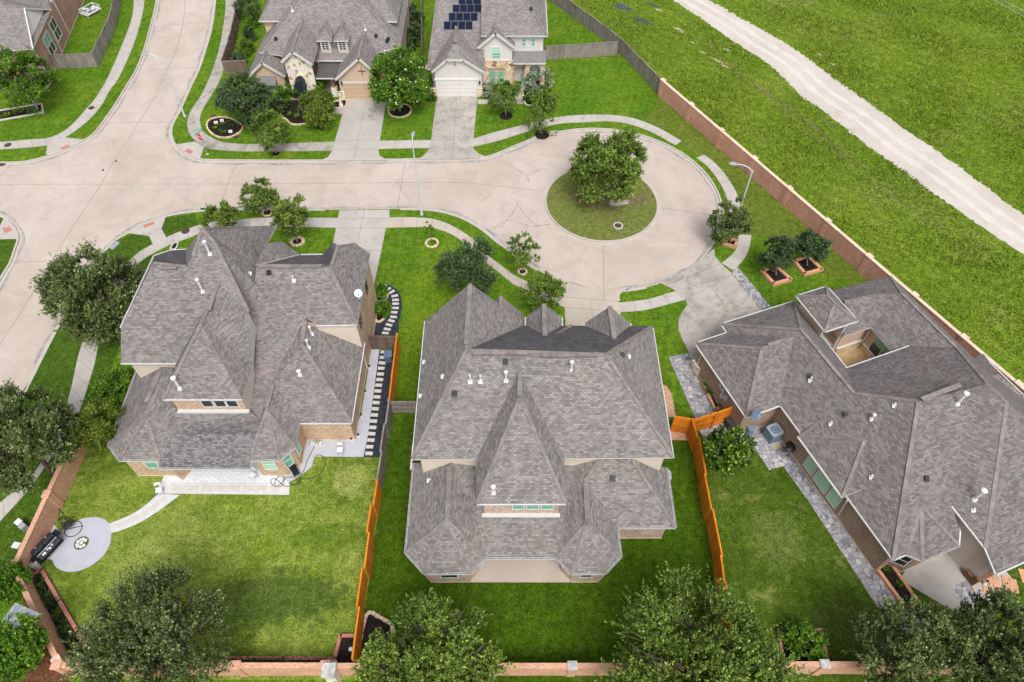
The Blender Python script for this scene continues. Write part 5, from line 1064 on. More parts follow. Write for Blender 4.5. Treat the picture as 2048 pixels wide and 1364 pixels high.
def crown_data(c, a, b, ncl, nsh, nlf, ls, upb=.35, shoot=.30, fill=.5, clr=.36, low=-.75, asp=.42, droop=0.0):
    """boughs -> clumps -> leafy shoots, spread through an ellipsoid of half-width a and half-height b"""
    nb = int(np.clip(ncl / 7, 9, 28)); g = np.arange(nb) + .5; ph = np.arccos(1 - (1 - low) * g / nb); th = math.pi * (1 + 5 ** .5) * g + RNG.uniform(0, 6)
    bd = np.stack([np.cos(th) * np.sin(ph), np.sin(th) * np.sin(ph), np.cos(ph)], 1) + RNG.normal(0, .17, (nb, 3)); bd /= np.linalg.norm(bd, axis=1, keepdims=True)
    br = RNG.uniform(.58, .74, (nb, 1)); bc = bd * br; bs = ((2.1 if ncl > 130 else 2.5) / nb ** .5) * RNG.uniform(.7, 1.1, (nb, 1)); bt = RNG.uniform(-.10, .10, nb)
    k0 = RNG.integers(0, nb, ncl); dd = rdir(ncl) + bd[k0] * .75; dd /= np.linalg.norm(dd, axis=1, keepdims=True)
    cc = bc[k0] + dd * bs[k0] * RNG.uniform(.35, .8, (ncl, 1)); core = RNG.random(ncl) < .24; cc[core] *= RNG.uniform(.2, .6, (core.sum(), 1)); d = cc / (np.linalg.norm(cc, axis=1, keepdims=True) + 1e-6)
    cc = cc * np.array([a, a, b]); cr = RNG.uniform(.7, 1.2, (ncl, 1)) * bs[k0] * a * .52; ct = RNG.uniform(-.10, .10, ncl) + bt[k0]
    k = np.repeat(np.arange(ncl), nsh); n = len(k)
    sd = rdir(n) * .8 + d[k] * .8 + np.array([0, 0, upb]); sd /= np.linalg.norm(sd, axis=1, keepdims=True)
    s0 = cc[k] + sd * cr[k] * RNG.uniform(.1, .9, (n, 1)) * np.array([1, 1, .85]); sd2 = sd + np.array([0, 0, upb * .8]) + rdir(n) * .25; sd2 /= np.linalg.norm(sd2, axis=1, keepdims=True)
    sl = shoot * a * RNG.uniform(.35, 1.15, (n, 1)); sl = np.where(RNG.random((n, 1)) < .10, sl * 1.5, sl)
    j = np.repeat(np.arange(n), nlf); m = len(j); t = RNG.random((m, 1)) ** .8
    P = s0[j] + sd2[j] * sl[j] * t + np.array([0, 0, -1]) * droop * t * t * sl[j] + rdir(m) * ls * .5
    U = (sd2[j] * .75 + rdir(m) * .7 - np.array([0, 0, droop * .8])); U /= np.linalg.norm(U, axis=1, keepdims=True)
    nn = rdir(m) * .8 + np.array([0, 0, 1.0]) + d[k[j]] * .5; W = np.cross(U, nn); W /= np.linalg.norm(W, axis=1, keepdims=True) + 1e-6
    sz = ls * RNG.uniform(.6, 1.3, (m, 1))
    tone = np.clip(.36 + ct[k[j]] + .42 * (t[:, 0] - .42) + RNG.normal(0, .20, m), 0, 1)
    return P + np.array(c), U * sz * .5, W * sz * asp * .5 * 1.3, tone
def woody(base, c, a, b, r, mat, parent, nl=7, name='trunk', seed=0, multi=1):
    rnd = random.Random(seed); m = MB(); base = Vector(base); c = Vector(c); fork = base.lerp(c, .55 if c.z > base.z + b * .9 else .3)
    for s in range(multi):
        off = Vector((rnd.uniform(-1, 1), rnd.uniform(-1, 1), 0)) * (.0 if multi == 1 else .25)
        mid = base.lerp(fork, .5) + Vector((rnd.uniform(-.1, .1), rnd.uniform(-.1, .1), 0)) * a * .2 + off * 1.5
        m.tube([base + off - Vector((0, 0, .1)), base + off + Vector((0, 0, .25)), mid, fork + off * 2, c + off * 2 + Vector((0, 0, b * .3))], [r * 1.5, r, r * .88, r * .75, r * .35], 8)
    for i in range(nl * 2 if a > 2.5 else nl):
        an = 2 * math.pi * i / nl + rnd.uniform(-.4, .4); el = rnd.uniform(.1, .9)
        e = c + Vector((math.cos(an) * a * .78 * math.cos(el), math.sin(an) * a * .78 * math.cos(el), b * .7 * math.sin(el) - b * .1)); st = fork.lerp(c, rnd.uniform(0, .7))
        md = st.lerp(e, .5) + Vector((0, 0, a * .08)); m.tube([st, md, e], [r * .5, r * .3, r * .1], 6)
        for q in range(5 if a > 2.5 else 3):
            e2 = e + Vector((rnd.uniform(-1, 1), rnd.uniform(-1, 1), rnd.uniform(-.2, 1))) * a * .32; m.tube([md.lerp(e, rnd.uniform(.2, .9)), e2], [r * .16, r * .07], 5)
    return m.build(name, mat, parent, sm=True)
def depth(p): return p.y * _c - (p.z - CAMH) * _s
def plant(name, label, cat, cx, cy, rx, ry, base=None, zc=None, mat='leaf_oak', ncl=60, nsh=9, nlf=8, ls=.2, trunk=.12, group=None, parts=('crown', 'trunk'), bmat='bark', multi=1, bmax=1.25, flowers=None, **k):
    rx, ry = rx * .93, ry * .93
    if base is not None:
        B = G(*base); zc = hgt(B, cy); C = G(cx, cy, zc)
        if abs(C.y - B.y) < .8 * 1e9: C.y = B.y if True else C.y
    else: C = G(cx, cy, zc); B = Vector((C.x, C.y, 0))
    dp = depth(C); a = rx * dp / FPX; rm = ry * dp / FPX; al = math.atan2(CAMH - C.z, math.hypot(C.x, C.y)); b = math.sqrt(max((rm ** 2 - (a * math.sin(al)) ** 2), 0)) / math.cos(al)
    b = min(max(b, a * .62), a * bmax); b = min(b, max(C.z * .96, .2))
    o = thing(name, z0(B, 0), label, cat, group); seed = int(cx * 7 + cy)
    P, U, W, T = crown_data(C, a, b, ncl, nsh, nlf, ls, **k)
    keep = P[:, 2] > .06; cr = quads(parts[0], P[keep], U[keep], W[keep], T[keep], M[mat], o)
    woody((B.x, B.y, 0), (C.x, C.y, C.z - b * .15), a, b, trunk, M[bmat], o, name=parts[1], seed=seed, multi=multi, nl=7 if ncl > 25 else 4)
    if flowers:
        n, fm, fs = flowers; d = rdir(n * 2); d = d[d[:, 2] > -.5][:n]; n = len(d); Pf = np.array(C) + d * np.array([a, a, b]) * RNG.uniform(.92, 1.06, (n, 1)); Uf = rdir(n) * fs; Wf = np.cross(Uf, rdir(n)); Wf = Wf / (np.linalg.norm(Wf, axis=1, keepdims=True) + 1e-6) * fs
        quads('blossom', np.repeat(Pf, 3, 0) + rdir(n * 3) * fs * .6, np.repeat(Uf, 3, 0), np.repeat(Wf, 3, 0)[RNG.permutation(n * 3)], np.ones(n * 3), M[fm], o)
    return o
BIG = dict(ncl=230, nsh=18, nlf=15, ls=.17, shoot=.19)
plant('oak_tree', 'large dark oak beside the left house overhanging the pavement', 'tree', 195, 585, 98, 98, zc=4.2, trunk=.22, **{**BIG, 'ls': .19, 'ncl': 260})
plant('oak_tree', 'large oak with leaning trunk at the left edge over the pavement', 'tree', 42, 868, 100, 116, base=(103, 943), trunk=.2, **BIG)
plant('oak_tree', 'feathery pale green oak over the left back lawn at the bottom', 'tree', 312, 1282, 145, 132, zc=5.5, trunk=.2, upb=.7, mat='leaf_olive', **{**BIG, 'ncl': 250, 'shoot': .27, 'nsh': 15, 'nlf': 17, 'ls': .155})
plant('oak_tree', 'deep green oak just right of the orange fence at the bottom', 'tree', 862, 1340, 140, 98, zc=5.5, trunk=.2, mat='leaf_mid', upb=.45, **{**BIG, 'ncl': 270})
plant('oak_tree', 'broad light green oak behind the middle house at the bottom', 'tree', 1394, 1345, 188, 118, zc=5.5, trunk=.24, mat='leaf_mid', upb=.6, **{**BIG, 'ncl': 360, 'shoot': .22})
plant('oak_tree', 'dark oak overhanging the flagstone path at the bottom right', 'tree', 1808, 1304, 84, 96, zc=4.6, trunk=.18, upb=.6, **{**BIG, 'ncl': 130, 'shoot': .30})
plant('oak_tree', 'dark spreading oak filling the bottom right corner', 'tree', 1990, 1304, 112, 124, zc=5.0, trunk=.22, upb=.55, **{**BIG, 'ncl': 200, 'shoot': .26})
plant('oak_tree', 'round full oak standing on the island of the turning circle', 'tree', 1216, 331, 75, 69, base=(1214, 398), mat='leaf_mid', trunk=.2, bmax=1.0, **{**BIG, 'ls': .21})
MID = dict(ncl=95, nsh=14, nlf=14, ls=.165, shoot=.20)
plant('shade_tree', 'dark fine leaved tree left of the stone fronted house', 'tree', 487, 198, 54, 46, zc=3.4, mat='leaf_dark', trunk=.14, droop=.3, **{**MID, 'ncl': 170, 'ls': .20})
plant('shade_tree', 'dense round tree on the verge left of the first driveway', 'tree', 542, 264, 33, 34, base=(552, 305), trunk=.09, mat='leaf_mid', bmat='bark_pale', **MID)
plant('shade_tree', 'drooping yellow green tree in front of the arched entry', 'tree', 634, 212, 32, 32, base=(643, 252), trunk=.09, mat='leaf_pine', bmat='bark_pale', droop=.9, upb=0, **MID)
plant('flowering_tree', 'round tree dotted with white blossom between the two driveways', 'tree', 800, 163, 62, 66, base=(800, 222), trunk=.13, mat='leaf_bright', flowers=(95, 'blossom', .09), **{**MID, 'ncl': 190, 'ls': .21})
plant('shade_tree', 'slender drooping tree in a mulch ring by the stained driveway', 'tree', 1008, 193, 24, 30, base=(1012, 230), trunk=.08, mat='leaf_mid', bmat='bark_pale', droop=.6, upb=.1, **{**MID, 'ncl': 67})
plant('shade_tree', 'loose light tree in mulch at the kerb of the turning circle', 'tree', 1078, 239, 29, 30, base=(1083, 268), trunk=.08, mat='leaf_mid', **{**MID, 'ncl': 34, 'nsh': 8})
plant('shade_tree', 'soft round tree in the entry bed of the white house', 'tree', 1090, 194, 20, 22, zc=1.9, trunk=.06, mat='leaf_mid', **{**MID, 'ncl': 57})
plant('shade_tree', 'tree at the top left growing beside a long mulch bed', 'tree', 42, 163, 58, 55, zc=3.6, trunk=.13, mat='leaf_bright', bmat='bark_pale', droop=.3, **{**MID, 'ncl': 130, 'ls': .21})
plant('young_tree', 'bushy young tree in the stone ring nearest the storm drain', 'tree', 516, 391, 31, 24, base=(534, 426), trunk=.07, mat='leaf_mid', **{**MID, 'ncl': 64})
plant('young_tree', 'taller bushy tree in the wide stone ring left of the driveway', 'tree', 582, 431, 33, 34, base=(595, 484), trunk=.09, mat='leaf_mid', bmat='bark_pale', **{**MID, 'ncl': 80})
plant('young_tree', 'low green tree half hidden behind the left house roof peak', 'tree', 442, 434, 29, 19, base=(446, 470), trunk=.07, mat='leaf_mid', **{**MID, 'ncl': 57})
plant('sapling', 'thin upright sapling in a stone ring on the middle front lawn', 'sapling', 861, 460, 8, 24, base=(864, 487), trunk=.035, mat='leaf_bright', ncl=14, nsh=5, nlf=6, ls=.16, bmax=4)
plant('shade_tree', 'dusky olive tree in front of the middle house left gable', 'tree', 938, 539, 56, 50, zc=3.2, trunk=.12, mat='leaf_dark', **{**MID, 'ncl': 120})
plant('young_tree', 'small open tree in a mulch ring by the turning circle kerb', 'tree', 1047, 504, 30, 27, base=(1045, 543), trunk=.05, bmat='bark_pale', mat='leaf_mid', **{**MID, 'ncl': 40, 'nsh': 10})
plant('young_tree', 'light green tree just left of the middle driveway', 'tree', 1086, 587, 33, 29, base=(1086, 622), trunk=.07, mat='leaf_mid', **{**MID, 'ncl': 64})
plant('young_tree', 'bushy tree in the small orange planter beside the lamp post', 'tree', 1457, 446, 35, 39, base=(1460, 489), trunk=.08, mat='leaf_oak', **{**MID, 'ncl': 88})
plant('young_tree', 'dark tree in the left of the two square orange planters', 'tree', 1553, 509, 29, 33, base=(1551, 552), trunk=.08, mat='leaf_dark', bmat='bark_pale', **{**MID, 'ncl': 80})
plant('young_tree', 'dark tree in the right of the two square orange planters', 'tree', 1619, 493, 33, 29, base=(1613, 532), trunk=.08, mat='leaf_dark', bmat='bark_pale', **{**MID, 'ncl': 88})
plant('magnolia_tree', 'glossy leaved tree by the right fence and flagstone path', 'tree', 1458, 902, 39, 45, base=(1452, 955), trunk=.07, mat='leaf_gloss', ls=.24, ncl=110, nsh=9, nlf=8, asp=.6, shoot=.2)
plant('pine_tree', 'small yellow green pine beside the left brick wall', 'tree', 190, 850, 42, 44, zc=3.4, trunk=.09, mat='leaf_pine', ls=.22, ncl=85, nsh=13, nlf=15, asp=.22, upb=.6)
plant('shrub', 'big bright green shrub against the left house side wall', 'shrub', 228, 778, 38, 41, zc=1.3, trunk=.05, mat='leaf_bright', ncl=120, nsh=13, nlf=10, ls=.17, multi=3, parts=('foliage', 'stem'))
plant('shrub', 'bright shrub in the left corner above the stone gate pillar', 'shrub', 8, 1166, 36, 42, zc=2.2, trunk=.06, mat='leaf_bright', ncl=120, nsh=13, nlf=10, ls=.2, multi=3, parts=('foliage', 'stem'))
plant('crape_myrtle', 'spreading bright green small tree below the stone gate pillar', 'tree', 20, 1300, 58, 52, zc=3.0, trunk=.06, mat='leaf_bright', bmat='bark_pale', ncl=150, nsh=13, nlf=11, ls=.2, multi=4)
plant('shrub', 'rounded shrub with lilac flowers in the bottom right planting bed', 'shrub', 1609, 1280, 31, 35, zc=1.0, trunk=.04, mat='leaf_bright', ncl=95, nsh=12, nlf=10, ls=.15, multi=3, parts=('foliage', 'stem'), flowers=(12, 'blossom_lilac', .06))
SH = dict(trunk=.03, ncl=60, nsh=10, nlf=9, ls=.16, multi=2, parts=('foliage', 'stem'), fill=.3)
plant('shrub', 'round clipped green shrub left of the stone arch', 'shrub', 573, 188, 17, 17, zc=1.0, mat='leaf_bright', **SH)
plant('shrub', 'wide green shrub right of the stone arch', 'shrub', 637, 177, 24, 17, zc=1.0, mat='leaf_bright', **{**SH, 'ncl': 46})
plant('shrub', 'low red flowering shrub in the mulch bed by the dark tree', 'shrub', 556, 214, 15, 14, zc=.6, mat='leaf_dark', flowers=(26, 'blossom_pink', .10), **SH)
plant('shrub', 'pale variegated shrub below the white house porch arches', 'shrub', 1073, 165, 29, 13, zc=.8, mat='leaf_grey', **{**SH, 'ncl': 50, 'ls': .2})
plant('shrub', 'pale shrub below the paired ground floor windows', 'shrub', 980, 181, 15, 14, zc=.6, mat='leaf_grey', **SH)
plant('shrub', 'small clipped dark shrub at the front of the entry bed', 'shrub', 1059, 198, 9, 9, zc=.45, mat='leaf_bright', **{**SH, 'ncl': 20})
plant('shrub', 'small clipped dark shrub at the back of the entry bed', 'shrub', 1061, 184, 9, 9, zc=.45, mat='leaf_bright', **{**SH, 'ncl': 20})
plant('shrub', 'small green shrub at the left foot of the white garage', 'shrub', 863, 193, 8, 10, zc=.6, mat='leaf_bright', **{**SH, 'ncl': 20})
plant('shrub', 'dark shrub in the stone edged bed of the red brick house', 'shrub', 86, 152, 17, 14, zc=.9, mat='leaf_bright', **SH)
for i, (x, y, r1, r2, lb) in enumerate(((831, 32, 13, 20, 'tall clipped dark hedge bush farthest up the side passage'), (827, 62, 12, 18, 'tall clipped dark hedge bush in the middle of the side passage'), (822, 88, 11, 12, 'low clipped bush at the near end of the side passage'))):
    plant('hedge_bush', lb, 'bush', x, y, r1, r2, zc=1.5 if i < 2 else .7, mat='leaf_dark', group='hedge bushes between the two far houses', **{**SH, 'ls': .22, 'ncl': 44})
for x, y, r, m, lb in ((497, 12, 20, 'leaf_dark', 'dark tree at the top behind the far side fence'), (508, 36, 13, 'leaf_bright', 'yellow green shrub behind the far side fence'), (498, 66, 10, 'leaf_dark', 'small dark shrub at the middle of the far side fence'), (491, 95, 12, 'leaf_mid', 'small pale shrub near the end of the far side fence'), (478, 118, 10, 'leaf_dark', 'small dark shrub at the near end of the far side fence')):
    plant('shrub', lb, 'shrub', x, y, r, r * 1.1, zc=2.2 if r > 15 else .9, mat=m, **SH)
plant('shrub', 'round shrub in the upper stone edged bed beside the left house', 'shrub', 762, 584, 11, 13, zc=.7, mat='leaf_bright', **SH)
plant('shrub', 'round shrub in the lower stone edged bed beside the left house', 'shrub', 764, 617, 13, 14, zc=.7, mat='leaf_bright', **SH)
def tuftplant(name, label, cat, px, py, r, mat, n=60, h=.35, group=None, z=.05):
    B = G(px, py, z); an = RNG.uniform(0, 2 * np.pi, n); rr = r * np.sqrt(RNG.random(n)); P = np.stack([B.x + rr * np.cos(an) * .6, B.y + rr * np.sin(an) * .6, z + h * RNG.uniform(.25, .6, n)], 1)
    U = np.stack([np.cos(an) * .6, np.sin(an) * .6, RNG.uniform(.4, 1.2, n)], 1); U /= np.linalg.norm(U, axis=1, keepdims=True); W = np.cross(U, rdir(n)); W /= np.linalg.norm(W, axis=1, keepdims=True) + 1e-6
    o = quads(name, P, U * h * .55, W * .035, np.clip(RNG.normal(.5, .2, n), 0, 1), M[mat], None); return tag(o, label, cat, group)
for x, y, m in ((437, 252, 'leaf_pine'), (449, 249, 'leaf_pine'), (461, 246, 'leaf_bright'), (431, 258, 'leaf_pine'), (448, 266, 'leaf_pine'), (442, 262, 'leaf_dark'), (463, 254, 'leaf_dark')):
    tuftplant('bedding_plant', 'small bedding plant in the oval stone edged flower bed', 'plant', x, y, .45, m, group='bedding plants in the oval bed')
for x, y in ((581, 232), (595, 235)): tuftplant('bedding_plant', 'small green plant in the curved mulch bed by the arch', 'plant', x, y, .5, 'leaf_bright', group='plants in the curved bed', h=.5)
for x, y in ((8, 236), (17, 233), (34, 226)): tuftplant('bedding_plant', 'grassy plant in the long mulch bed at the far left', 'plant', x, y, .5, 'leaf_pine', group='plants in the long bed', h=.5)
for x, y in ((1413, 772), (1417, 786), (1440, 812), (1447, 806), (1406, 757)): tuftplant('fern', 'fern in the narrow brick planter by the right house', 'plant', x, y, .5, 'leaf_bright' if y != 757 else 'leaf_grey', group='ferns in the narrow planter', h=.6, z=.3)
for x, y in ((1771, 1143), (1795, 1170), (1828, 1192)): tuftplant('bedding_plant', 'small plant in the brick edged bed by the right patio', 'plant', x, y, .4, 'leaf_bright', group='plants in the patio bed', h=.4)
for i in range(26):
    f = random.random(); tuftplant('bedding_plant', 'small plant in the long dark bed beside the left wall', 'plant', 78 + 75 * f + random.uniform(-8, 8), 1158 + 150 * f, .55, random.choice(['leaf_dark', 'leaf_mid', 'leaf_dark']), 46, .4, 'plants in the left wall bed', .06)
for i in range(22):
    x = random.uniform(452, 660); tuftplant('bedding_plant', 'small plant in the narrow bed along the rear wall', 'plant', x, random.uniform(1321, 1329), .45, random.choice(['leaf_dark', 'leaf_mid']), 40, .35, 'plants in the rear wall bed', .06)
# tall grass of the wild field
n = 75000; lo, hi = G(1100, 0), None
X = RNG.uniform(2, 95, n * 3); Y = RNG.uniform(8, 118, n * 3); q = (np.stack([X, Y], 1) - np.array(WA)[:2]) @ np.array(wnrm)[:2]
tc = np.array([(p.x, p.y) for p in resample(smooth(gl([((a_[0] + b_[0]) / 2, (a_[1] + b_[1]) / 2) for a_, b_ in zip(tl_, tr_)]), 4), 60)])
dist = np.min(np.hypot(X[:, None] - tc[None, :, 0], Y[:, None] - tc[None, :, 1]), axis=1)
den = .5 + .5 * np.sin(X * .35 + Y * .21 + 2 * np.sin(Y * .13)) * np.sin(Y * .27 - X * .12); vis = np.abs(X) < (Y + 34) * .75
kp = (q > .4) & (dist > 2.9) & vis & (RNG.random(len(X)) < .35 + .65 * den) & ((Y < 80) | (q > 3)); X, Y, den = X[kp][:n], Y[kp][:n], den[kp][:n]; n = len(X)
an = RNG.uniform(0, 2 * np.pi, n); hh = RNG.uniform(.05, .17, n) * (.5 + .8 * den); P = np.stack([X, Y, hh * .8], 1); U = np.stack([np.cos(an) * .8, np.sin(an) * .8, RNG.uniform(.5, 1.3, n)], 1) * hh[:, None]; W = np.cross(U, rdir(n)); W = W / (np.linalg.norm(W, axis=1, keepdims=True) + 1e-6) * .075
o = quads('wild_grass', P, U, W, np.clip(RNG.normal(.45, .2, n) + (den - .5) * .2, 0, 1), M['tuft'], None); tag(o, 'tall wild grass covering the open field beyond the wall', 'grass', None, 'stuff')
# ------------------------------------------------------------------ fences and garden walls
def fence(pts, h, mat, label, name='wood_fence', post=2.4, inner=1, railmat=None, zig=0.0, cap=True):
    P = [Vector((p.x, p.y, 0)) for p in pts]; o = thing(name, P[0], label, 'fence'); bd = MB(); rl = [MB() for _ in range(4)]; n_ = 0
    for a, c in zip(P, P[1:]):
        L = (c - a).length; k = max(1, round(L / post)); d = (c - a).normalized(); nn = Vector((-d.y, d.x, 0)) * inner
        for i in range(k):
            s, e = a.lerp(c, i / k), a.lerp(c, (i + 1) / k); sg = (1 if n_ % 2 else -1) * zig; n_ += 1; hh = h + random.uniform(-.04, .04)
            bd.bar(z0(s + nn * sg - d * .01, hh), z0(e + nn * sg + d * .01, hh), .03, hh - .04, 0)
            for fi, f in enumerate((.2, .55, .9)): rl[fi].bar(z0(s + nn * (.045 + sg), h * f), z0(e + nn * (.045 + sg), h * f), .05, .09, 0)
            if cap: rl[3].bar(z0(s + nn * (.01 + sg), hh + .04), z0(e + nn * (.01 + sg), hh + .04), .12, .038, 0)
            q = MB(); q.box(z0(s + nn * .10, (h - .06) / 2), (.09, .09, h - .06), math.atan2(d.y, d.x)); q.build('post', M[railmat or mat], o)
    bd.build('boards', M[mat], o)
    for fi, r_ in enumerate(rl):
        if r_.v: r_.build('rail' if fi < 3 else 'cap_rail', M[railmat or mat], o)
    return o
fence(gl([(1092, 120), (1165, 116), (1233, 111)]), 1.9, 'wood_grey', 'weathered grey fence joining the white house to the long field fence')
fence(gl([(1072, -20), (1100, 2), (1170, 53), (1240, 107), (1320, 191)]), 1.95, 'wood_grey', 'long grey rail backed fence between the white house lawn and the open field', inner=1)
fence(gl([(103, 138), (150, 137), (197, 134)]), 1.9, 'wood_grey', 'short grey fence running from the red brick house to the pavement curve', inner=1)
fence(smooth(gl([(197, 134), (208, 110), (223, 78), (233, 50), (240, 15), (246, -20), (252, -60)]), 3), 1.9, 'wood_grey', 'curved pale grey fence following the pavement at the top left', inner=1)
fence(smooth(gl([(494, -30), (487, 5), (480, 40), (471, 85), (462, 118), (452, 149)]), 3), 1.9, 'wood_dark', 'dark weathered fence along the pavement left of the stone fronted house', inner=1)
fence(gl([(452, 150), (500, 148)]), 1.8, 'wood_dark', 'short pale capped fence at the left corner of the stone fronted house', railmat='wood_grey')
fence(gl([(846, -20), (845, 40), (846, 128)]), 1.9, 'wood_dark', 'dark fence in the narrow gap between the two far houses')
fence(gl([(741, 697), (799, 698)]), 1.85, 'wood_dark', 'brown rail backed gate fence beside the left house stepping stones', name='gate_fence', inner=-1, railmat='wood_dark')
fence(gl([(801, 698), (786, 826)]), 2.3, 'wood_orange', 'short orange fence panel run at the front between left and middle houses', inner=-1)
fence(gl([(785, 828), (771, 930), (762, 985)]), 2.35, 'wood_grey', 'weathered grey stretch in the fence between left and middle houses', inner=-1, railmat='wood_grey', zig=.05)
fence(gl([(762, 987), (747, 1090), (728, 1235), (715, 1337)]), 2.4, 'wood_orange', 'long bright orange fence beside the patchy left back lawn', inner=-1, zig=.08)
fence(gl([(786, 826), (836, 826)]), 1.75, 'wood_grey', 'grey side gate fence reaching the middle house wall', name='gate_fence', inner=-1, railmat='wood_grey')
fence(gl([(1340, 862), (1374, 868)]), 2.3, 'wood_orange', 'short orange fence panel between the middle house and the corner post', inner=-1)
fence(gl([(1374, 868), (1384, 905), (1397, 975), (1410, 1045), (1427, 1135), (1441, 1245), (1452, 1330)]), 2.4, 'wood_orange', 'long orange fence between the middle and right back lawns', inner=1, zig=.05)
fence(gl([(1376, 868), (1420, 854), (1464, 838)]), 2.2, 'wood_orange', 'orange rail backed fence joining the right house wall', inner=-1)
def brick_wall(pts, h, label, mat='brick_wall', th=.26, pil=5.6, capmat='cast', name='brick_wall', pw=.5, capz=.07):
    P = [Vector((p.x, p.y, 0)) for p in pts]; o = thing(name, P[0], label, 'wall'); b = MB(); cp = MB()
    for a, c in zip(P, P[1:]):
        b.bar(z0(a, h), z0(c, h), th, h + .1); cp.bar(z0(a, h + capz), z0(c, h + capz), th + .08, capz - .002)
        L = (c - a).length; d = (c - a).normalized(); k = max(1, round(L / pil)); rot = math.atan2(d.y, d.x)
        for i in range(k + 1):
            q = a.lerp(c, i / k); p = MB(); p.box(z0(q, (h + .08) / 2), (pw, pw * .86, h + .08), rot, 0); p.box(z0(q, h + .13), (pw + .12, pw * .86 + .12, .10), rot, 1); p.build('pillar', [M[mat], M[capmat]], o)
    b.build('brickwork', M[mat], o); cp.build('coping', M[capmat if name == 'brick_wall' else mat], o); return o
brick_wall([WA, WA + wd * 66], 2.1, 'long red brick wall between the cul-de-sac lawn and the open field')
M['brick_l'] = M['brick_cap']
brick_wall(gl([(176, 890), (60, 1150)]), 2.0, 'sloping red brick wall along the left side of the patchy back lawn', mat='brick_cap', capmat='brick_cap', name='garden_wall', pil=4.6)
brick_wall(gl([(60, 1156), (146, 1338)]), 2.05, 'brown brick wall beside the long dark planting bed at bottom left', mat='brick_cap', capmat='cast', name='garden_wall', pil=8.5)
brick_wall(gl([(146, 1347), (664, 1347)]), 2.1, 'low pink brick wall along the bottom behind the left lawn', mat='brick_cap', capmat='brick_cap', name='garden_wall', pil=5.2)
brick_wall(gl([(676, 1347), (1450, 1347)]), 2.0, 'low pink brick wall along the bottom behind the middle house', mat='brick_cap', capmat='cast_grey', name='garden_wall', pil=5.3)
brick_wall(gl([(1454, 1344), (2150, 1344)]), 2.0, 'low pink brick wall along the bottom behind the right lawn', mat='brick_cap', capmat='cast_grey', name='garden_wall', pil=5.6)
o = thing('stone_column', G(668, 1352), 'thick stone column with grey weathered cap in the bottom wall', 'column'); q = G(672, 1362)
b = MB(); b.box((q.x, q.y + .1, 1.2), (.72, .72, 2.4)); b.build('shaft', M['stone_white'], o); b = MB(); b.box((q.x, q.y + .1, 2.46), (.86, .86, .14)); b.build('cap', M['cast_grey'], o)
o = thing('stone_pillar', G(62, 1262), 'stone gate pillar with pale pyramid cap in the left wall', 'pillar'); q = G(82, 1272); rt = -.35
b = MB(); b.box((q.x, q.y, 1.5), (1.35, 1.35, 3.0), rt); b.build('shaft', M['stone_white'], o)
b = MB(); Mx_ = Matrix.Rotation(rt, 3, 'Z'); P = [Vector((q.x, q.y, 3.05)) + Mx_ @ Vector(v) for v in ((-1, -1, 0), (1, -1, 0), (1, 1, 0), (-1, 1, 0), (0, 0, .75))]
b.add(P, [(0, 1, 4), (1, 2, 4), (2, 3, 4), (3, 0, 4), (3, 2, 1, 0)]); P2 = [p - Vector((0, 0, .12)) for p in P[:4]]; b.add(P[:4] + P2, [(0, 4, 5, 1), (1, 5, 6, 2), (2, 6, 7, 3), (3, 7, 4, 0)]); M['cap_grey'] = m_plain('pale_cast_cap', (.46, .48, .52), .85, .25, 1.5, fine=6); b.build('cap', M['cap_grey'], o)

# ------------------------------------------------------------------ beds, edging, patios, stepping stones
def bed(pts, label, mat='mulch', edge='edging', ew=.18, eh=.14, name='flower_bed', cat='flower bed', sm=True, closed=True, z=.018, blocks=True, group=None):
    P = gl(pts) if not isinstance(pts[0], Vector) else pts; P = smooth(P, 5, True) if sm else P; o = thing(name, z0(sum(P, Vector()) / len(P), 0), label, cat, group)
    b = MB(); b.flat([(p.x, p.y, z) for p in P]); b.build('mulch', M[mat], o)
    if edge:
        b = MB(); Q = P + [P[0]] if closed else P
        if blocks:
            n = max(3, int(plen(Q) / .34)); Q = resample(Q, n + 1)
            for i in range(n):
                a, c = Q[i], Q[i + 1]; d = c - a; b.box(z0((a + c) / 2, eh / 2), (d.length * random.uniform(.82, .95), ew * random.uniform(.85, 1.15), eh * random.uniform(.8, 1.15)), math.atan2(d.y, d.x) + random.uniform(-.08, .08))
        else:
            for a, c in zip(Q, Q[1:]):
                d = (c - a).normalized() * ew * .49; b.bar(z0(a - d * 0, eh), z0(c + d, eh), ew, eh)
        b.build('edging', M[edge], o)
    return o
def ring(px, py, r, label, inner='mulch', edge='edging', **k):
    C = G(px, py); return bed(arc(C, r, 0, 345, 23), label, inner, edge, sm=False, **k)
ring(535, 426, .52, 'stone ring of mulch round the tree nearest the storm drain', name='tree_ring', cat='tree ring'); ring(595, 484, .62, 'wide pale stone ring round the tree left of the driveway', name='tree_ring', cat='tree ring', ew=.3)
ring(864, 487, .62, 'pale stone ring filled with grass round the thin sapling', 'lawn', name='tree_ring', cat='tree ring', ew=.2); ring(1045, 544, .42, 'small stone ring of black mulch by the turning circle kerb', name='tree_ring', cat='tree ring', ew=.17)
ring(1012, 232, .8, 'bare mulch circle under the slender drooping tree', 'mulch', None, name='tree_ring', cat='mulch circle'); ring(1084, 269, .85, 'bare mulch patch under the tree at the kerb', 'mulch', None, name='tree_ring', cat='mulch circle')
ring(643, 254, .5, 'small bare mulch circle under the yellow green tree', 'mulch', None, name='tree_ring', cat='mulch circle'); ring(552, 307, .4, 'small bare mulch circle under the round verge tree', 'mulch', None, name='tree_ring', cat='mulch circle')
ring(800, 222, 1.35, 'stone edged bed round the white flowering tree', edge='edging')
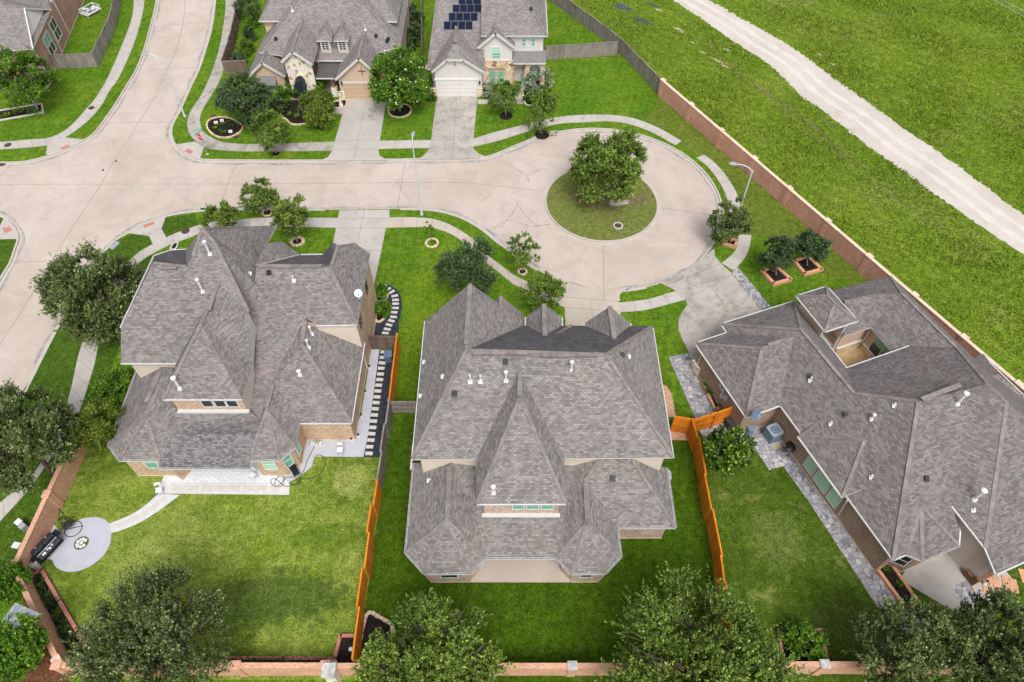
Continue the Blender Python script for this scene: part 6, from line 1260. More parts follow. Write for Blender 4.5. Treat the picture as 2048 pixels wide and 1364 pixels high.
bed([(414, 252), (420, 240), (440, 235), (462, 238), (480, 247), (486, 257), (476, 268), (455, 276), (435, 274), (420, 264)], 'oval stone edged flower bed under the dark fine leaved tree')
o_ = bed([(541, 208), (534, 225), (548, 231), (560, 234), (573, 240), (583, 249), (599, 250), (614, 247), (632, 241), (639, 235), (632, 201), (599, 199), (587, 198), (555, 205)], 'curved dark mulch bed in front of the stone arch')
bed([(667, 205), (667, 216), (690, 215), (693, 200), (680, 202)], 'small mulch bed left of the tan garage door')
bed([(1046, 174), (1048, 195), (1051, 209), (1060, 212), (1072, 208), (1075, 185), (1098, 178), (1102, 168), (1070, 160)], 'stone edged entry bed below the white house porch')
for i in range(10): pass
bed([(-60, 232), (84, 208), (87, 226), (-60, 252)], 'long straight white edged mulch bed at the far left', edge='slab', sm=False, blocks=False, ew=.16); bed([(54, 184), (75, 186), (93, 177), (103, 163), (100, 152), (60, 160)], 'curved white edged bed at the corner of the red brick house', edge='slab', blocks=False, ew=.18, eh=.2)
bed([(341, 500), (346, 487), (358, 485), (352, 500)], 'small white stone edged bed at the left house corner', edge='slab', sm=False, ew=.14)
SC2 = lambda L: sc(L, 730, 540, 3.41)
sheet('gravel', smooth(gl(SC2([(76, 95), (130, 94), (190, 113), (235, 158), (251, 220), (248, 280), (232, 350), (215, 445), (60, 445), (72, 350), (76, 200)])), 4), .012, M['gravel'])
sheet('gravel', gl(SC2([(100, 545), (222, 545), (205, 680), (178, 880), (150, 1080), (108, 1275), (-10, 1278), (0, 1150)])), .012, M['gravel'])
bed(SC2([(80, 130), (110, 120), (150, 165), (150, 195), (120, 215), (82, 222)]), 'upper half round stone edged bed beside the left house', 'mulch', 'edging', ew=.2, z=.03, name='flower_bed'); bed(SC2([(78, 230), (130, 222), (155, 255), (152, 305), (120, 345), (76, 352)]), 'lower half round stone edged bed beside the left house', 'mulch', 'edging', ew=.2, z=.03)
def stones(L, ox, oy, s, w, d, rots, label, group, name='stepping_stone', mat='slab', th=.05, z=.0):
    first = None
    for i, (x, y) in enumerate(L):
        q = G(ox + x / s, oy + y / s)
        if first is None: b = MB(); b.box((0, 0, z + th / 2), (w, d, th)); first = b.build(name, M[mat]); tag(first, label, 'stepping stone', group); o = first
        else: o = first.copy(); COL.objects.link(o)
        o.location = (q.x, q.y, 0); o.rotation_euler.z = rots[i] if isinstance(rots, list) else rots
L = [(88, 112), (131, 117), (158, 135), (182, 152), (203, 178), (209, 206), (209, 232), (208, 261), (199, 290), (195, 322), (180, 348), (164, 376), (152, 405), (140, 432)]
stones(L, 730, 540, 3.41, .62, .26, [1.5, 1.2, .95, .75, .3, .05, 0, -.03, -.08, -.1, -.3, -.35, -.25, -.15], 'white slab in the curved path beside the left house', 'slabs of the curved gravel path', z=.012)
L = [(129, 561), (124, 598), (117, 635), (111, 672), (106, 711), (101, 749), (94, 787), (88, 827), (82, 867), (77, 906), (71, 948), (65, 990), (59, 1032), (53, 1075), (47, 1118), (41, 1162), (33, 1207), (28, 1252)]
stones(L, 730, 540, 3.41, .58, .30, -.06, 'white slab in the straight gravel side passage', 'slabs of the side passage', z=.012)
sheet('patio', gl([(742, 699), (759, 699), (748, 780), (736, 870), (727, 914), (629, 913), (624, 933), (612, 943), (581, 965), (555, 955), (596, 900), (610, 878), (705, 878), (722, 830), (732, 770)]), .016, M['patio_white'])
M['herring'] = m_brick('white_patterned_paving', (.60, .62, .65), (.70, .72, .75), (.50, .52, .55), bw=.5, rh=.18, ms=.03, var=.06)
sheet('patio', gl([(362, 918), (510, 905), (560, 900), (592, 945), (580, 958), (578, 990), (316, 987), (318, 972), (330, 948), (350, 945)]), .014, M['herring']); 
sheet('patio', gl([(342, 966), (578, 966), (577, 990), (316, 987), (322, 975)]), .019, M['white_edge'])
stones([(357, 977), (386, 977), (414, 977), (442, 977), (470, 977), (497, 977), (523, 977), (549, 978)], 0, 0, 1, .82, .50, 0, 'cream slab in the white strip edging the rear patio', 'slabs of the patio edge', mat='slab', th=.03, z=.015)
A = [(317, 987), (290, 1011), (259, 1030.7), (216.8, 1047.6)]; B = [(360, 990), (332, 1011), (295.6, 1036), (259, 1054.6), (221, 1067)]
ribbon('path', gl(A), gl(B), .012, M['white_edge'], 30)
a_, b_ = strip_pts(gl(A), gl(B), 10); L = [proj((a_[i] + b_[i]) / 2) for i in range(1, 9)]; rr = [math.atan2((a_[i + 1] - a_[i]).y, (a_[i + 1] - a_[i]).x) for i in range(1, 9)]
stones(L, 0, 0, 1, .50, .42, rr, 'pale slab in the curved white path to the round patio', 'slabs of the curved white path', th=.03)
Z4 = lambda L: sc(L, 0, 980, 3.552)
sheet('patio', smooth(gl(Z4([(600, 200), (700, 195), (765, 225), (790, 300), (782, 380), (740, 460), (660, 530), (560, 575), (470, 580), (400, 550), (365, 495), (310, 500), (240, 540), (255, 480), (300, 400), (350, 300), (385, 250), (430, 290), (520, 235)])), 5, True), .016, M['patio_white'])
o = thing('stone_inlay', G(163, 1086), 'round white stone inlay set in the circular patio', 'inlay'); C = G(163, 1086); b = MB()
b.flat([(p.x, p.y, .020) for p in arc(C, .52, 0, 345, 23)]); b.build('base', M['lawn_dk2'], o); b = MB()
for i in range(9):
    an = i * .7; rr_ = .30 if i else 0; q = C + Vector((math.cos(an), math.sin(an), 0)) * rr_; b.flat([(q.x + random.uniform(.10, .17) * math.cos(t * 1.05), q.y + random.uniform(.10, .17) * math.sin(t * 1.05), .024) for t in range(6)])
b.build('flagstone', M['white'], o)
bed(Z4([(215, 630), (305, 572), (430, 790), (560, 1010), (650, 1150), (560, 1240), (510, 1230), (400, 1000), (300, 800)]), 'long dark planting bed edged in red brick inside the left wall', edge='paver_red', sm=False, blocks=False, ew=.24, eh=.3)
bed(sc([(205, 1188), (1015, 1195), (1055, 1022), (1172, 1022), (1158, 1255), (205, 1250)], 400, 1000, 3.748), 'narrow dark bed edged in red brick along the rear wall', edge='paver_red', sm=False, blocks=False, ew=.22, eh=.25)
sheet('mulch_ground', smooth(gl([(-40, 1400), (5, 1345), (45, 1318), (70, 1285), (50, 1210), (35, 1175), (50, 1165), (70, 1200), (120, 1318), (140, 1364), (140, 1420), (-40, 1420)]), 4, True), .012, M['mulch_red'])
bed([(735, 1228), (755, 1233), (773, 1243), (786, 1256), (775, 1290), (724, 1325), (718, 1300)], 'quarter round dark bed with block edging by the orange fence', edge='cast', ew=.24, eh=.2)
drive([(1325, 769), (1334, 773), (1343, 787), (1348, 810), (1351, 834), (1332, 834)], M['brickpave'], name='path'); drive([(1340, 858), (1370, 858), (1375, 881), (1343, 880)], M['brickpave'], name='path')
drive([(1337, 714), (1379, 706), (1389, 722), (1430, 828), (1391, 838)], M['hex'], name='path', z=.014); drive([(1463.6, 544.5), (1475, 533), (1543, 615.5), (1519, 618)], M['hex'], name='path', z=.015)
drive([(1397, 858), (1449, 842), (1480, 851), (1497, 858), (1567, 834), (1612, 900), (1668, 1012), (1752, 1133), (1782.5, 1187), (1847, 1247), (1870, 1280), (1830, 1280), (1757, 1217), (1684, 1105), (1620, 1007), (1566, 932), (1539, 940.6), (1504, 889), (1440, 934)], M['hex'], name='path')
drive([(1905, 1172), (1935, 1160), (1968, 1212), (1930, 1228)], M['hex'], name='path'); drive([(1820, 1215), (1850, 1215), (1870, 1262), (1840, 1280), (1815, 1290)], M['hex'], name='path', z=.013)
sheet('pad', gl([(1523, 868), (1555, 851), (1577, 886), (1550, 901)]), .03, M['pad'])
def planter(pts, label, h=.32, w=.24, mat='planter'): return bed(pts, label, edge=mat, sm=False, blocks=False, ew=w, eh=h, z=h * .55, name='planter', cat='planter')
Z7 = lambda L: sc(L, 1380, 260, 3.41)
planter(Z7([(490, 972), (583, 942), (680, 1028), (568, 1060)]), 'left square orange brick planter filled with black mulch', w=.3); planter(Z7([(706, 905), (800, 875), (890, 960), (780, 992)]), 'right square orange brick planter nearer the brick wall', w=.3)
planter(Z7([(228, 755), (255, 752), (318, 765), (300, 805), (226, 785)]), 'small orange brick planter at the kerb beside the lamp post', w=.22)
planter([(1386, 730), (1394, 724), (1438, 818), (1429, 824)], 'narrow brick planter strip against the right house side wall', h=.4, w=.2, mat='brickpave')
planter([(1752, 1140), (1775, 1124), (1834, 1207), (1806, 1214)], 'tapering brick edged bed at the right house south corner', w=.22)
planter([(1556, 1262), (1640, 1262), (1654, 1332), (1565, 1332)], 'square brick edged bed holding the lilac flowering shrub', w=.2, mat='brickpave')
for i, (x, y, r) in enumerate(((1977, 1158, .2), (1993, 1168, .3), (2012, 1166, .25), (2027, 1172, .3), (2047, 1152, .4), (1972, 1173, .3))):
    q = G(x, y); b = MB(); b.box((0, 0, .03), (.5, 1.0 if i != 0 else .6, .06)); o = b.build('flagstone', M['flag']); o.location = (q.x, q.y, 0); o.rotation_euler.z = -.5 + r; tag(o, 'terracotta flagstone in the grass by the right rear patio', 'stepping stone', 'flagstones by the right patio')

# ------------------------------------------------------------------ street furniture
def lamp_post(base, h, ax, ay, L, label):
    o = thing('street_lamp', z0(base, 0), label, 'street lamp', 'street lamps'); x, y = base.x, base.y
    b = MB(); b.lathe((x, y, 0), [(.17, 0), (.17, .25), (.10, .4), (.085, 2), (.055, h - .1), (.05, h)], 12); b.build('pole', M['pole'], o, sm=True)
    d = Vector((ax, ay, 0)).normalized(); p = Vector((x, y, h - .15)); P = [p, p + d * L * .25 + Vector((0, 0, .35)), p + d * L * .6 + Vector((0, 0, .55)), p + d * L + Vector((0, 0, .55))]
    b = MB(); b.tube(smooth(P, 5), .05, 8); b.build('arm', M['pole'], o, sm=True); e = P[-1]; b = MB(); rot = math.atan2(d.y, d.x); c = e + d * .3
    Q = []; 
    for s_, hw, zz in ((-.36, .09, .04), (-.15, .17, .09), (.2, .19, .08), (.38, .10, .02)):
        Q += [c + d * s_ + Vector((-d.y, d.x, 0)) * hw * k + Vector((0, 0, zz * m)) for k, m in ((-1, -.6), (1, -.6), (.7, 1), (-.7, 1))]
    b.add(Q, [(i * 4 + k, i * 4 + (k + 1) % 4, i * 4 + 4 + (k + 1) % 4, i * 4 + 4 + k) for i in range(3) for k in range(4)] + [(3, 2, 1, 0), (12, 13, 14, 15)]); b.build('lamp_head', M['steel'], o)
    return o
B1 = G(844, 431); lamp_post(B1, hgt(B1, 286), .06, 1, .5, 'grey street lamp on the verge by the left house driveway')
q = G(1505.5, 341, 8.0); lamp_post(z0(q, 0), 8.0, -1, .28, 1.55, 'grey curved arm street lamp beside the brick wall')
B3 = G(370.7, 234.5); lamp_post(B3, hgt(B3, 119), -1, .3, 1.6, 'grey street lamp leaning over the side street at upper left')
B = G(415, 309); h = 3.3; o = thing('stop_sign', z0(B, 0), 'red stop sign with green street name blades on the corner', 'stop sign'); b = MB(); b.tube([(B.x, B.y, 0), (B.x, B.y, h)], .035, 8); b.build('post', M['steel'], o); b = MB(); b.box((B.x, B.y, .04), (.3, .3, .08)); b.build('foot', M['kerb'], o)
M['red'] = m_plain('red_sign', (.55, .012, .02), .4, .04); M['green'] = m_plain('green_sign', (.02, .30, .22), .4, .04); M['amber'] = m_plain('amber_marker', (.75, .32, .01), .5, .05)
fa = R(-28); F = Vector((math.sin(fa), -math.cos(fa), 0)); S_ = Vector((math.cos(fa), math.sin(fa), 0)); zc = 2.35
def octo(r, off, mat, name):
    b = MB(); P = []
    for i in range(8):
        a = R(22.5 + 45 * i); P.append(Vector((B.x, B.y, zc)) + F * off + S_ * r * math.cos(a) + Vector((0, 0, r * math.sin(a))))
    b.poly(P); b.poly([p - F * .02 for p in P][::-1]); return b.build(name, M[mat], o)
octo(.46, .045, 'white', 'sign_rim'); fc = octo(.42, .056, 'red', 'sign_face')
def text(s, loc, rot, size, mat, parent, name='lettering'):
    cu = bpy.data.curves.new(name, 'FONT'); cu.body = s; cu.size = size; cu.align_x = 'CENTER'; cu.align_y = 'CENTER'; cu.extrude = .004; cu.materials.append(M[mat]); t_ = bpy.data.objects.new(name, cu); COL.objects.link(t_); t_.location = loc; t_.rotation_euler = rot
    me = bpy.data.meshes.new_from_object(t_.evaluated_get(bpy.context.evaluated_depsgraph_get())); o2 = bpy.data.objects.new(name, me); COL.objects.link(o2); o2.location = loc; o2.rotation_euler = rot; bpy.data.objects.remove(t_)
    attach(o2, parent); return o2
text('STOP', Vector((B.x, B.y, zc)) + F * .066, (R(90), 0, fa), .34, 'white', fc)
for an, z_ in ((.15, 3.14), (1.15, 2.98)):
    d = Vector((math.cos(an), math.sin(an), 0)); b = MB(); b.box((B.x, B.y, z_), (.95, .03, .2), an); bl = b.build('street_name_blade', M['green'], o); b = MB(); b.box((B.x, B.y, z_), (.72, .036, .07), an); b.build('lettering', M['white'], bl)
b = MB(); b.box((B.x + .1, B.y, 2.86), (.16, .04, .16), .78, tilt=Matrix.Rotation(.78, 3, 'Y')); b.build('marker', M['amber'], o)
def disc(px, py, r, label, name='manhole_cover', ringm=None, z=.0, mat='iron'):
    q = G(px, py, z); o = thing(name, z0(q, z), label, 'manhole cover'); b = MB(); b.lathe((q.x, q.y, z), [(r, 0), (r, .028), (r * .93, .034)], 24); b.lathe((q.x, q.y, z + .03), [(r * .72, 0), (r * .72, .008)], 24); b.build('cover', M[mat], o)
    if ringm: b = MB(); b.lathe((q.x, q.y, z), [(r * 1.45, 0), (r * 1.45, .10), (r * 1.05, .11), (r * 1.05, .02)], 24); b.build('rim', M[ringm], o)
disc(183, 216, .36, 'round iron manhole cover in the curving far left pavement'); disc(16, 290, .38, 'round iron manhole cover in the pavement at the left edge'); disc(371, 462, .42, 'round iron manhole cover in the pavement by the left house'); disc(427, 233, .34, 'round iron cover in the grass above the oval flower bed'); disc(472, 274, .34, 'round iron cover just below the oval flower bed')
disc(1236, 452, .36, 'iron manhole cover with concrete ring on the circle island', ringm='kerb', z=.0); disc(232, 322.5, .13, 'small iron valve cover at the centre of the junction', 'valve_cover', z=-.126); disc(206, 340.5, .13, 'small iron valve cover just left of the junction centre', 'valve_cover', z=-.126); disc(493, 290.5, .08, 'tiny dark cap in the stained pavement', 'valve_cover', z=.006)
disc(5, 328, .35, 'iron inlet cover by the kerb at the left edge', z=-.12)
o = thing('storm_drain', G(420, 417), 'kerb storm drain with two dark slots by the left house', 'storm drain'); b = MB(); b.flat([(p.x, p.y, -.115) for p in gl([(386, 421), (389, 411), (436, 411), (432, 421)], -.12)]); b.build('apron', M['walk'], o)
for x0, x1 in ((401, 415), (417, 430)): b = MB(); b.flat([(p.x, p.y, -.110) for p in gl([(x0, 419.5), (x0, 416), (x1, 416), (x1, 419.5)], -.12)]); b.build('slot', M['black'], o)
o = thing('utility_box', G(230, 489), 'pale grey utility lid in the verge by the big oak', 'utility box'); q = G(230, 492); b = MB(); b.box((q.x, q.y, .06), (.5, 1.0, .12), -.4); b.build('lid', M['steel'], o)
o = thing('utility_pedestal', G(57, 1060), 'white and grey utility pedestal outside the left brick wall', 'utility pedestal'); q = G(52, 1058); b = MB(); b.box((q.x, q.y, .3), (.42, .42, .6), -.5); b.build('cabinet', M['steel'], o); b = MB(); b.box((q.x - .3, q.y + .25, .35), (.36, .36, .7), -.5); b.box((q.x - .3, q.y + .25, .73), (.44, .44, .08), -.5); b.build('meter', M['white'], o)
o = thing('utility_box', G(33, 1091), 'flat white utility lid in the dark verge at left', 'utility box'); q = G(33, 1091); b = MB(); b.box((q.x, q.y, .04), (.55, .45, .08), -.2); b.box((q.x, q.y, .085), (.45, .35, .012), -.2); b.build('lid', M['white'], o)
for (x0, y0, x1, y1), lb in (((1975, -7, 2060, 40), 'lower thin overhead wire across the top right corner'), ((1995, -7, 2060, 29), 'upper thin overhead wire across the top right corner')):
    a, c = G(x0, y0, 9), G(x1, y1, 9); d = (c - a); b = MB(); b.tube([a - d * 8, a, c, c + d * 8], .03, 5); tag(b.build('overhead_wire', M['steel']), lb, 'wire')

# ------------------------------------------------------------------ things in the gardens
def dish(q, face, label, mat, r=.36):
    o = thing('satellite_dish', q, label, 'satellite dish'); f = Vector(face).normalized(); rot = f.to_track_quat('Z', 'Y').to_matrix(); c = q + Vector((0, 0, .65)); b = MB(); V_ = []; n = 18; k = 4
    for i in range(k + 1):
        for j in range(n): a = 2 * math.pi * j / n; rr = r * i / k; V_.append(c + rot @ Vector((rr * math.cos(a) * .92, rr * math.sin(a), .28 * (rr / r) ** 2 * r)))
    b.add(V_, [(i * n + j, i * n + (j + 1) % n, (i + 1) * n + (j + 1) % n, (i + 1) * n + j) for i in range(k) for j in range(n)]); b.build('reflector', M[mat], o, sm=True)
    b = MB(); b.tube([q - Vector((0, 0, .1)), q + Vector((0, 0, .4)), c - f * .02], .03, 6); b.box(q, (.25, .25, .05)); b.build('mast', M['steel'], o); b = MB(); e = c + f * .45; b.tube([c - rot @ Vector((0, r * .9, 0)), e - rot @ Vector((0, .1, 0))], .015, 5); b.box(e, (.10, .10, .14)); b.build('feed_arm', M['steel'], o)
M['dishw'] = m_plain('dish_grey_white', (.62, .68, .72), .4, .05); M['dishd'] = m_plain('dish_slate', (.10, .15, .22), .4, .1)
dish(G(719, 596, 7.2), (.25, -.85, .45), 'white satellite dish on the east roof slope of the left house', 'dishw', .36); dish(G(1507, 838, 3.5), (.2, -.7, .75), 'slate blue satellite dish on the right house eave corner', 'dishd', .42)
def ac(q, rot, label, s=1.0):
    o = thing('air_conditioner', z0(q, .03), label, 'air conditioner'); x, y = q.x, q.y; b = MB(); b.box((x, y, .06), (1.0 * s, 1.0 * s, .06), rot); b.build('pad', M['kerb'], o)
    b = MB(); b.box((x, y, .09 + .5 * s), (.84 * s, .84 * s, 1.0 * s), rot)
    Mr = Matrix.Rotation(rot, 3, 'Z')
    for i in range(9):
        for sg in (-1, 1): b.box(Vector((x, y, .2 + i * .1 * s)) + Mr @ Vector((0, sg * .425 * s, 0)), (.78 * s, .015, .03), rot); b.box(Vector((x, y, .2 + i * .1 * s)) + Mr @ Vector((sg * .425 * s, 0, 0)), (.015, .78 * s, .03), rot)
    b.build('casing', M['acb'], o); b = MB(); zt = .09 + s
    P = []; n = 24
    for j in range(n):
        a = 2 * math.pi * j / n; k = 1 / max(abs(math.cos(a)), abs(math.sin(a))); P.append(Vector((x, y, zt + .03)) + Mr @ Vector((min(k, 1.25) * .45 * s * math.cos(a), min(k, 1.25) * .45 * s * math.sin(a), 0)))
    Pi = [Vector((x + .32 * s * math.cos(2 * math.pi * j / n + rot), y + .32 * s * math.sin(2 * math.pi * j / n + rot), zt + .03)) for j in range(n)]
    b.add(P + Pi, [(j, (j + 1) % n, n + (j + 1) % n, n + j) for j in range(n)]); b.add(P + [p - Vector((0, 0, .06)) for p in P], [(j, n + j, n + (j + 1) % n, (j + 1) % n) for j in range(n)]); b.build('top_panel', M['steel'], o)
    b = MB(); b.lathe((x, y, zt - .08), [(.09 * s, 0), (.09 * s, .09), (.04, .11)], 10)
    for j in range(5):
        a = j * 1.2566; d = Vector((math.cos(a), math.sin(a), 0)); w_ = Vector((-d.y, d.x, 0)); c = Vector((x, y, zt - .03)); b.poly([c + d * .07 - w_ * .05, c + d * .3 * s - w_ * .10 - Vector((0, 0, .05)), c + d * .3 * s + w_ * .07, c + d * .07 + w_ * .05])
    b.lathe((x, y, zt - .12), [(.32 * s, 0), (.32 * s, .005)], 20, m=0); b.build('fan', M['navy'], o)
    b = MB()
    for rr in (.12, .2, .28): b.tube([Vector((x + rr * s * math.cos(t), y + rr * s * math.sin(t), zt + .035)) for t in [2 * math.pi * i / 20 for i in range(21)]], .008, 4, cap=False)
    b.build('grille', M['steel'], o)
M['acb'] = m_plain('slate_blue_casing', (.14, .20, .27), .5, .12)
ac(G(1541, 876), R(-68), 'slate blue air conditioner in the corner of the right house', 1.22); ac(G(1330, 962) + Vector((-.12, 0, 0)), 0, 'air conditioner half hidden under the middle house east eave', .95)
o = thing('barrel', G(1500, 868), 'slate blue lidded barrel at the right house corner', 'barrel'); q = G(1498, 866); b = MB(); b.lathe((q.x, q.y, 0), [(.27, 0), (.30, .3), (.31, .75), (.29, .8)], 18); b.build('drum', M['acb'], o, sm=False); b = MB(); b.lathe((q.x, q.y, .8), [(.33, 0), (.33, .06), (.12, .09)], 18); b.build('lid', M['acb'], o)
o = thing('storage_box', G(1462, 852), 'black storage box beside the right house and orange fence', 'storage box'); q = G(1464, 860); rb = R(-68); b = MB(); b.box((q.x, q.y, .4), (1.5, .7, .8), rb); b.build('box', M['black'], o); b = MB(); b.box((q.x, q.y, .84), (1.58, .78, .08), rb); b.build('lid', M['dark'], o)
o = thing('kettle_grill', G(1576, 903), 'black covered barbecue by the right house wall', 'barbecue'); q = G(1574, 905); b = MB(); Mr = Matrix.Rotation(R(-68), 3, 'Z')
b.lathe((q.x, q.y, .75), [(.1, 0), (.32, .08), (.36, .2)], 16, sx=1, sy=1.2); b.build('bowl', M['black'], o, sm=True); b = MB(); b.lathe((q.x, q.y, .96), [(.37, 0), (.34, .12), (.2, .24), (.03, .28)], 16, sx=1, sy=1.25); b.build('lid', M['black'], o, sm=True); b = MB()
for a in (0, 1.57, 3.14, 4.71): b.tube([(q.x + .2 * math.cos(a), q.y + .2 * math.sin(a), .8), (q.x + .33 * math.cos(a), q.y + .33 * math.sin(a), 0)], .02, 6)
b.build('leg', M['black'], o); b = MB(); b.box((q.x - .45, q.y - .2, .8), (.4, .4, .03), R(-68)); b.build('shelf', M['dark'], o); b = MB(); b.tube([(q.x - .36, q.y - .25, 1.1), (q.x - .15, q.y - .42, 1.1)], .02, 6); b.build('handle', M['steel'], o)
# large grill against the left wall
o = thing('barbecue_grill', G(95, 1105), 'wide black barbecue grill with cluttered shelf against the left brick wall', 'barbecue'); q = G(101, 1100); rt = R(63); d = Vector((math.cos(rt), math.sin(rt), 0)); f = Vector((d.y, -d.x, 0))
b = MB(); b.box(q + Vector((0, 0, .45)), (1.9, .65, .9), rt); b.build('cabinet', M['black'], o)
for s_ in (-.45, .45):
    b = MB(); n = 8; c = q + d * s_ + Vector((0, 0, .9)) - f * .08; P = []
    for e in (-.42, .42):
        for i in range(n + 1): a = math.pi * i / n; P.append(c + d * e + f * .30 * math.cos(a) + Vector((0, 0, .34 * math.sin(a))))
    b.add(P, [(i, i + 1, n + 2 + i, n + 1 + i) for i in range(n)] + [tuple(range(n, -1, -1)), tuple(range(n + 1, 2 * n + 2))]); b.build('lid', M['black'], o, sm=False); b = MB(); b.lathe(c - f * .05 + Vector((0, 0, .33)), [(.06, 0), (.06, .03)], 12); b.build('gauge', M['steel'], o)
b = MB(); b.tube([q + d * -.85 + f * .36 + Vector((0, 0, 1.02)), q + d * .85 + f * .36 + Vector((0, 0, 1.02))], .035, 8); b.build('handle', M['steel'], o)
b = MB(); b.box(q + f * .5 + Vector((0, 0, .86)), (1.7, .42, .05), rt); b.build('shelf', M['dark'], o)
for s_ in (-1.1, 1.1): b = MB(); b.box(q + d * s_ + Vector((0, 0, .84)), (.35, .6, .05), rt); b.build('side_shelf', M['black'], o)
for i, s_ in enumerate((-.5, -.38, -.1, .05, .3)):
    c = q + d * s_ + f * (.5 + .06 * (i % 2)); h_ = .10 + .05 * (i % 3); b = MB(); b.lathe((c.x, c.y, .885), [(.09, 0), (.10, h_ * .7), (.05, h_), (.02, h_ + .01)], 10); tag(b.build('grill_pot', M['white' if i % 2 else 'steel']), 'small pale pot on the black grill shelf', 'pot', 'pots on the grill shelf')
o = thing('round_bin', G(88, 1112), 'pale round bin at the near end of the black grill', 'bin'); c = q - d * 1.35 + f * .3; b = MB(); b.lathe((c.x, c.y, 0), [(.22, 0), (.25, .7)], 14); b.build('body', M['slab'], o); b = MB(); b.lathe((c.x, c.y, .7), [(.27, 0), (.27, .05), (.1, .08)], 14); b.build('lid', M['slab'], o)
o = thing('hanging_chair', G(142, 1056), 'black metal hanging chair frame with round base on the patio edge', 'hanging chair'); q = G(147, 1058); b = MB()
b.tube([q + Vector((.62 * math.cos(t), .62 * math.sin(t), .03)) for t in [2 * math.pi * i / 28 for i in range(29)]], .03, 6, cap=False); b.tube([q + Vector((-.62, -.1, .03)), q + Vector((.62, .25, .03))], .03, 6); b.build('base', M['black'], o, sm=True)
b = MB(); b.tube(smooth([q + Vector((-.2, .3, .05)), q + Vector((-.55, .75, 1.0)), q + Vector((-.5, .85, 1.75)), q + Vector((-.25, .45, 2.0)), q + Vector((-.15, .1, 1.85))], 5), .03, 6); b.build('frame', M['black'], o, sm=True)
b = MB(); c = q + Vector((-.2, .1, .95))
for i in range(9): a = 2 * math.pi * i / 9; b.tube([c + Vector((.42 * math.cos(a) * math.sin(t), .42 * math.sin(a) * math.sin(t), -.62 * math.cos(t))) for t in [math.pi * k / 10 for k in range(11)] if not (math.sin(a) < -.2 and .9 < t < 2.2)], .016, 4, cap=False)
for t in (.6, .9, 1.2, 1.9, 2.4): b.tube([c + Vector((.42 * math.cos(a) * math.sin(t), .42 * math.sin(a) * math.sin(t), -.62 * math.cos(t))) for a in [2 * math.pi * k / 16 for k in range(17)]], .014, 4, cap=False)
b.build('basket', M['black'], o); b = MB(); b.lathe((c.x, c.y, c.z - .5), [(.25, 0), (.32, .1), (.2, .16)], 14); b.build('cushion', M['dark'], o)
def folding_chair(q, rot, label):
    o = thing('folding_chair', z0(q, 0), label, 'chair', 'white folding chairs'); Mr = Matrix.Rotation(rot, 3, 'Z'); T = lambda x, y, z: Vector(q) + Mr @ Vector((x, y, z))
    b = MB(); b.box(T(0, 0, .46), (.46, .44, .03), rot); b.build('seat', M['white'], o); b = MB(); P = []
    for zz in (.72, 1.0):
        for i in range(7): a = (i - 3) / 3; P.append(T(a * .23, .26 + .04 * (1 - a * a) + (zz - .72) * .25, zz - (0 if zz < .9 else .06 * a * a)))
    b.add(P + [p + Mr @ Vector((0, .025, 0)) for p in P], [(i, i + 1, 8 + i, 7 + i) for i in range(6)] + [(21 + i, 22 + i, 15 + i, 14 + i) for i in range(6)] + [(7 + i, 8 + i, 22 + i, 21 + i) for i in range(6)]); b.build('backrest', M['white'], o)
    for sx in (-1, 1):
        b = MB(); b.tube([T(sx * .25, .36, 1.0), T(sx * .25, .18, .6), T(sx * .25, -.28, 0)], .014, 6); b.build('leg', M['steel'], o); b = MB(); b.tube([T(sx * .23, -.18, .45), T(sx * .23, .34, 0)], .014, 6); b.build('leg', M['steel'], o)
    b = MB(); b.tube([T(-.25, -.2, .09), T(.25, -.2, .09)], .012, 5); b.build('stretcher', M['steel'], o)
folding_chair(G(682, 905), 0, 'white folding chair on the concrete beside the gravel passage'); folding_chair(G(322, 985), .25, 'white folding chair at the left end of the rear patio'); folding_chair(G(508, 955), -.5, 'white folding chair under the patio roof by the turret')
o = thing('padded_chair', G(592, 955), 'black chair on the patio below the left house turret window', 'chair'); q = G(594, 950); Mr = Matrix.Rotation(.55, 3, 'Z'); T = lambda x, y, z: q + Mr @ Vector((x, y, z))
b = MB(); b.box(T(0, 0, .44), (.5, .5, .08), .55); b.build('seat', M['black'], o); b = MB(); b.box(T(0, .3, .75), (.5, .07, .55), .55, tilt=Matrix.Rotation(-.2, 3, 'X')); b.build('backrest', M['black'], o)
for sx in (-1, 1):
    for sy in (-1, 1): b = MB(); b.tube([T(sx * .22, sy * .22, .42), T(sx * .24, sy * .24, 0)], .018, 6); b.build('leg', M['steel'], o)
H_ = [(632, 873), (632, 885), (625, 900), (615, 920), (609, 938), (602, 948), (588, 954), (572, 955), (566, 966), (561, 973), (550, 972), (552, 958), (562, 950), (568, 958), (555, 972), (545, 970), (542, 960), (552, 958), (566, 970), (576, 973), (596, 968), (602, 958), (590, 968), (578, 966), (600, 956), (620, 957), (640, 948), (649, 930), (648, 916), (640, 910), (630, 911)]
b = MB(); b.tube(smooth([G(x, y, .035) for x, y in H_], 5), .022, 6); tag(b.build('garden_hose', M['black'], sm=True), 'black garden hose looping from the wall over patio and lawn', 'hose')
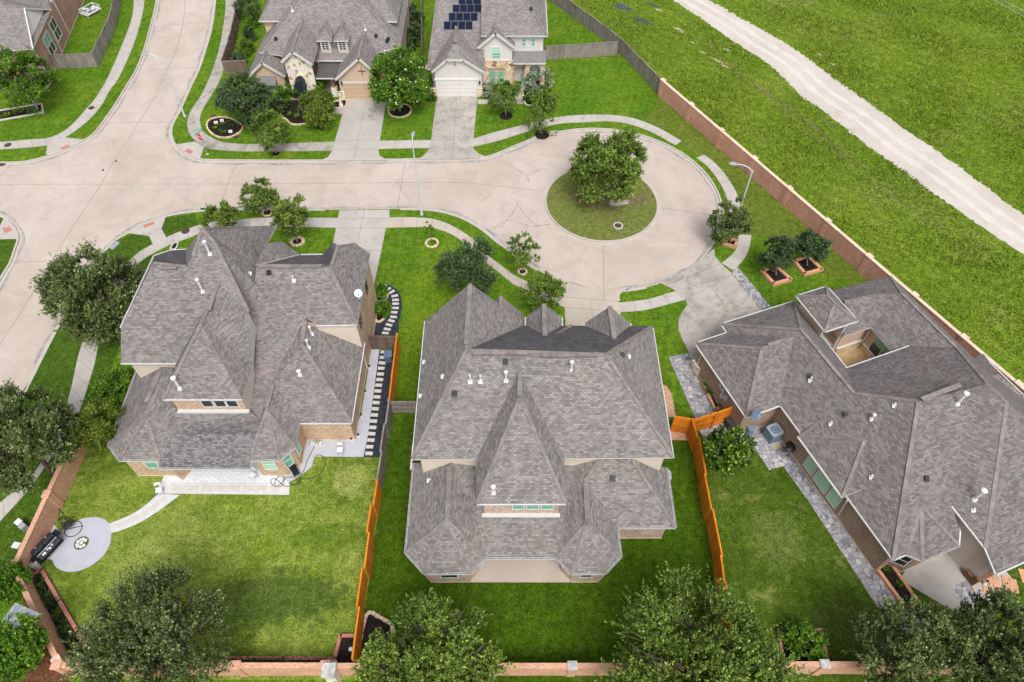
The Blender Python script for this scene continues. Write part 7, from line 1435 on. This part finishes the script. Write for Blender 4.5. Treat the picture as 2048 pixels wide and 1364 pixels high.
for x, y, m, lb in ((783, 716, 'navy', 'blue wheeled bin behind the brown gate fence'),):
    q = G(x - 4, y + 6); o = thing('wheeled_bin', z0(q, 0), lb, 'bin'); b = MB(); V_ = [(q.x + sx * w_, q.y + sy * w_, z_) for z_, w_ in ((.05, .24), (1.0, .31)) for sx, sy in ((-1, -1), (1, -1), (1, 1), (-1, 1))]; b.add(V_, [(0, 1, 5, 4), (1, 2, 6, 5), (2, 3, 7, 6), (3, 0, 4, 7), (3, 2, 1, 0)]); b.build('body', M[m], o); b = MB(); b.box((q.x, q.y, 1.04), (.70, .72, .09)); b.box((q.x, q.y + .38, 1.02), (.5, .06, .06)); b.build('lid', M[m], o)
    for sx in (-1, 1): b = MB(); b.tube([(q.x + sx * .22, q.y + .3, .12), (q.x + sx * .28, q.y + .3, .12)], .12, 12); b.build('wheel', M['black'], o)
for i, (x, y) in enumerate(((740, 737), (732, 787), (723.5, 834), (718, 874), (704, 882), (603, 928))):
    q = G(x, y); o = thing('path_light', z0(q, 0), 'small black solar light on a white base along the left house walk', 'path light', 'solar lights along the side walk'); b = MB(); b.box((q.x, q.y, .06), (.16, .16, .1)); b.build('base', M['white'], o); b = MB(); b.lathe((q.x - .03, q.y + .05, .1), [(.03, 0), (.03, .2), (.09, .22), (.08, .3), (.02, .33)], 10); b.build('lamp', M['black'], o)
o = thing('flower_trough', G(634, 889), 'white trough of flowers against the left house brick wall', 'flower pot'); q = G(634, 889); b = MB(); b.box((q.x, q.y, .15), (.85, .25, .3)); b.build('trough', M['white'], o); P = np.array([[q.x, q.y, .36]]) + RNG.normal(size=(120, 3)) * [.26, .08, .07]; U = rdir(120) * .05; W = np.cross(U, rdir(120)); W = W / np.linalg.norm(W, axis=1, keepdims=True) * .03; quads('foliage', P, U, W, np.clip(RNG.normal(.6, .3, 120), 0, 1), M['leaf_grey'], o)
q = G(703, 1300); o = thing('garden_ball', z0(q, 0), 'pale glass ball light in the dark bed by the orange fence', 'ball light'); b = MB(); b.lathe((q.x, q.y, .05), [(.02, 0), (.12, .05), (.17, .16), (.12, .28), (.02, .33)], 16); b.build('globe', M['dishw'], o, sm=True); b = MB(); b.lathe((q.x, q.y, 0), [(.09, 0), (.08, .07)], 12); b.build('base', M['dark'], o)
q = G(683, 214); o = thing('rabbit_statue', z0(q, 0), 'white sitting rabbit statue beside the tan garage driveway', 'statue'); b = MB(); b.lathe((q.x, q.y, 0), [(.2, 0), (.27, .2), (.2, .5), (.1, .62)], 14); b.lathe((q.x, q.y - .08, .55), [(.05, 0), (.15, .1), (.14, .22), (.04, .3)], 12)
for sx in (-1, 1): b.lathe((q.x + sx * .06, q.y - .02, .8), [(.03, 0), (.05, .15), (.015, .34)], 8); b.lathe((q.x + sx * .14, q.y - .2, 0), [(.08, 0), (.06, .12), (.02, .16)], 8)
b.build('figure', M['white'], o, sm=True)
for i, (x, y, lb) in enumerate(((433, 248, 'left white placard in the oval flower bed'), (445, 244, 'upper small white placard in the oval flower bed'), (462, 266, 'right white placard in the oval flower bed'))):
    q = G(x, y); o = thing('garden_placard', z0(q, 0), lb, 'placard'); b = MB(); b.box((q.x, q.y, .22), (.42, .03, .3), .2, tilt=Matrix.Rotation(-.7, 3, 'X')); b.build('board', M['white'], o); b = MB(); b.box((q.x, q.y - .012, .24), (.12, .03, .12), .2, tilt=Matrix.Rotation(-.7, 3, 'X')); b.build('motif', M['dark'], o)
# right rear patio furniture
q = G(1952, 1150); rt = R(22); d = Vector((math.cos(rt), math.sin(rt), 0)); f = Vector((d.y, -d.x, 0)); o = thing('wicker_sofa', z0(q, 0), 'brown wicker sofa with dark cushions on the right rear patio', 'sofa')
b = MB(); b.box(q - f * .1 + Vector((0, 0, .2)), (1.7, .8, .4), rt); b.build('base', M['wicker'], o); b = MB(); b.box(q + f * .38 + Vector((0, 0, .5)), (1.75, .24, 1.0), rt); b.build('backrest', M['wicker'], o); b = MB(); b.box(q - f * .14 + Vector((0, 0, .47)), (1.45, .7, .14), rt); b.build('cushion', M['cushion'], o)
for s_ in (-1, 1): b = MB(); b.box(q + d * s_ * .8 - f * .1 + Vector((0, 0, .33)), (.16, .8, .66), rt); b.build('armrest', M['wicker'], o)
q2 = G(1968, 1168); o = thing('glass_jar', z0(q2, 0), 'pale glass jar behind the wicker sofa', 'jar'); b = MB(); b.lathe((q2.x, q2.y, 0), [(.12, 0), (.16, .12), (.12, .26), (.06, .3)], 12); b.build('jar_body', M['dishw'], o, sm=True); b = MB(); b.lathe((q2.x, q2.y, .3), [(.08, 0), (.08, .03)], 12); b.build('lid', M['steel'], o)
# day bed by the red brick house
q = G(183, 26); rt = R(60); o = thing('day_bed', z0(q, 0), 'white framed patio day bed with blue and white cushions behind the red brick house', 'day bed'); d = Vector((math.cos(rt), math.sin(rt), 0)); f = Vector((d.y, -d.x, 0))
b = MB(); b.box(q + Vector((0, 0, .3)), (2.4, 1.5, .12), rt)
for s_ in (-1, 1):
    for u in (-1, 1): b.box(q + d * s_ * 1.1 + f * u * .68 + Vector((0, 0, .4)), (.1, .1, .8), rt)
    b.box(q + d * s_ * 1.15 + Vector((0, 0, .78)), (.08, 1.5, .08), rt); b.box(q + f * s_ * .72 + Vector((0, 0, .78)), (2.4, .08, .08), rt)
b.build('frame', M['white'], o)
for i in range(6): b = MB(); c = q + d * random.uniform(-.9, .9) + f * random.uniform(-.45, .45); b.box(c + Vector((0, 0, .48 + .03 * i)), (.55, .5, .16), rt + random.uniform(-.5, .5)); b.build('cushion', M['white' if i % 2 else 'navy'], o)
for (p, r_), lb in (([(1, 1), 2],''),): pass
b = MB(); T1_ = gl([(668, 218), (688, 217), (687, 228), (662, 228)]); sheet('path', T1_, .013, M['walk']); sheet('path', gl([(1031, 171), (1046, 171), (1047, 208), (1029, 208)]), .013, M['drive_old']); sheet('path', gl([(956, 199), (1030, 199), (1030, 208), (956, 208)]), .012, M['walk'])
M['oil'] = m_conc('oil_stained_concrete', (.27, .235, .19), (.36, .325, .28), (.5, .45, .4), 1.2, .8)
for dx, dy, k in ((0, 0, .42), (.35, .9, .3), (-.1, -.9, .34), (.3, -1.5, .2), (-.4, .5, .18)):
    P = G(745, 223) + Vector((dx, dy, 0)); sheet('oil_stain', [(P.x + k * random.uniform(.6, 1.3) * math.cos(t * .45), P.y + k * random.uniform(.8, 1.7) * math.sin(t * .45)) for t in range(14)], .0165 + .0005 * k, M['oil'])
